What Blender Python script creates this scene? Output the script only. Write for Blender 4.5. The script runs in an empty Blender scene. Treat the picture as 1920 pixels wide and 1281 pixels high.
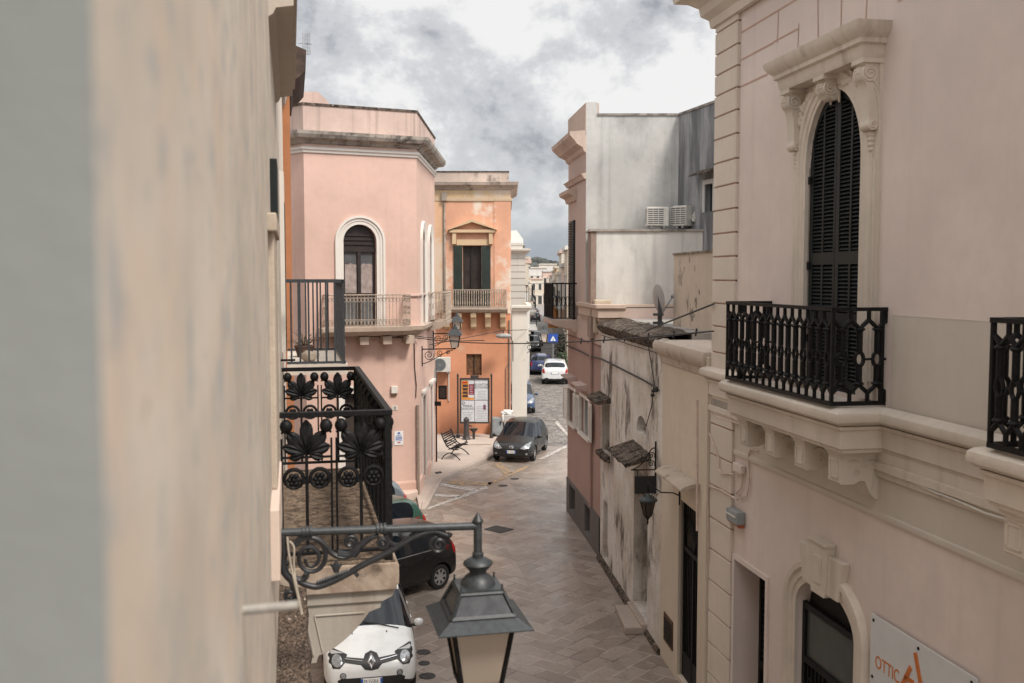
import bpy, bmesh, math, random
from mathutils import Vector, Matrix
from mathutils.geometry import tessellate_polygon
from math import sin, cos, pi, atan2, hypot, sqrt
R = math.radians
random.seed(11)
SC = bpy.context.scene
COL = SC.collection
# ------------------------------------------------------------------ camera
EYE = 7.2
PITCH = math.atan(120.5/1866.7)
cd = bpy.data.cameras.new("camera"); cam = bpy.data.objects.new("camera", cd); COL.objects.link(cam)
cam.location = (0, 0, EYE); cam.rotation_euler = (pi/2-PITCH, 0, 0)
cd.lens = 35; cd.sensor_width = 36; cd.clip_start = .02; cd.clip_end = 5000
cd.dof.use_dof = True; cd.dof.focus_distance = 22; cd.dof.aperture_fstop = 3.0
SC.camera = cam
SC.view_settings.view_transform = 'Standard'; SC.view_settings.look = 'None'
SC.view_settings.exposure = .13; SC.view_settings.gamma = 1
SC.render.engine = 'CYCLES'
SC.cycles.use_denoising = True
SC.cycles.max_bounces = 6; SC.cycles.diffuse_bounces = 4
# ------------------------------------------------------------------ world: cloudy sky
SUN_EL, SUN_AZ = R(52), R(138)       # azimuth clockwise from +Y
SUNV = (cos(SUN_EL)*sin(SUN_AZ), cos(SUN_EL)*cos(SUN_AZ), sin(SUN_EL))
w = bpy.data.worlds.new("World"); SC.world = w; w.use_nodes = True
nt = w.node_tree; L = nt.links
def wn(t, **k):
    n = nt.nodes.new('ShaderNode'+t)
    for a, b in k.items(): setattr(n, a, b)
    return n
def wmath(op, a, b=None, c=None):
    n = wn('Math', operation=op)
    for i, v in enumerate((a, b, c)):
        if v is None: continue
        if isinstance(v, (int, float)): n.inputs[i].default_value = v
        else: L.new(v, n.inputs[i])
    return n.outputs[0]
def wramp(f, a, b, lo=0., hi=1., smooth=True):
    n = wn('MapRange', interpolation_type='SMOOTHSTEP' if smooth else 'LINEAR')
    L.new(f, n.inputs[0])
    for i, v in enumerate((a, b, lo, hi)): n.inputs[i+1].default_value = v
    return n.outputs[0]
def wmix(f, a, b):
    n = wn('Mix', data_type='RGBA')
    if isinstance(f, (int, float)): n.inputs[0].default_value = f
    else: L.new(f, n.inputs[0])
    for i, v in ((6, a), (7, b)):
        if isinstance(v, tuple): n.inputs[i].default_value = (*v, 1)
        else: L.new(v, n.inputs[i])
    return n.outputs[2]
bg = nt.nodes['Background']
sky = wn('TexSky', sky_type='NISHITA'); sky.sun_disc = False
sky.sun_elevation = SUN_EL; sky.sun_rotation = SUN_AZ
tc = wn('TexCoord'); sp = wn('SeparateXYZ'); L.new(tc.outputs['Generated'], sp.inputs[0])
cmb = wn('VectorMath', operation='MULTIPLY'); L.new(tc.outputs['Generated'], cmb.inputs[0]); cmb.inputs[1].default_value = (1, 1, 1.25)
def wnoise(scale, off, detail=8, rough=.55, dist=0., stretch=(1, 1, 1)):
    m = wn('Mapping'); m.inputs['Location'].default_value = off; m.inputs['Scale'].default_value = stretch
    L.new(cmb.outputs[0], m.inputs[0])
    n = wn('TexNoise'); n.inputs['Scale'].default_value = scale; n.inputs['Detail'].default_value = detail
    n.inputs['Roughness'].default_value = rough; n.inputs['Distortion'].default_value = dist
    L.new(m.outputs[0], n.inputs['Vector']); return n.outputs[0]
CL_OFF = (4.4, 5.9, 0.7)
def fbm(dx, dz):
    a = wnoise(4.2, (CL_OFF[0]+dx, CL_OFF[1], CL_OFF[2]+dz), 12, .62, .25)
    return a
n0 = fbm(0, 0); n1 = fbm(-.045, -.075)           # second sample, shifted towards the light: relief of the puffs
f0 = wnoise(11., (CL_OFF[0], CL_OFF[1]+4, 2.), 12, .62, .2); f1 = wnoise(11., (CL_OFF[0]-.04, CL_OFF[1]+4, 2.-.07), 12, .62, .2)
relief = wmath('ADD', wmath("MULTIPLY", wmath("SUBTRACT", n0, n1), 2.6), wmath("MULTIPLY", wmath("SUBTRACT", f0, f1), 1.7))
big = wnoise(2.3, (CL_OFF[0]+5, CL_OFF[1], 1.), 2, .5)
rise = wramp(sp.outputs[2], .03, .27, -.12, .12, False)
lit = wmath('ADD', wmath('ADD', wmath('MULTIPLY', wmath('SUBTRACT', big, .5), 2.2), wmath('MULTIPLY', wmath('SUBTRACT', n0, .5), .8)), wmath('ADD', wmath('ADD', relief, rise), .56))
c_dark = (3.3, 3.42, 3.72); c_mid = (5.9, 5.98, 6.15); c_lit = (8.5, 8.4, 8.3)
c1 = wmix(wramp(lit, -.12, .5), c_dark, c_mid)
c2 = wmix(wramp(lit, .45, .95), c1, c_lit)
haze = wmix(wramp(sp.outputs[2], .0, .11), (3.5, 3.9, 4.4), c2)
cloud = wmix(.06, haze, sky.outputs[0])
# the cloud deck is brighter towards the veiled sun, behind the viewer
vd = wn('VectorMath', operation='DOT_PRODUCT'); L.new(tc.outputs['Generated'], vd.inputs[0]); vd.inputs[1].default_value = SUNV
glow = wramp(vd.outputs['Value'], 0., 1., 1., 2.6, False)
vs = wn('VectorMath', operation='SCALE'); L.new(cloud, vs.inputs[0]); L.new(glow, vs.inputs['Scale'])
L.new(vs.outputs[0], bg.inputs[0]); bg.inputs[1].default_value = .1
# ------------------------------------------------------------------ sun, veiled by cloud
sd = bpy.data.lights.new("sun", 'SUN'); sd.energy = 3.3; sd.angle = R(13); sd.color = (1, .93, .84)
so = bpy.data.objects.new("sun", sd); COL.objects.link(so); so.location = (0, -5, 60)
so.rotation_euler = Vector(SUNV).to_track_quat('Z', 'Y').to_euler()
# ------------------------------------------------------------------ pixel rays (1920x1281) -> world, for laying out real walls
_F, _c, _s = 1866.7, cos(PITCH), sin(PITCH)
def ray(px, py):
    a = (px-960)/_F; b = (640.5-py)/_F
    return Vector((a, _c+b*_s, -_s+b*_c))
def ground(px, py, z=0.):
    d = ray(px, py); t = (z-EYE)/d.z
    return Vector((t*d.x, t*d.y, z))
def at_y(px, py, Y):
    d = ray(px, py); t = Y/d.y
    return Vector((t*d.x, Y, EYE+t*d.z))
class Frame:
    """a wall: o = foot, u = rightwards seen from outside, n = outwards; call with (s, d, z)"""
    def __init__(s, o, u):
        s.o = Vector((o[0], o[1], 0)); s.u = Vector((u[0], u[1], 0)).normalized()
        s.n = Vector((s.u.y, -s.u.x, 0))
    def __call__(s, a, d, z): return s.o+s.u*a+s.n*d+Vector((0, 0, z))
    def px(s, x, y, d=0.):
        r = ray(x, y); q = s.o+s.n*d; e = Vector((0, 0, EYE))
        t = (q-e).dot(s.n)/r.dot(s.n); p = e+r*t
        return (p-q).dot(s.u), p.z
class World:
    def __call__(s, a, d, z): return Vector((a, d, z))
W = World()
def frame2(p, q): return Frame(p, (q[0]-p[0], q[1]-p[1]))
# ------------------------------------------------------------------ materials
class Mt:
    def __init__(s, name, rough=.8, metal=0., spec=.5):
        s.m = bpy.data.materials.new(name); s.m.use_nodes = True; s.nt = s.m.node_tree
        s.b = s.nt.nodes['Principled BSDF']; s.b.inputs['Roughness'].default_value = rough
        s.b.inputs['Metallic'].default_value = metal; s.b.inputs['Specular IOR Level'].default_value = spec
        s._pos = None
    def nd(s, t, **k):
        n = s.nt.nodes.new('ShaderNode'+t)
        for a, b in k.items(): setattr(n, a, b)
        return n
    def put(s, sock, v):
        if isinstance(v, (int, float)): sock.default_value = v
        elif isinstance(v, tuple): sock.default_value = (*v, 1) if len(sock.default_value) == 4 and len(v) == 3 else v
        else: s.nt.links.new(v, sock)
    def pos(s, obj=False):
        if obj: return s.nd('TexCoord').outputs['Object']
        if s._pos is None: s._pos = s.nd('NewGeometry').outputs['Position']
        return s._pos
    def mapped(s, scale, rot=(0, 0, 0), obj=False, loc=(0, 0, 0)):
        m = s.nd('Mapping'); m.inputs['Scale'].default_value = scale; m.inputs['Rotation'].default_value = rot
        m.inputs['Location'].default_value = loc
        s.put(m.inputs[0], s.pos(obj)); return m.outputs[0]
    def noise(s, scale=(1, 1, 1), detail=5, rough=.55, dist=0., loc=(0, 0, 0), obj=False):
        if isinstance(scale, (int, float)): scale = (scale,)*3
        n = s.nd('TexNoise'); n.inputs['Scale'].default_value = 1; n.inputs['Detail'].default_value = detail
        n.inputs['Roughness'].default_value = rough; n.inputs['Distortion'].default_value = dist
        s.put(n.inputs['Vector'], s.mapped(scale, loc=loc, obj=obj)); return n.outputs[0]
    def ramp(s, f, a, b, lo=0., hi=1.):
        n = s.nd('MapRange', interpolation_type='SMOOTHSTEP'); s.put(n.inputs[0], f)
        for i, v in enumerate((a, b, lo, hi)): n.inputs[i+1].default_value = v
        return n.outputs[0]
    def math(s, op, a, b=0.):
        n = s.nd('Math', operation=op); s.put(n.inputs[0], a); s.put(n.inputs[1], b); return n.outputs[0]
    def mix(s, f, a, b):
        n = s.nd('Mix', data_type='RGBA'); s.put(n.inputs[0], f); s.put(n.inputs[6], a); s.put(n.inputs[7], b); return n.outputs[2]
    def color(s, v): s.put(s.b.inputs['Base Color'], v)
    def bump(s, h, strength=.3, dist=.02):
        n = s.nd('Bump'); n.inputs['Strength'].default_value = strength; n.inputs['Distance'].default_value = dist
        s.put(n.inputs['Height'], h); s.put(s.b.inputs['Normal'], n.outputs[0])
def srgb(r, g, b):
    f = lambda c: (c/255/12.92 if c/255 <= .04045 else ((c/255+.055)/1.055)**2.4)
    return (f(r), f(g), f(b))
def mul(c, k): return tuple(x*k for x in c)
def plaster(name, col, var=.10, dirt=(.16, .13, .1), streak=.25, patch=None, patch_at=(.60, .68), lichen=0., lichen_at=(.56, .66),
            bump=.25, rough=.9, seed=0., fade=None, pscale=(.85, .85, .75)):
    m = Mt(name, rough, spec=.25); lo = (seed*7.3, seed*3.1, seed*5.7)
    base = m.mix(m.ramp(m.noise(.55, 5, loc=lo), .3, .7), mul(col, 1-var), mul(col, 1+var*.6))
    base = m.mix(m.ramp(m.noise(5., 4, .6, loc=lo), .35, .75, 0, .35), base, mul(col, 1-var*1.5))
    if patch:
        pn = m.noise(pscale, 9, .62, .3, loc=lo)
        base = m.mix(m.ramp(pn, *patch_at), base, patch)
    if streak:
        sn = m.noise((3.6, 3.6, .13), 7, .62, loc=lo); s2 = m.noise((.45, .45, .3), 3, loc=lo)
        f = m.math('MULTIPLY', m.ramp(sn, .5, .75, 0, streak), m.ramp(s2, .35, .65, .35, 1.))
        base = m.mix(f, base, dirt)
    if lichen:
        ln = m.noise((2.2, 2.2, 1.6), 10, .7, .2, loc=(lo[0]+9, lo[1], lo[2])); l2 = m.noise(.6, 3, loc=(lo[0], lo[1]+5, lo[2]))
        f = m.math('MULTIPLY', m.ramp(ln, *lichen_at), m.ramp(l2, .35, .6, .15, 1.))
        base = m.mix(m.math('MULTIPLY', f, lichen), base, (.035, .03, .025))
    m.color(base)
    hb = m.math('ADD', m.math('MULTIPLY', m.noise(40, 4, .6), .35), m.noise(4., 5, .6))
    m.bump(hb, bump, .02)
    return m.m
def plain(name, col, rough=.6, metal=0., var=.12, scale=8., spec=.5, bump=0., obj=False):
    m = Mt(name, rough, metal, spec)
    m.color(m.mix(m.ramp(m.noise(scale, 5, .6, obj=obj), .3, .7), mul(col, 1-var), mul(col, 1+var)))
    if bump: m.bump(m.noise(scale*5, 4, .6, obj=obj), bump, .01)
    return m.m
# ------------------------------------------------------------------ mesh builder
class MB:
    def __init__(s): s.v = []; s.f = []; s.mi = []; s.cur = 0
    def add(s, vs, fs):
        o = len(s.v); s.v += [Vector(v) for v in vs]
        for f in fs: s.f.append(tuple(i+o for i in f)); s.mi.append(s.cur)
        return s
    def box(s, fr, s0, s1, d0, d1, z0, z1):
        if s1 < s0: s0, s1 = s1, s0
        if d1 < d0: d0, d1 = d1, d0
        vs = [fr(a, b, c) for c in (z0, z1) for b in (d0, d1) for a in (s0, s1)]
        return s.add(vs, [(0, 1, 3, 2), (4, 6, 7, 5), (0, 4, 5, 1), (2, 3, 7, 6), (0, 2, 6, 4), (1, 5, 7, 3)])
    def sheet(s, fr, outer, holes=(), d=0.):
        loops = [[Vector((a, b, 0)) for a, b in lp] for lp in (outer, *holes)]
        tri = tessellate_polygon(loops); flat = [p for lp in loops for p in lp]
        return s.add([fr(p.x, d, p.y) for p in flat], tri)
    def ring(s, fr, loop, d0, d1):
        n = len(loop)
        return s.add([fr(a, d, b) for d in (d0, d1) for a, b in loop], [(i, (i+1) % n, n+(i+1) % n, n+i) for i in range(n)])
    def prism(s, fr, loop, d0, d1, holes=()):
        s.sheet(fr, loop, holes, d0); s.sheet(fr, loop, holes, d1); s.ring(fr, loop, d0, d1)
        for h in holes: s.ring(fr, h, d0, d1)
        return s
    def extr(s, fr, prof, s0, s1, cap=True):
        """profile (d, z) polygon run along s"""
        n = len(prof); s.add([fr(a, d, z) for a in (s0, s1) for d, z in prof], [(i, (i+1) % n, n+(i+1) % n, n+i) for i in range(n)])
        if cap:
            tri = tessellate_polygon([[Vector((d, z, 0)) for d, z in prof]])
            for a in (s0, s1): s.add([fr(a, d, z) for d, z in prof], tri)
        return s
    def moulding(s, pts, prof, closed=False):
        """profile (out, z) swept with mitres along a plan path; outwards = right-hand side of travel"""
        P = [Vector((p[0], p[1], 0)) for p in pts]; n = len(P); k = len(prof); vs = []
        for i in range(n):
            a = P[i]-P[i-1] if (i > 0 or closed) else None; b = P[(i+1) % n]-P[i] if (i < n-1 or closed) else None
            a = a or b; b = b or a; a = a.normalized(); b = b.normalized()
            na = Vector((a.y, -a.x, 0)); nb = Vector((b.y, -b.x, 0)); m = (na+nb); m = m/max(m.dot(na), .2)
            for o, z in prof: vs.append(P[i]+m*o+Vector((0, 0, z)))
        fs = []
        for i in range(n if closed else n-1):
            j = (i+1) % n
            for q in range(k): fs.append((i*k+q, i*k+(q+1) % k, j*k+(q+1) % k, j*k+q))
        if not closed:
            tri = tessellate_polygon([[Vector((o, z, 0)) for o, z in prof]])
            fs += [tuple(t) for t in tri]+[tuple((n-1)*k+i for i in t) for t in tri]
        return s.add(vs, fs)
    def tube(s, pts, r, n=6, closed=False, cap=True):
        P = [Vector(p) for p in pts]; m = len(P); rr = r if isinstance(r, (list, tuple)) else [r]*m
        vs = []; ref = None
        for i in range(m):
            if closed: t = P[(i+1) % m]-P[i-1]
            else: t = P[min(i+1, m-1)]-P[max(i-1, 0)]
            t = t.normalized() if t.length > 1e-9 else Vector((0, 0, 1))
            if ref is None: ref = t.orthogonal().normalized()
            ref = (ref-t*ref.dot(t)); ref = ref.normalized() if ref.length > 1e-6 else t.orthogonal().normalized()
            b = t.cross(ref)
            for k in range(n): vs.append(P[i]+(ref*cos(2*pi*k/n+pi/n)+b*sin(2*pi*k/n+pi/n))*rr[i])
        fs = []
        for i in range(m if closed else m-1):
            j = (i+1) % m
            for k in range(n): fs.append((i*n+k, i*n+(k+1) % n, j*n+(k+1) % n, j*n+k))
        if cap and not closed: fs += [tuple(range(n)), tuple((m-1)*n+k for k in range(n))]
        return s.add(vs, fs)
    def lathe(s, c, prof, n=16, sx=1., sy=1.):
        c = Vector(c); k = len(prof)
        vs = [c+Vector((r*cos(2*pi*i/n)*sx, r*sin(2*pi*i/n)*sy, z)) for i in range(n) for r, z in prof]
        fs = [(i*k+q, ((i+1) % n)*k+q, ((i+1) % n)*k+q+1, i*k+q+1) for i in range(n) for q in range(k-1)]
        return s.add(vs, fs)
    def ball(s, c, r, n=10, sc=(1, 1, 1)):
        prof = [(max(r*sin(pi*i/6), 1e-4), -r*cos(pi*i/6)) for i in range(7)]
        c = Vector(c); k = 7
        vs = [c+Vector((p*cos(2*pi*i/n)*sc[0], p*sin(2*pi*i/n)*sc[1], z*sc[2])) for i in range(n) for p, z in prof]
        return s.add(vs, [(i*k+q, ((i+1) % n)*k+q, ((i+1) % n)*k+q+1, i*k+q+1) for i in range(n) for q in range(k-1)])
    def build(s, name, mat, parent=None, smooth=None, bevel=0., weld=True):
        me = bpy.data.meshes.new(name)
        off = Vector((0, 0, 0)); r = parent
        while r is not None:
            off = off+r.location; r = r.parent
        me.from_pydata([v-off for v in s.v], [], s.f)
        for mm in (mat if isinstance(mat, (list, tuple)) else [mat]): me.materials.append(mm)
        if any(s.mi): me.polygons.foreach_set('material_index', s.mi)
        bm = bmesh.new(); bm.from_mesh(me)
        if weld: bmesh.ops.remove_doubles(bm, verts=bm.verts, dist=1e-5)
        bmesh.ops.recalc_face_normals(bm, faces=bm.faces)
        bm.to_mesh(me); bm.free()
        if smooth:
            me.shade_smooth(); me.set_sharp_from_angle(angle=R(smooth))
        o = bpy.data.objects.new(name, me); COL.objects.link(o)
        if parent is not None: o.parent = parent
        if bevel:
            b = o.modifiers.new('bevel', 'BEVEL'); b.width = bevel; b.segments = 2; b.limit_method = 'ANGLE'; b.angle_limit = R(40)
        return o
def tag(o, label=None, cat=None, group=None, kind=None):
    if label: o['label'] = label
    if cat: o['category'] = cat
    if group: o['group'] = group
    if kind: o['kind'] = kind
    return o
def thing(name, label, cat, loc=(0, 0, 0), group=None):
    o = bpy.data.objects.new(name, None); COL.objects.link(o); o.location = loc; o.empty_display_size = .3
    return tag(o, label, cat, group)
def kids(o): return [c for c in bpy.data.objects if c.parent == o]
def copy_tree(o, parent=None):
    c = o.copy(); COL.objects.link(c)
    if parent is not None: c.parent = parent
    for ch in kids(o): copy_tree(ch, c)
    return c
def rect(s0, s1, z0, z1): return [(s0, z0), (s1, z0), (s1, z1), (s0, z1)]
def arch(s0, s1, z0, zs, rise, n=16):
    c = (s0+s1)/2; a = (s1-s0)/2
    return [(s0, z0), (s1, z0)]+[(c+a*cos(pi*i/n), zs+rise*sin(pi*i/n)) for i in range(n+1)]
def arch_path(s0, s1, z0, zs, rise, n=20):
    """open path up the left jamb, over the arch, down the right jamb"""
    c = (s0+s1)/2; a = (s1-s0)/2
    return [(s0, z0)]+[(c-a*cos(pi*i/n), zs+rise*sin(pi*i/n)) for i in range(n+1)]+[(s1, z0)]
def surround(mb, fr, path, prof):
    """architrave: profile (outwards-from-opening, d) polygon run along a path in the wall plane"""
    n = len(path); k = len(prof); vs = []
    for i in range(n):
        a = Vector(path[i])-Vector(path[i-1]) if i > 0 else None; b = Vector(path[i+1])-Vector(path[i]) if i < n-1 else None
        a = a or b; b = b or a; a = a.normalized(); b = b.normalized()
        na = Vector((-a.y, a.x)); nb = Vector((-b.y, b.x)); m = na+nb; m = m/max(m.dot(na), .3)
        for o, d in prof: vs.append(fr(path[i][0]+m.x*o, d, path[i][1]+m.y*o))
    fs = [(i*k+q, i*k+(q+1) % k, (i+1)*k+(q+1) % k, (i+1)*k+q) for i in range(n-1) for q in range(k)]
    fs += [tuple(range(k)), tuple((n-1)*k+i for i in range(k))]
    mb.add(vs, fs)
def facade(mb, fr, s0, s1, z0, z1, holes=(), d=0., depth=.25):
    mb.sheet(fr, rect(s0, s1, z0, z1), holes, d)
    for h in holes: mb.ring(fr, h, d, d-depth)
def text(txt, size, fr, s, z, d, mat, name, parent, align='LEFT', ext=.002, stretch=1., mirror=False):
    cu = bpy.data.curves.new('lettering', 'FONT'); cu.body = txt; cu.size = size; cu.align_x = align; cu.extrude = ext
    o = bpy.data.objects.new('lettering', cu); COL.objects.link(o)
    me = bpy.data.meshes.new_from_object(o.evaluated_get(bpy.context.evaluated_depsgraph_get()))
    vs = [tuple(v.co) for v in me.vertices]; fs = [tuple(p.vertices) for p in me.polygons]
    bpy.data.objects.remove(o); bpy.data.curves.remove(cu); bpy.data.meshes.remove(me)
    mb = MB(); mb.add([fr(s+x*stretch, d+zz, z+y) for x, y, zz in vs], fs)
    return mb.build(name, mat, parent)
def spiral(c, r0, r1, a0, turns, n=36):
    return [(c[0]+(r0+(r1-r0)*i/n)*cos(a0+2*pi*turns*i/n), c[1]+(r0+(r1-r0)*i/n)*sin(a0+2*pi*turns*i/n)) for i in range(n+1)]
def bez(p0, p1, p2, p3, n=12):
    out = []
    for i in range(n+1):
        t = i/n; a = (1-t)**3; b = 3*t*(1-t)**2; c = 3*t*t*(1-t); e = t**3
        out.append(tuple(a*p0[k]+b*p1[k]+c*p2[k]+e*p3[k] for k in range(len(p0))))
    return out
# ================================================================== palette
STONE = plaster('cream stone trim', (.64, .565, .485), .14, streak=.45, dirt=(.2, .16, .12), seed=1, bump=.3, lichen=.25, lichen_at=(.6, .72))
IRON = plain('black iron', (.008, .008, .0085), .55, .0, .5, 30, .2)
IRON_GREY = plain('grey painted iron', (.035, .04, .045), .45, 0, .35, 25)
DARKGLASS = plain('dark window glass', (.02, .022, .025), .08, 0, .2, 3)
GREYGLASS = plain('grey reflecting glass', (.10, .105, .11), .12, 0, .2, 2)
BLACKHOLE = plain('dark interior', (.012, .011, .010), .9)
DKGREEN = plain('dark green shutter paint', (.008, .012, .012), .5, 0, .3, 6, .3)
WOOD = plain('brown weathered wood', (.13, .06, .025), .7, 0, .5, 6)
WHITEP = plain('off white enamel', (.62, .60, .55), .4, 0, .08, 5)
GREYP = plain('grey enamel', (.25, .27, .28), .5, 0, .1, 6)
RUBBER = plain('rubber', (.012, .012, .012), .8)
CABLE = plain('cable sheath', (.03, .028, .026), .7)
ROOFT = plain('flat roof membrane', (.28, .26, .24), .9, 0, .3, 1.5)
# ================================================================== ground, road, pavement
gm = plain('earth', (.16, .13, .10), .95, 0, .3, .2)
mb = MB(); mb.add([(-1500, -300, -.02), (1500, -300, -.02), (1500, 2500, -.02), (-1500, 2500, -.02)], [(0, 1, 2, 3)])
tag(mb.build('ground', gm), kind='structure')
def paving():
    m = Mt('worn stone paving', .45, spec=.5)
    warp = m.nd('VectorMath', operation='ADD')
    nz = m.nd('TexNoise'); nz.inputs['Scale'].default_value = .35; nz.inputs['Detail'].default_value = 2; m.put(nz.inputs['Vector'], m.pos())
    sc = m.nd('VectorMath', operation='SCALE'); sc.inputs['Scale'].default_value = .22; m.put(sc.inputs[0], nz.outputs['Color'])
    m.put(warp.inputs[0], m.pos()); m.put(warp.inputs[1], sc.outputs[0])
    def brick(rot, bw, rh):
        mp = m.nd('Mapping'); mp.inputs['Rotation'].default_value = (0, 0, rot); m.put(mp.inputs[0], warp.outputs[0])
        b = m.nd('TexBrick'); m.put(b.inputs['Vector'], mp.outputs[0]); b.inputs['Scale'].default_value = 1
        b.inputs['Brick Width'].default_value = bw; b.inputs['Row Height'].default_value = rh
        b.inputs['Mortar Size'].default_value = .014; b.inputs['Mortar Smooth'].default_value = .4; b.inputs['Bias'].default_value = 0
        b.inputs['Color1'].default_value = (0, 0, 0, 1); b.inputs['Color2'].default_value = (1, 1, 1, 1); b.inputs['Mortar'].default_value = (.5, .5, .5, 1)
        return b
    b0, b1 = brick(R(39), .74, .37), brick(R(-51), .74, .37)
    sx = m.nd('SeparateXYZ'); m.put(sx.inputs[0], warp.outputs[0])
    lane = m.math('FRACT', m.math('MULTIPLY', m.math('ADD', sx.outputs[0], m.math('MULTIPLY', sx.outputs[1], .16)), .36))
    lane = m.math('GREATER_THAN', lane, .5)
    bcol = m.mix(lane, b0.outputs['Color'], b1.outputs['Color']); bfac = m.mix(lane, b0.outputs['Fac'], b1.outputs['Fac'])
    tone = m.mix(bcol, (.205, .17, .143), (.335, .285, .245))
    tone = m.mix(m.ramp(m.noise(.35, 5), .35, .7), tone, m.mix(.40, tone, (.26, .18, .135)))
    tone = m.mix(m.ramp(m.noise(7, 6, .7), .45, .8, 0, .6), tone, (.13, .108, .092))
    tone = m.mix(m.ramp(m.noise((1.3, .35, 1), 5, .6), .5, .75, 0, .55), tone, (.125, .104, .09))
    joint = m.mix(m.ramp(m.noise(1.1, 4), .4, .6), (.075, .06, .052), (.42, .37, .33))
    m.color(m.mix(bfac, tone, joint))
    m.put(m.b.inputs['Roughness'], m.ramp(m.noise(.8, 6, .65), .3, .75, .24, .50))
    h = m.math('SUBTRACT', m.math('MULTIPLY', m.noise(3, 6, .65), .8), m.math('MULTIPLY', bfac, .6))
    h = m.math('ADD', h, m.math('MULTIPLY', bcol, .35))
    m.bump(h, .35, .02)
    return m.m
PAVE = paving()
mb = MB()
n = 24
mb.add([(x, y, 0) for x, y in ((-40, -8), (14, -8), (14, 42), (60, 44), (60, 58), (4.2, 58), (4.2, 92), (1.2, 92), (.5, 46), (-40, 30))], [tuple(range(10))])
tag(mb.build('road', PAVE), kind='structure')
asph = Mt('worn asphalt', .6); asph.color(asph.mix(asph.ramp(asph.noise(.4, 5), .3, .7), (.17, .155, .145), (.28, .255, .235))); asph.bump(asph.noise(20, 4), .2)
mb = MB(); mb.add([(.8, 92, .0), (4.6, 92, .0), (9.5, 300, .0), (3.6, 300, .0)], [(0, 1, 2, 3)])
tag(mb.build('road', asph.m), kind='structure')
rough = Mt('rough cobbled paving', .6)
vz = rough.nd('TexVoronoi', feature='DISTANCE_TO_EDGE'); rough.put(vz.inputs['Vector'], rough.mapped((3.2, 2.2, 1))); vz.inputs['Scale'].default_value = 1
ct = rough.mix(rough.ramp(rough.noise(1.6, 7, .7), .35, .65), (.10, .088, .08), (.27, .245, .225))
rough.color(rough.mix(rough.ramp(vz.outputs[0], .01, .07), (.08, .07, .062), ct)); rough.bump(rough.ramp(vz.outputs[0], 0, .12), .5, .03)
mb = MB(); mb.add([(-.2, 42.2, .004), (13.9, 42.3, .004), (59, 46, .004), (59, 57, .004), (4.15, 57.9, .004), (4.15, 91.5, .004), (1.1, 91.5, .004), (.3, 46, .004)], [tuple(range(8))])
tag(mb.build('road', rough.m), kind='structure')
KERB = plaster('pale kerb stone', (.40, .33, .28), .15, streak=0, bump=.25, seed=4)
FLAG = plaster('pale flagstones', (.46, .38, .325), .12, streak=.0, bump=.2, seed=5)
PC = Vector((-3.07, 32.29, 0))                     # corner of the pink house
kl = [ground(787, 962), ground(792, 955), ground(820, 904), ground(870, 880), ground(929, 853), ground(952, 840), ground(953, 816)]
kl = [(p.x, p.y) for p in kl]
mb = MB(); poly = [(PC.x-.1, PC.y+.2)]+[(x-.14*0, y) for x, y in kl]+[(-1.0, 46), (-7, 46), (-7, 40), (-3.0, 40)]
mb.add([(x, y, .10) for x, y in poly], [tuple(range(len(poly)))])
tag(mb.build('pavement', FLAG), kind='structure')
mb = MB(); mb.moulding(kl, [(0, -.02), (.16, -.02), (.16, .115), (.14, .125), (0, .125)])
tag(mb.build('kerb', KERB, bevel=.01), kind='structure')
# painted markings (thin sheets on the road)
def worn(name, col, lo=.42, hi=.62, a=.8):
    m = Mt(name, .7); m.color(m.mix(m.ramp(m.noise(6, 7, .7), lo, hi, 0, a), (.17, .135, .115), col)); return m.m
WP = worn('worn white road paint', (.55, .52, .48), .36, .58); YP = worn('worn yellow road paint', (.50, .30, .10), .44, .62, .7)
def mark(pts, mat, z=.008):
    mb = MB(); P = [ground(*p) for p in pts]; mb.add([(p.x, p.y, z) for p in P], [tuple(range(len(P)))])
    tag(mb.build('road_marking', mat), kind='structure')
mark([(797, 958), (803, 952), (916, 910), (915, 917)], WP)
mark([(822, 911), (826, 906), (892, 917), (888, 922)], WP)
mark([(806, 931), (810, 927), (866, 929), (860, 933)], WP)
mark([(925, 870), (938, 866), (960, 887), (945, 890)], YP)
mark([(918, 911), (914, 906), (985, 874), (992, 877)], YP)
mark([(835, 908), (845, 902), (925, 905), (915, 912)], YP)
mark([(1008, 862), (1020, 861), (1063, 840), (1063, 834)], WP, .012)
mark([(1040, 793), (1045, 790), (1064, 812), (1064, 818)], WP, .012)
# manhole covers
MAN = plain('rusty cast iron cover', (.045, .04, .038), .7, .3, .4, 12)
mb = MB(); q = [ground(*p) for p in ((907, 993), (930, 986), (964, 993), (938, 1000))]
mb.add([(p.x, p.y, z) for z in (.006, .014) for p in q], [(0, 1, 2, 3), (4, 5, 6, 7), (0, 1, 5, 4), (1, 2, 6, 5), (2, 3, 7, 6), (3, 0, 4, 7)])
tag(mb.build('manhole_cover', MAN), 'square dark metal cover set diagonally in the middle of the paved road', 'manhole cover')
def disc(px, py, r, label, nm='manhole_cover', cat='manhole cover', g=None):
    p = ground(px, py); mb = MB(); mb.lathe((p.x, p.y, 0), [(.001, .012), (r*.8, .012), (r, .008), (r, .002)], 18)
    tag(mb.build(nm, MAN), label, cat, g)
disc(794, 1223, .135, 'small round dark cover in the paving, farthest of the three beside the white car', g='round covers beside the white car')
disc(795, 1244, .11, 'small round dark cover in the paving, middle one of the three beside the white car', g='round covers beside the white car')
disc(801, 1268, .15, 'small round dark cover in the paving, nearest of the three beside the white car', g='round covers beside the white car')
disc(943, 911, .17, 'small dark drain cover on the road just past the end of the white line')
disc(965, 898, .17, 'small dark drain cover on the road beside the yellow marking')
mb = MB(); P = [ground(*p, .1) for p in ((815, 886), (826, 884), (829, 887), (818, 889))]
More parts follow.
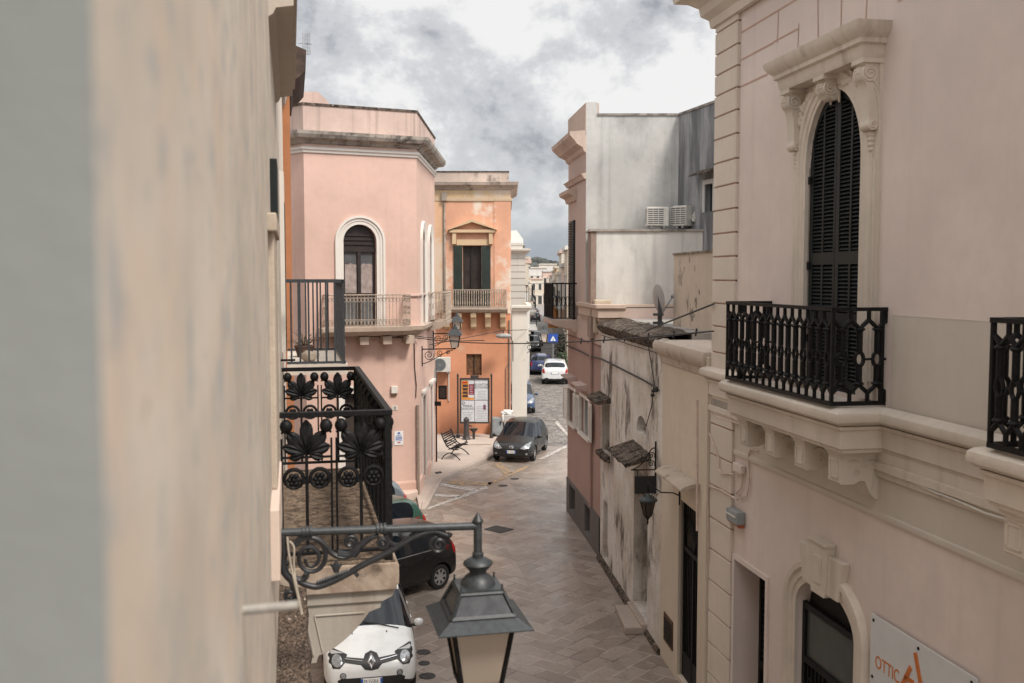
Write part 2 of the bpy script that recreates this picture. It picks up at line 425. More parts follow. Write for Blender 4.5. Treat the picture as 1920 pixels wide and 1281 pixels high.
mb.add([(p.x, p.y, z) for z in (.1, .108) for p in P], [(0, 1, 2, 3), (4, 5, 6, 7), (0, 1, 5, 4), (1, 2, 6, 5), (2, 3, 7, 6), (3, 0, 4, 7)])
tag(mb.build('drain_cover', MAN), 'small dark drain cover in the pavement by the pink house', 'drain cover')
# ================================================================== right: pale pink palazzo
RW = Frame((3.16, 15.45), (.1768, -1))
PINKP = plaster('pale pink stucco', (.70, .60, .55), .09, streak=.22, dirt=(.4, .33, .28), seed=2, bump=.12)
PINKG = plain('pink joint paint', (.50, .33, .27), .9, 0, .1, 4)
TAUPE = plaster('cream stucco band', (.57, .51, .445), .05, streak=.08, dirt=(.3, .25, .2), seed=3, bump=.12)
pal = thing('palazzo', 'pale pink palazzo on the right with quoins and an arched shuttered balcony door', 'palazzo', (3.16, 15.45, 0))
S1 = 15.0; TOP = 11.3
wa = (3.03, 4.35); WZ0, WZS = 5.86, 8.55        # arched balcony door
wl = arch(wa[0], wa[1], WZ0, WZS, .84)
do = rect(.93, 2.02, .12, 3.03)                 # shuttered shop opening
da = arch(2.95, 4.42, .12, 3.02, .46, 12)       # low arched doorway
mb = MB(); mb.sheet(RW, rect(0, S1, 5.79, TOP), [wl], 0); mb.ring(RW, wl, 0, -.28)
mb.sheet(RW, rect(0, S1, 0, 4.62), [do, da], 0); mb.ring(RW, do, 0, -.42); mb.ring(RW, da, 0, -.16)
mb.sheet(W, [(0, 0), (1, 0), (1, 1), (0, 1)], (), 0) if False else None
mb.box(RW, 0, S1, -9, -.45, 0, TOP)
mb.build('wall', PINKP, pal)
mb = MB(); mb.sheet(RW, rect(0, S1, 4.62, 5.79), (), .012); mb.box(RW, 0, S1, -.2, .012, 4.60, 4.63)
mb.sheet(RW, rect(5.0, 9.5, 5.8, 6.80), (), .008); mb.box(RW, 5.0, 9.5, 0, .010, 6.795, 6.805); mb.box(RW, 2.45, 2.7, 0, .008, 5.8, 6.8)
mb.build('band', TAUPE, pal)
QUOIN = plaster('cream quoin stone', (.64, .565, .49), .08, streak=.15, seed=6, bump=.12)
# quoin strip: separate blocks with open joints
mb = MB(); joints = [0, .32]
zs = [11.27, 10.9, 10.57, 10.26, 9.95, 9.63, 9.29, 8.93, 8.57, 8.21, 7.86, 7.51, 7.15, 6.8, 6.45, 6.05, 5.79]
def qblocks(zs):
    for a, b in zip(zs[1:], zs):
        mb = MB(); mb.box(RW, -.02, .84, -.2, .055, a+.012, b-.012); mb.build('quoin', QUOIN, pal, bevel=.008)
qblocks(zs)
zs = [5.35, 4.93, 4.45, 3.97, 3.45, 2.95, 2.45, 1.95, 1.45, .95, .45]
qblocks(zs)
mb = MB(); mb.box(RW, -.02, .86, -.2, .075, 0, .43); mb.build('quoin_base', QUOIN, pal, bevel=.008)
mb = MB(); mb.sheet(RW, rect(-.01, .83, 0, TOP), (), .03); mb.build('quoin_joint', PINKG, pal)
# painted ashlar joints over the door
mb = MB()
def gl(x0, y0, x1, y1):
    a = RW.px(x0, y0); b = RW.px(x1, y1); return a, b
for z, s1 in ((9.95, 1.76), (10.33, 1.95), (10.72, 9), (11.05, 9)): mb.box(RW, .86, s1, 0, .006, z-.012, z+.012)
mb.box(RW, 4.95, 9, 0, .006, 10.06, 10.085); mb.box(RW, 4.95, 4.97, 0, .006, 10.08, 11.3)
for s, z0, z1, t in ((2.05, 10.3, 10.72, 0.02), (2.65, 10.1, 10.4, 0.02), (3.2, 10.0, 11.0, -.06), (3.75, 10, 11, .0), (4.3, 10, 11, .06)):
    mb.add([RW(s, .006, z0), RW(s+.02, .006, z0), RW(s+.02+t, .006, z1), RW(s+t, .006, z1)], [(0, 1, 2, 3)])
mb.box(RW, 1.95, 2.66, 0, .006, 10.33, 10.35)
mb.build('wall_joint', PINKG, pal)
# main cornice
cp = [(0, 11.0), (.08, 11.0), (.10, 11.12), (.2, 11.2), (.22, 11.32), (.36, 11.42), (.52, 11.46), (.55, 11.6), (.66, 11.72), (.66, 11.82), (0, 11.82)]
mb = MB(); P = [RW(-.03, -6, 0), RW(-.03, .02, 0), RW(S1, .02, 0)]
mb.moulding([(p.x, p.y) for p in reversed(P)][::-1], cp); mb.box(RW, -.02, S1, -6, .04, 11.7, 12.3)
mb.build('cornice', STONE, pal)
# string course, bull-nosed, at balcony level (stepping round the two balconies)
B0, B1, BD = 1.95, 4.93, .66
def plan(pts): return [(RW(a, d, 0).x, RW(a, d, 0).y) for a, d in pts]
noz = [(0, 5.62), (.06, 5.625), (.11, 5.645), (.145, 5.675), (.155, 5.72), (.145, 5.765), (.11, 5.795), (.06, 5.81), (0, 5.815)]
path = [(-.05, -1.0), (-.05, .03), (B0, .03), (B0, BD-.15), (B1, BD-.15), (B1, .03), (7.40, .03), (7.40, BD-.15), (10.2, BD-.15), (10.2, .03), (S1, .03)]
mb = MB(); mb.moulding(plan(path), noz)
fas = [(0, 5.33), (.02, 5.33), (.02, 5.365), (.05, 5.38), (.05, 5.57), (.075, 5.585), (.08, 5.62), (0, 5.62)]
mb.moulding(plan(path), fas)
mb.moulding(plan([(-.05, -1), (-.05, .02), (S1, .02)]), [(0, 5.04), (.025, 5.05), (.03, 5.12), (.06, 5.13), (.06, 5.21), (.035, 5.215), (.035, 5.33), (0, 5.33)])
for a, b in ((B0, B1), (7.40, 10.2)):
    mb.box(RW, a, b, 0, BD-.15, 5.34, 5.805)
mb.build('string_course', STONE, pal, smooth=35)
# thin bead lower down
mb = MB(); mb.extr(RW, [(0, 4.58), (.03, 4.59), (.035, 4.62), (.03, 4.65), (.012, 4.66), (0, 4.66)], .85, S1); mb.build('bead', TAUPE, pal, smooth=40)
# brackets under balconies
def bracket(s0, s1):
    mb = MB(); D = BD-.19
    prof = [(0, 5.34), (D, 5.34), (D, 4.98), (D-.02, 4.96), (D-.17, 4.96), (D-.24, 5.00), (D-.30, 4.99), (.11, 4.86), (.06, 4.80), (0, 4.78)]
    mb.extr(RW, prof, s0, s1)
    mb.box(RW, s0-.04, s1+.04, 0, D+.03, 5.30, 5.345); mb.box(RW, s0-.02, s1+.02, 0, D+.015, 5.27, 5.30)
    z0, z1 = 5.02, 5.23; w = s1-s0
    for a, b, c, e in ((s0+.03, s1-.03, z1-.02, z1), (s0+.03, s1-.03, z0, z0+.02), (s0+.03, s0+.05, z0, z1), (s1-.05, s1-.03, z0, z1)):
        mb.box(RW, a, b, D, D+.012, c, e)
    # carved scroll on the near flank
    for c0, r0, tr in (((.16, 5.18), .055, 1.6), ((.26, 5.10), .045, 1.3)):
        pts = spiral(c0, .008, r0, 0, tr, 24); mb.tube([RW(s1+.004, d, z) for d, z in pts], .010, 5)
    pts = bez((.10, 5.22), (.07, 5.12), (.10, 5.0), (.09, 4.90), 10); mb.tube([RW(s1+.004, d, z) for d, z in pts], [.02-.001*i for i in range(11)], 5)
    pts = bez((.36, 5.20), (.28, 5.24), (.22, 5.20), (.2, 5.14), 10); mb.tube([RW(s1+.004, d, z) for d, z in pts], .012, 5)
    mb.build('bracket', STONE, pal, bevel=.006)
for s in (2.10, 2.92, 3.74, 4.56): bracket(s, s+.25)
for s in (7.5, 8.35): bracket(s, s+.25)
# hood over the arched door
H0, H1, HZ = 2.53, 4.85, 9.54
hp = [(0, HZ), (.24, HZ), (.26, HZ+.05), (.27, HZ+.13), (.31, HZ+.15), (.31, HZ+.2), (.36, HZ+.24), (.40, HZ+.30), (.41, HZ+.36), (0, HZ+.38)]
mb = MB(); mb.moulding(plan([(H0+.4, -.05), (H0+.4, .0), (H1-.4, .0), (H1-.4, -.05)]), hp); mb.box(RW, H0+.4, H1-.4, -.05, .0, HZ, HZ+.36)
for a, b in ((2.67, 2.93), (4.45, 4.71), (3.56, 3.82)): mb.box(RW, a, b, 0, .24, HZ-.05, HZ+.0)
mb.build('door_hood', STONE, pal, smooth=30)
# architrave of the door
mb = MB(); pr_ = [(0, -.02), (0, .05), (.05, .05), (.06, .065), (.12, .065), (.135, .085), (.20, .085), (.22, .06), (.26, .06), (.26, -.02)]
surround(mb, RW, arch_path(wa[0], wa[1], WZ0, WZS, .84), pr_)
for a, b in ((2.68, 2.82), (4.56, 4.70)):
    mb.box(RW, a, b, 0, .04, WZ0, HZ); mb.box(RW, a+.03, b-.03, .04, .052, WZ0+.2, HZ-1.05)
mb.sheet(RW, [(2.8, 8.56), (2.8, 9.48), (4.58, 9.48), (4.58, 8.56), (4.36, 8.56)]+[(3.69+.67*cos(pi*i/16), 8.55+.85*sin(pi*i/16)) for i in range(1, 16)]+[(3.02, 8.56)], [], .02)
mb.build('door_surround', STONE, pal, smooth=30)
# carved scroll consoles + keystone
def console(sc, w, zt, D, h, name, drop=5):
    mb = MB(); s0, s1 = sc-w/2, sc+w/2
    R1, R2 = D*.42, D*.24
    c1 = (D-R1, zt-R1-.02); c2 = (R2+.035, zt-h)
    o = [(0, zt)]
    o += [(D-.02, zt), ]
    o += [(c1[0]+R1*cos(a), c1[1]+R1*sin(a)) for a in [R(60-15*i) for i in range(9)]]
    o += bez(o[-1], (o[-1][0]-.05, o[-1][1]-.15), (c2[0]+R2*1.0, c2[1]+.22), (c2[0]+R2*.8, c2[1]+R2*.6), 8)[1:]
    o += [(c2[0]+R2*cos(a), c2[1]+R2*sin(a)) for a in [R(30-20*i) for i in range(8)]]
    o += [(0, c2[1]-R2*.8)]
    mb.extr(RW, o, s0, s1)
    for s_ in (s0-.003, s1+.003):
        mb.tube([RW(s_, d, z) for d, z in spiral(c1, .012, R1*.9, 0, 2.1, 40)], .014, 5)
        mb.tube([RW(s_, d, z) for d, z in spiral(c2, .008, R2*.9, 0, 1.8, 30)], .010, 5)
        for i in range(5):
            t = .15+.15*i; a = (c1[0]*(1-t)-.0, c1[1]*(1-t)+c2[1]*t); mb.tube([RW(s_, max(.02, a[0]-.11), a[1]-.10), RW(s_, max(.03, a[0]-.02), a[1]+.02)], [.012, .022], 5)
    for k in range(drop): mb.ball(RW(sc, .05, c2[1]-R2-.03-.055*k), .055-.006*k, 8, (1, 1, .8))
    for q in (-.3, -.1, .1, .3): mb.tube([RW(sc+q*w, D*.98-.0, zt-.05), RW(sc+q*w, D+.006, c1[1])], .01, 4)
    return mb.build(name, STONE, pal, smooth=40)
console(2.80, .19, HZ-.04, .24, .66, 'console', 4); console(4.58, .19, HZ-.04, .24, .66, 'console', 4); console(3.69, .19, HZ-.04, .22, .19, 'keystone', 0)
mb = MB()
rs = random.Random(3)
for sd_ in (-1, 1):
    for i in range(34):
        t = rs.random(); s = 3.69+sd_*(.22+.62*t+.10*rs.random()); z = 9.44-.5*t*t+.10*rs.random()
        if ((s-3.69)/.95)**2+((z-WZS)/1.0)**2 < .95: continue
        mb.ball(RW(s, .05, min(z, 9.42)), .03+.03*rs.random(), 7, (1, .8, 1))
mb.build('carved_foliage', STONE, pal, smooth=60)
# louvred double door leaves
def arch_z(s, c, a, zs, rise): return zs+rise*sqrt(max(0, 1-((s-c)/a)**2))
cx = (wa[0]+wa[1])/2; aa = (wa[1]-wa[0])/2
for k, (a, b) in enumerate(((wa[0], cx), (cx, wa[1]))):
    mb = MB(); ztop = lambda s: arch_z(s, cx, aa-.005, WZS, .83)
    pts = [(a+.006, WZ0), (b-.004, WZ0)]+[(b-.004-(b-a-.01)*i/14, ztop(b-.004-(b-a-.01)*i/14)) for i in range(15)]
    panes = []
    w_ = (b-a); c0, c1 = a+.085, b-.055; cm = (c0+c1)/2
    for p0, p1 in ((c0, cm-.02), (cm+.02, c1)):
        for z0, z1 in ((6.0, 6.62), (6.78, 7.35), (7.50, None)):
            if z1 is None:
                tp = [(p1-(p1-p0)*i/8, ztop(p1-(p1-p0)*i/8)-.09) for i in range(9)]
                panes.append([(p0, z0), (p1, z0)]+tp)
            else: panes.append(rect(p0, p1, z0, z1))
    mb.prism(RW, pts, -.07, -.015, panes)
    leaf = mb.build('shutter_leaf', DKGREEN, pal, bevel=.004)
    for lp in panes:
        mb = MB()
        p0, p1 = lp[0][0], lp[1][0]; z = lp[0][1]+.03
        zmax = max(p[1] for p in lp)
        while z < zmax-.01:
            q0, q1 = p0, p1
            if z > 8.2:
                while q0 < q1 and ztop(q0)-.10 < z: q0 += .02
                while q1 > q0 and ztop(q1)-.10 < z: q1 -= .02
            if q1-q0 > .03:
                mb.add([RW(q0, -.065, z+.028), RW(q1, -.065, z+.028), RW(q1, -.02, z-.012), RW(q0, -.02, z-.012), RW(q0, -.065, z+.036), RW(q1, -.065, z+.036), RW(q1, -.02, z-.004), RW(q0, -.02, z-.004)],
                       [(0, 1, 2, 3), (4, 5, 6, 7), (0, 1, 5, 4), (2, 3, 7, 6)])
            z += .046
        mb.build('louvre_panel', DKGREEN, leaf, weld=False)
    s_ = a+.01 if k == 0 else b-.01
    for z in (6.4, 7.3, 8.35):
        mb = MB(); mb.box(RW, s_-.045, s_+.045, -.015, .012, z, z+.09); mb.build('hinge', IRON, leaf)
mb = MB(); mb.sheet(RW, wl, (), -.10); mb.build('door_backing', BLACKHOLE, pal)
# cast iron balcony railing: columns with rings and arches
def make_baluster(fr, s, d, wide, wdir, zb, zt):
    """one cast baluster bay; wdir 0 = along the wall, 1 = along the return"""
    F_ = (lambda a, z: fr(s+a, d, z)) if wdir == 0 else (lambda a, z: fr(s, d+a, z))
    mb = MB(); h = zt-zb; r = wide*.165; hw = wide/2
    z1, z2, zm = zb+h*.20, zb+h*.80, zb+h*.47
    mb.tube([F_(0, z1), F_(0, zm-.075)], r, 8); mb.tube([F_(0, zm+.075), F_(0, z2)], r, 8)
    mb.tube([F_(cos(2*pi*i/14)*wide*.24, zm+sin(2*pi*i/14)*.075) for i in range(14)], r*.62, 6, True)
    mb.tube([F_(-hw, zm), F_(-wide*.24, zm)], r*.4, 5); mb.tube([F_(hw, zm), F_(wide*.24, zm)], r*.4, 5)
    for za, sg in ((z2, 1), (z1, -1)):
        mb.tube([F_(0, za-sg*.02), F_(0, za), F_(0, za+sg*.012)], [r*1.2, r*1.75, r*1.5], 8)
        mb.tube([F_(cos(pi*i/10)*hw, za+sg*(.10-sin(pi*i/10)*.0)-sg*.09*(1-abs(cos(pi*i/10)))) for i in range(11)], r*.72, 6)
        mb.tube([F_(-hw, za+sg*.07), F_(-hw, zt if sg > 0 else zb)], r*.75, 6)
    return mb
def iron_railing(a, b, d, zb, zt, near=True, far=True, parent=pal, depth=.62):
    mb = MB(); mb.box(RW, a-.02, b+.02, d-.025, d+.025, zt-.02, zt+.02); mb.box(RW, a-.02, b+.02, d-.02, d+.02, zb-.02, zb+.025)
    for s, on in ((a, far), (b, near)):
        if on:
            mb.box(RW, s-.025, s+.025, 0, d-.026, zt-.02, zt+.02); mb.box(RW, s-.02, s+.02, 0, d-.021, zb-.02, zb+.025)
            mb.box(RW, s-.02, s+.02, .03, .07, zb+.026, zt-.021)
        mb.box(RW, s-.018, s+.018, d-.018, d+.018, zb+.026, zt-.021)
    rail = mb.build('railing', IRON, parent)
    nb = max(4, round((b-a)/.19)); wd = (b-a)/nb; first = None
    for i in range(nb):
        s = a+wd*(i+.5)
        if first is None:
            first = make_baluster(RW, s, d, wd, 0, zb+.02, zt-.02).build('baluster', IRON, rail, smooth=45); s_first = s
        else:
            c = first.copy(); COL.objects.link(c); c.location = RW.u*(s-s_first)
    nr = 3; wr = d/nr
    for s, on in ((a, far), (b, near)):
        if on:
            f2 = None
            for i in range(nr):
                dd = wr*(i+.5)
                if f2 is None: f2 = make_baluster(RW, s, dd, wr, 1, zb+.02, zt-.02).build('baluster', IRON, rail, smooth=45); d0_ = dd
                else:
                    c = f2.copy(); COL.objects.link(c); c.location = RW.n*(dd-d0_)
    return rail
iron_railing(B0+.06, B1-.05, .62, 5.85, 6.86)
iron_railing(7.50, 10.1, .62, 5.85, 6.86)
# shop opening with shutter, ground floor
mb = MB(); mb.box(RW, .93, 2.02, -.46, -.42, .12, 3.03); wn_ = mb.build('shop_window', BLACKHOLE, pal)
mb = MB()
for i in range(16): mb.box(RW, 1.0, 1.96, -.42, -.385, 1.55+i*.09, 1.60+i*.09)
mb.box(RW, .95, 1.02, -.42, -.37, .13, 3.0); mb.box(RW, 1.92, 2.0, -.42, -.37, .13, 3.0); mb.box(RW, 1.02, 1.92, -.42, -.36, 1.38, 1.50)
mb.build('shutter', IRON, wn_)
mb = MB(); surround(mb, RW, [(.93, .1), (.93, 3.03), (2.02, 3.03), (2.02, .1)], [(0, -.01), (0, .03), (.07, .03), (.07, -.01)]); mb.build('window_surround', PINKP, pal)
mb = MB(); mb.sheet(RW, rect(.931, .945, .12, 3.0), (), -.01); 
# arched doorway with iron and glass door
mb = MB(); mb.box(RW, 2.95, 4.42, -.20, -.16, .12, 3.5); dr = mb.build('door', BLACKHOLE, pal)
mb = MB()
for a, b, c, e in ((2.96, 3.03, .13, 3.06), (4.34, 4.41, .13, 3.06), (3.03, 4.34, 2.98, 3.06), (3.03, 4.34, 2.28, 2.36), (3.66, 3.72, .13, 2.28), (3.03, 4.34, .13, .5)):
    mb.box(RW, a, b, -.12, -.06, c, e)
for i in range(13):
    s = 3.09+i*.1; mb.box(RW, s, s+.022, -.105, -.075, .5, 2.28)
for i in range(6):
    s = 3.14+i*.2; mb.tube([RW(s+.05*cos(t), -.08, 1.95+.16*sin(t)) for t in [2*pi*k/12 for k in range(12)]], .012, 5, True)
mb.build('door_frame', IRON, dr)
mb = MB(); mb.box(RW, 3.03, 4.34, -.11, -.095, 2.36, 2.98); mb.build('door_pane', plain('greenish frosted pane', (.06, .065, .06), .2, 0, .1, 3), dr)
mb = MB(); pr_ = [(0, -.01), (0, .04), (.08, .04), (.09, .06), (.17, .06), (.19, .09), (.26, .09), (.28, .05), (.28, -.01)]
surround(mb, RW, arch_path(2.95, 4.42, 1.0, 3.02, .46, 14), pr_)
mb.box(RW, 2.64, 2.96, 0, .11, 0, 1.0); mb.box(RW, 4.41, 4.73, 0, .11, 0, 1.0)
mb.build('arch_surround', STONE, pal, smooth=30)
mb = MB()
def kst(sa, sb, ta, tb, z0, z1, d):
    mb.add([RW(a, dd, z) for dd in (0, d) for a, z in ((sa, z0), (sb, z0), (tb, z1), (ta, z1))], [(0, 1, 2, 3), (4, 5, 6, 7), (0, 1, 5, 4), (1, 2, 6, 5), (2, 3, 7, 6), (3, 0, 4, 7)])
kst(3.24, 3.52, 3.14, 3.49, 3.42, 3.90, .095); kst(3.85, 4.13, 3.88, 4.23, 3.42, 3.90, .095); kst(3.52, 3.85, 3.47, 3.90, 3.38, 4.00, .125)
kst(3.60, 3.77, 3.58, 3.79, 3.52, 3.86, .138); mb.box(RW, 3.45, 3.92, 0, .145, 4.00, 4.04)
mb.build('keystone', STONE, pal, bevel=.008)
# ================================================================== right: low cream building with iron gate
CW = frame2((2.83, 18.6), (3.16, 15.47))
CREAM = plaster('cream limewash', (.60, .515, .42), .08, streak=.12, dirt=(.3, .24, .18), seed=7, bump=.2, lichen=.25, lichen_at=(.62, .74))
cre = thing('cream_house', 'low cream house with an ornate iron gate and a small curved canopy', 'house', (2.83, 18.6, 0))
CL = 3.14; CT = 6.02
g0 = CW.px(1272, 1000)[0]; g1 = CW.px(1309, 1000)[0]
gate = rect(g0, g1, .10, 3.30)
gr_s = CW.px(1250, 1190)[0]
mb = MB(); facade(mb, CW, 0, CL, 0, CT, [gate], 0, .3); mb.box(CW, 0, CL, -7, -.32, 0, CT-.2)
mb.box(CW, 0, g0, -.3, -.05, 0, CT-.2)
mb.build('wall', CREAM, cre)
mb = MB(); mb.moulding([(p.x, p.y) for p in (CW(0, -.1, 0), CW(0, 0, 0), CW(CL-.25, 0, 0), CW(CL-.25, -.1, 0))], [(0, 5.60), (.03, 5.62), (.05, 5.74), (.12, 5.80), (.16, 5.88), (.16, 5.96), (.13, 6.02), (0, 6.06)])
mb.box(CW, 0, CL, -7, 0, 6.0, 6.03)
mb.build('cornice', plaster('dirty cream cornice', (.50, .42, .35), .1, streak=.2, seed=8, lichen=.7, lichen_at=(.5, .66)), cre, smooth=30)
mb = MB(); mb.box(CW, CL-.26, CL-.02, 0, .10, 0, 5.95); mb.build('pilaster', CREAM, cre, bevel=.006)
mb = MB(); mb.box(CW, g0-.02, g1+.02, -.34, -.30, .1, 3.32); gt = mb.build('gate', BLACKHOLE, cre)
mb = MB(); gw = g1-g0
for a, b, c, e in ((g0, g0+.05, .1, 3.28), (g1-.05, g1, .1, 3.28), (g0, g1, 2.38, 2.46), (g0, g1, 3.22, 3.28), (g0, g1, .1, .55), ((g0+g1)/2-.04, (g0+g1)/2+.04, .1, 2.38)):
    mb.box(CW, a, b, -.14, -.09, c, e)
for i in range(12):
    s = g0+.06+(gw-.12)*i/11; mb.box(CW, s-.011, s+.011, -.125, -.105, .55, 2.38)
for i in range(9):
    t = -1+2*i/8; b_ = bez((g0+gw/2, 2.46), (g0+gw/2+t*gw*.1, 2.75), (g0+gw/2+t*gw*.35, 2.9), (g0+gw/2+t*gw*.46, 3.2), 8)
    mb.tube([CW(p[0], -.115, p[1]) for p in b_], .013, 5)
    mb.tube([CW(p[0], -.115, p[1]) for p in spiral((g0+gw/2+t*gw*.40, 2.75+.1*(i % 3)), .01, .06, i, 1.3, 14)], .009, 5)
mb.build('gate_ironwork', IRON, gt)
mb = MB(); cz_ = CW.px(1313, 908)[1]; mb.extr(CW, [(0, cz_), (.14, cz_-.005), (.26, cz_-.04), (.33, cz_-.09), (.335, cz_-.12), (.30, cz_-.125), (.22, cz_-.09), (.12, cz_-.07), (0, cz_-.07)], CW.px(1262, 875)[0], CW.px(1313, 908)[0])
mb.build('canopy', plaster('lichened cream canopy', (.50, .42, .34), .15, streak=0, seed=9, lichen=.5, bump=.5, lichen_at=(.5, .65)), cre, smooth=35)
gz0, gz1 = .55, .98; gs0, gs1 = CW.px(1246, 1180)[0], CW.px(1262, 1215)[0]
mb = MB(); mb.box(CW, gs0, gs1, 0, .02, .42, .95); vf = mb.build('vent_grille', plain('rusty vent', (.10, .055, .035), .8, .2, .3, 9), cre)
mb = MB()
for i in range(7): mb.box(CW, gs0+.04, gs1-.04, .02, .032, .48+i*.06, .51+i*.06)
mb.build('slat', IRON, vf)
# setback upper block behind it
mb = MB(); UB = Frame((CW(0.02, -1.0, 0).x, CW(0.02, -1.0, 0).y), (CW.n.x*-1, CW.n.y*-1))
uz = at_y(1258, 472, UB.o.y).z
mb.box(UB, 0, 6, -3.0, 0, 5.9, uz); mb.build('upper_block', plaster('blotched cream plaster', (.56, .47, .38), .12, streak=.15, seed=10, lichen=.9, lichen_at=(.545, .62)), cre)
mb = MB(); mb.box(UB, -.03, 6, -3.0, .03, uz, uz+.04); mb.build('coping', plaster('dark coping', (.30, .25, .20), .3, streak=.3, seed=12, lichen=.8, lichen_at=(.45, .6)), cre)
# ================================================================== right: stained white-and-grey low house
TW = frame2((2.26, 25.19), (2.83, 18.6))
TL = hypot(.57, 6.59)
_k = Mt('lichen stained limewash', .95, spec=.15)
_q = _k.mix(_k.ramp(_k.noise(1.1, 5), .35, .65), (.66, .62, .58), (.55, .49, .43))
_q = _k.mix(_k.math('MULTIPLY', _k.ramp(_k.noise((1.9, 1.9, .8), 9, .72), .47, .62), _k.ramp(_k.noise((.7, .7, .5), 3, loc=(3, 3, 3)), .40, .60, .15, 1.)), _q, (.13, .11, .095))
_q = _k.mix(_k.ramp(_k.noise(11, 8, .72, loc=(5, 1, 1)), .58, .70, 0, .8), _q, (.10, .08, .066))
_q = _k.mix(_k.ramp(_k.noise((5, 5, .4), 6, .65, loc=(1, 7, 1)), .58, .74, 0, .5), _q, (.26, .19, .14))
_k.color(_q); _k.bump(_k.noise(9, 8, .68), .6, .03); STAIN = _k.m
sta = thing('stained_house', 'low house with black stained peeling limewash, crumbling ledges and a stone doorstep', 'house', (2.26, 25.19, 0))
def tpx(x, y): return TW.px(x, y)
dS0, dS1 = tpx(1188, 1000)[0], tpx(1214, 1000)[0]; dz = 3.15
nS0, nS1 = tpx(1128, 800)[0], tpx(1143, 800)[0]
n1 = tpx(1135, 755)[1]; n0 = tpx(1135, 850)[1]
kS0, kS1 = tpx(1194, 800)[0], tpx(1212, 800)[0]; k1 = tpx(1200, 778)[1]; k0 = tpx(1205, 815)[1]
lS0, lS1 = tpx(1131, 1000)[0], tpx(1139, 1000)[0]; l1 = tpx(1131, 935)[1]
holes = [rect(dS0, dS1, .22, dz), rect(nS0, nS1, n0, n1), arch(kS0, kS1, k0, k1-.25, .25, 6), rect(lS0, lS1, .15, l1)]
mb = MB(); facade(mb, TW, 0, TL, 0, 6.02, holes, 0, .45); mb.box(TW, 0, TL, -4, -.5, 0, 5.8)
mb.build('wall', STAIN, sta)
_k = Mt('blackened roof ledge', .95, spec=.15); _q = _k.mix(_k.ramp(_k.noise(6, 9, .75), .40, .62), (.022, .018, .015), (.14, .11, .09)); _q = _k.mix(_k.ramp(_k.noise(19, 6, .7, loc=(2, 5, 1)), .56, .64), _q, (.34, .28, .22)); _k.color(_q); _k.bump(_k.noise(14, 9, .72), .6, .03); COPD = _k.m
mb = MB(); rs = random.Random(5); pts = []
N_ = 22
for j, (d, z) in enumerate(((-.6, 6.16), (-.1, 6.10), (.06, 6.06), (.12, 6.00), (.09, 5.90), (.03, 5.82), (-.01, 5.80))):
    for i in range(N_+1):
        mb.v.append(TW(TL*i/N_, d+rs.uniform(-.02, .02), z+rs.uniform(-.02, .02)))
for j in range(6):
    for i in range(N_): mb.f.append((j*(N_+1)+i, j*(N_+1)+i+1, (j+1)*(N_+1)+i+1, (j+1)*(N_+1)+i)); mb.mi.append(0)
mb.build('roof_ledge', COPD, sta, smooth=50)
mb = MB(); mb.box(TW, 0, TL, -4, -.55, 5.9, 6.15); mb.build('roof', ROOFT, sta)
mb = MB(); mb.box(TW, dS0, dS1, -.5, -.46, .2, dz); do_ = mb.build('door', plain('grey green worn door', (.10, .10, .09), .7, 0, .3, 5), sta)
mb = MB(); mb.box(TW, (dS0+dS1)/2-.03, (dS0+dS1)/2+.03, -.46, -.42, .2, dz); mb.box(TW, dS0, dS0+.12, -.46, -.43, .2, dz); mb.box(TW, dS1-.08, dS1, -.46, -.43, .2, dz); mb.build('door_frame', IRON, do_)
for a, b, c, e, nm in ((nS0, nS1, n0, n1, 'window'), (lS0, lS1, .15, l1, 'side_door'), (kS0, kS1, k0, k1, 'niche')):
    mb = MB(); mb.box(TW, a, b, -.46, -.40, c, e); mb.build(nm, plain('dark brown boards', (.05, .04, .034), .8, 0, .4, 6), sta)
def ragged(s0, s1, z, D, t, nm, sag=.12, seed=1):
    rs = random.Random(seed); mb = MB(); n = 12; vs = []
    for i in range(n+1):
        s = s0+(s1-s0)*i/n
        for d, zz in ((0, z), (D*(.9+.15*rs.random()), z-sag+rs.uniform(-.02, .02)), (D*(.85+.1*rs.random()), z-sag-t*.6), (0, z-t)):
            vs.append(TW(s+rs.uniform(-.012, .012), d, zz+rs.uniform(-.012, .012)))
    fs = [(i*4+k, i*4+(k+1) % 4, i*4+4+(k+1) % 4, i*4+4+k) for i in range(n) for k in range(4)]+[(0, 1, 2, 3), tuple(n*4+k for k in range(4))]
    mb.add(vs, fs); mb.build(nm, COPD, sta)
zc = tpx(1200, 826)[1]
ragged(dS0-.15, dS1+.25, zc-.1, .55, .13, 'door_canopy', .20, 2)
ragged(nS0-.25, nS1+.15, tpx(1130, 736)[1], .38, .14, 'window_ledge', .1, 3)
ragged(nS0-.08, nS1+.1, n0+.02, .16, .16, 'window_sill', .03, 4)
mb = MB(); mb.box(TW, dS0-.05, dS1+.05, -.45, .12, 0, .2); mb.build('threshold', KERB, sta, bevel=.02)
st0, st1 = ground(1153, 1146), ground(1200, 1190)
mb = MB(); SF = frame2((st0.x, st0.y), (ground(1172, 1190).x, ground(1172, 1190).y)); mb.box(SF, 0, (ground(1172, 1190)-st0).length, -.36, 0, 0, .14)
tag(mb.build('doorstep', KERB, bevel=.015), 'loose pale stone step on the road in front of the stained house door', 'doorstep')
# low kerb strip at wall feet
mb = MB(); rs = random.Random(8)
for fr, l in ((TW, TL),):
    mb.extr(fr, [(0, 0), (.10, 0), (.06, .10), (0, .13)], 0, dS0-.06); mb.extr(fr, [(0, 0), (.07, 0), (.05, .08), (0, .1)], dS1+.06, l)
mb.build('wall_foot', COPD, sta)
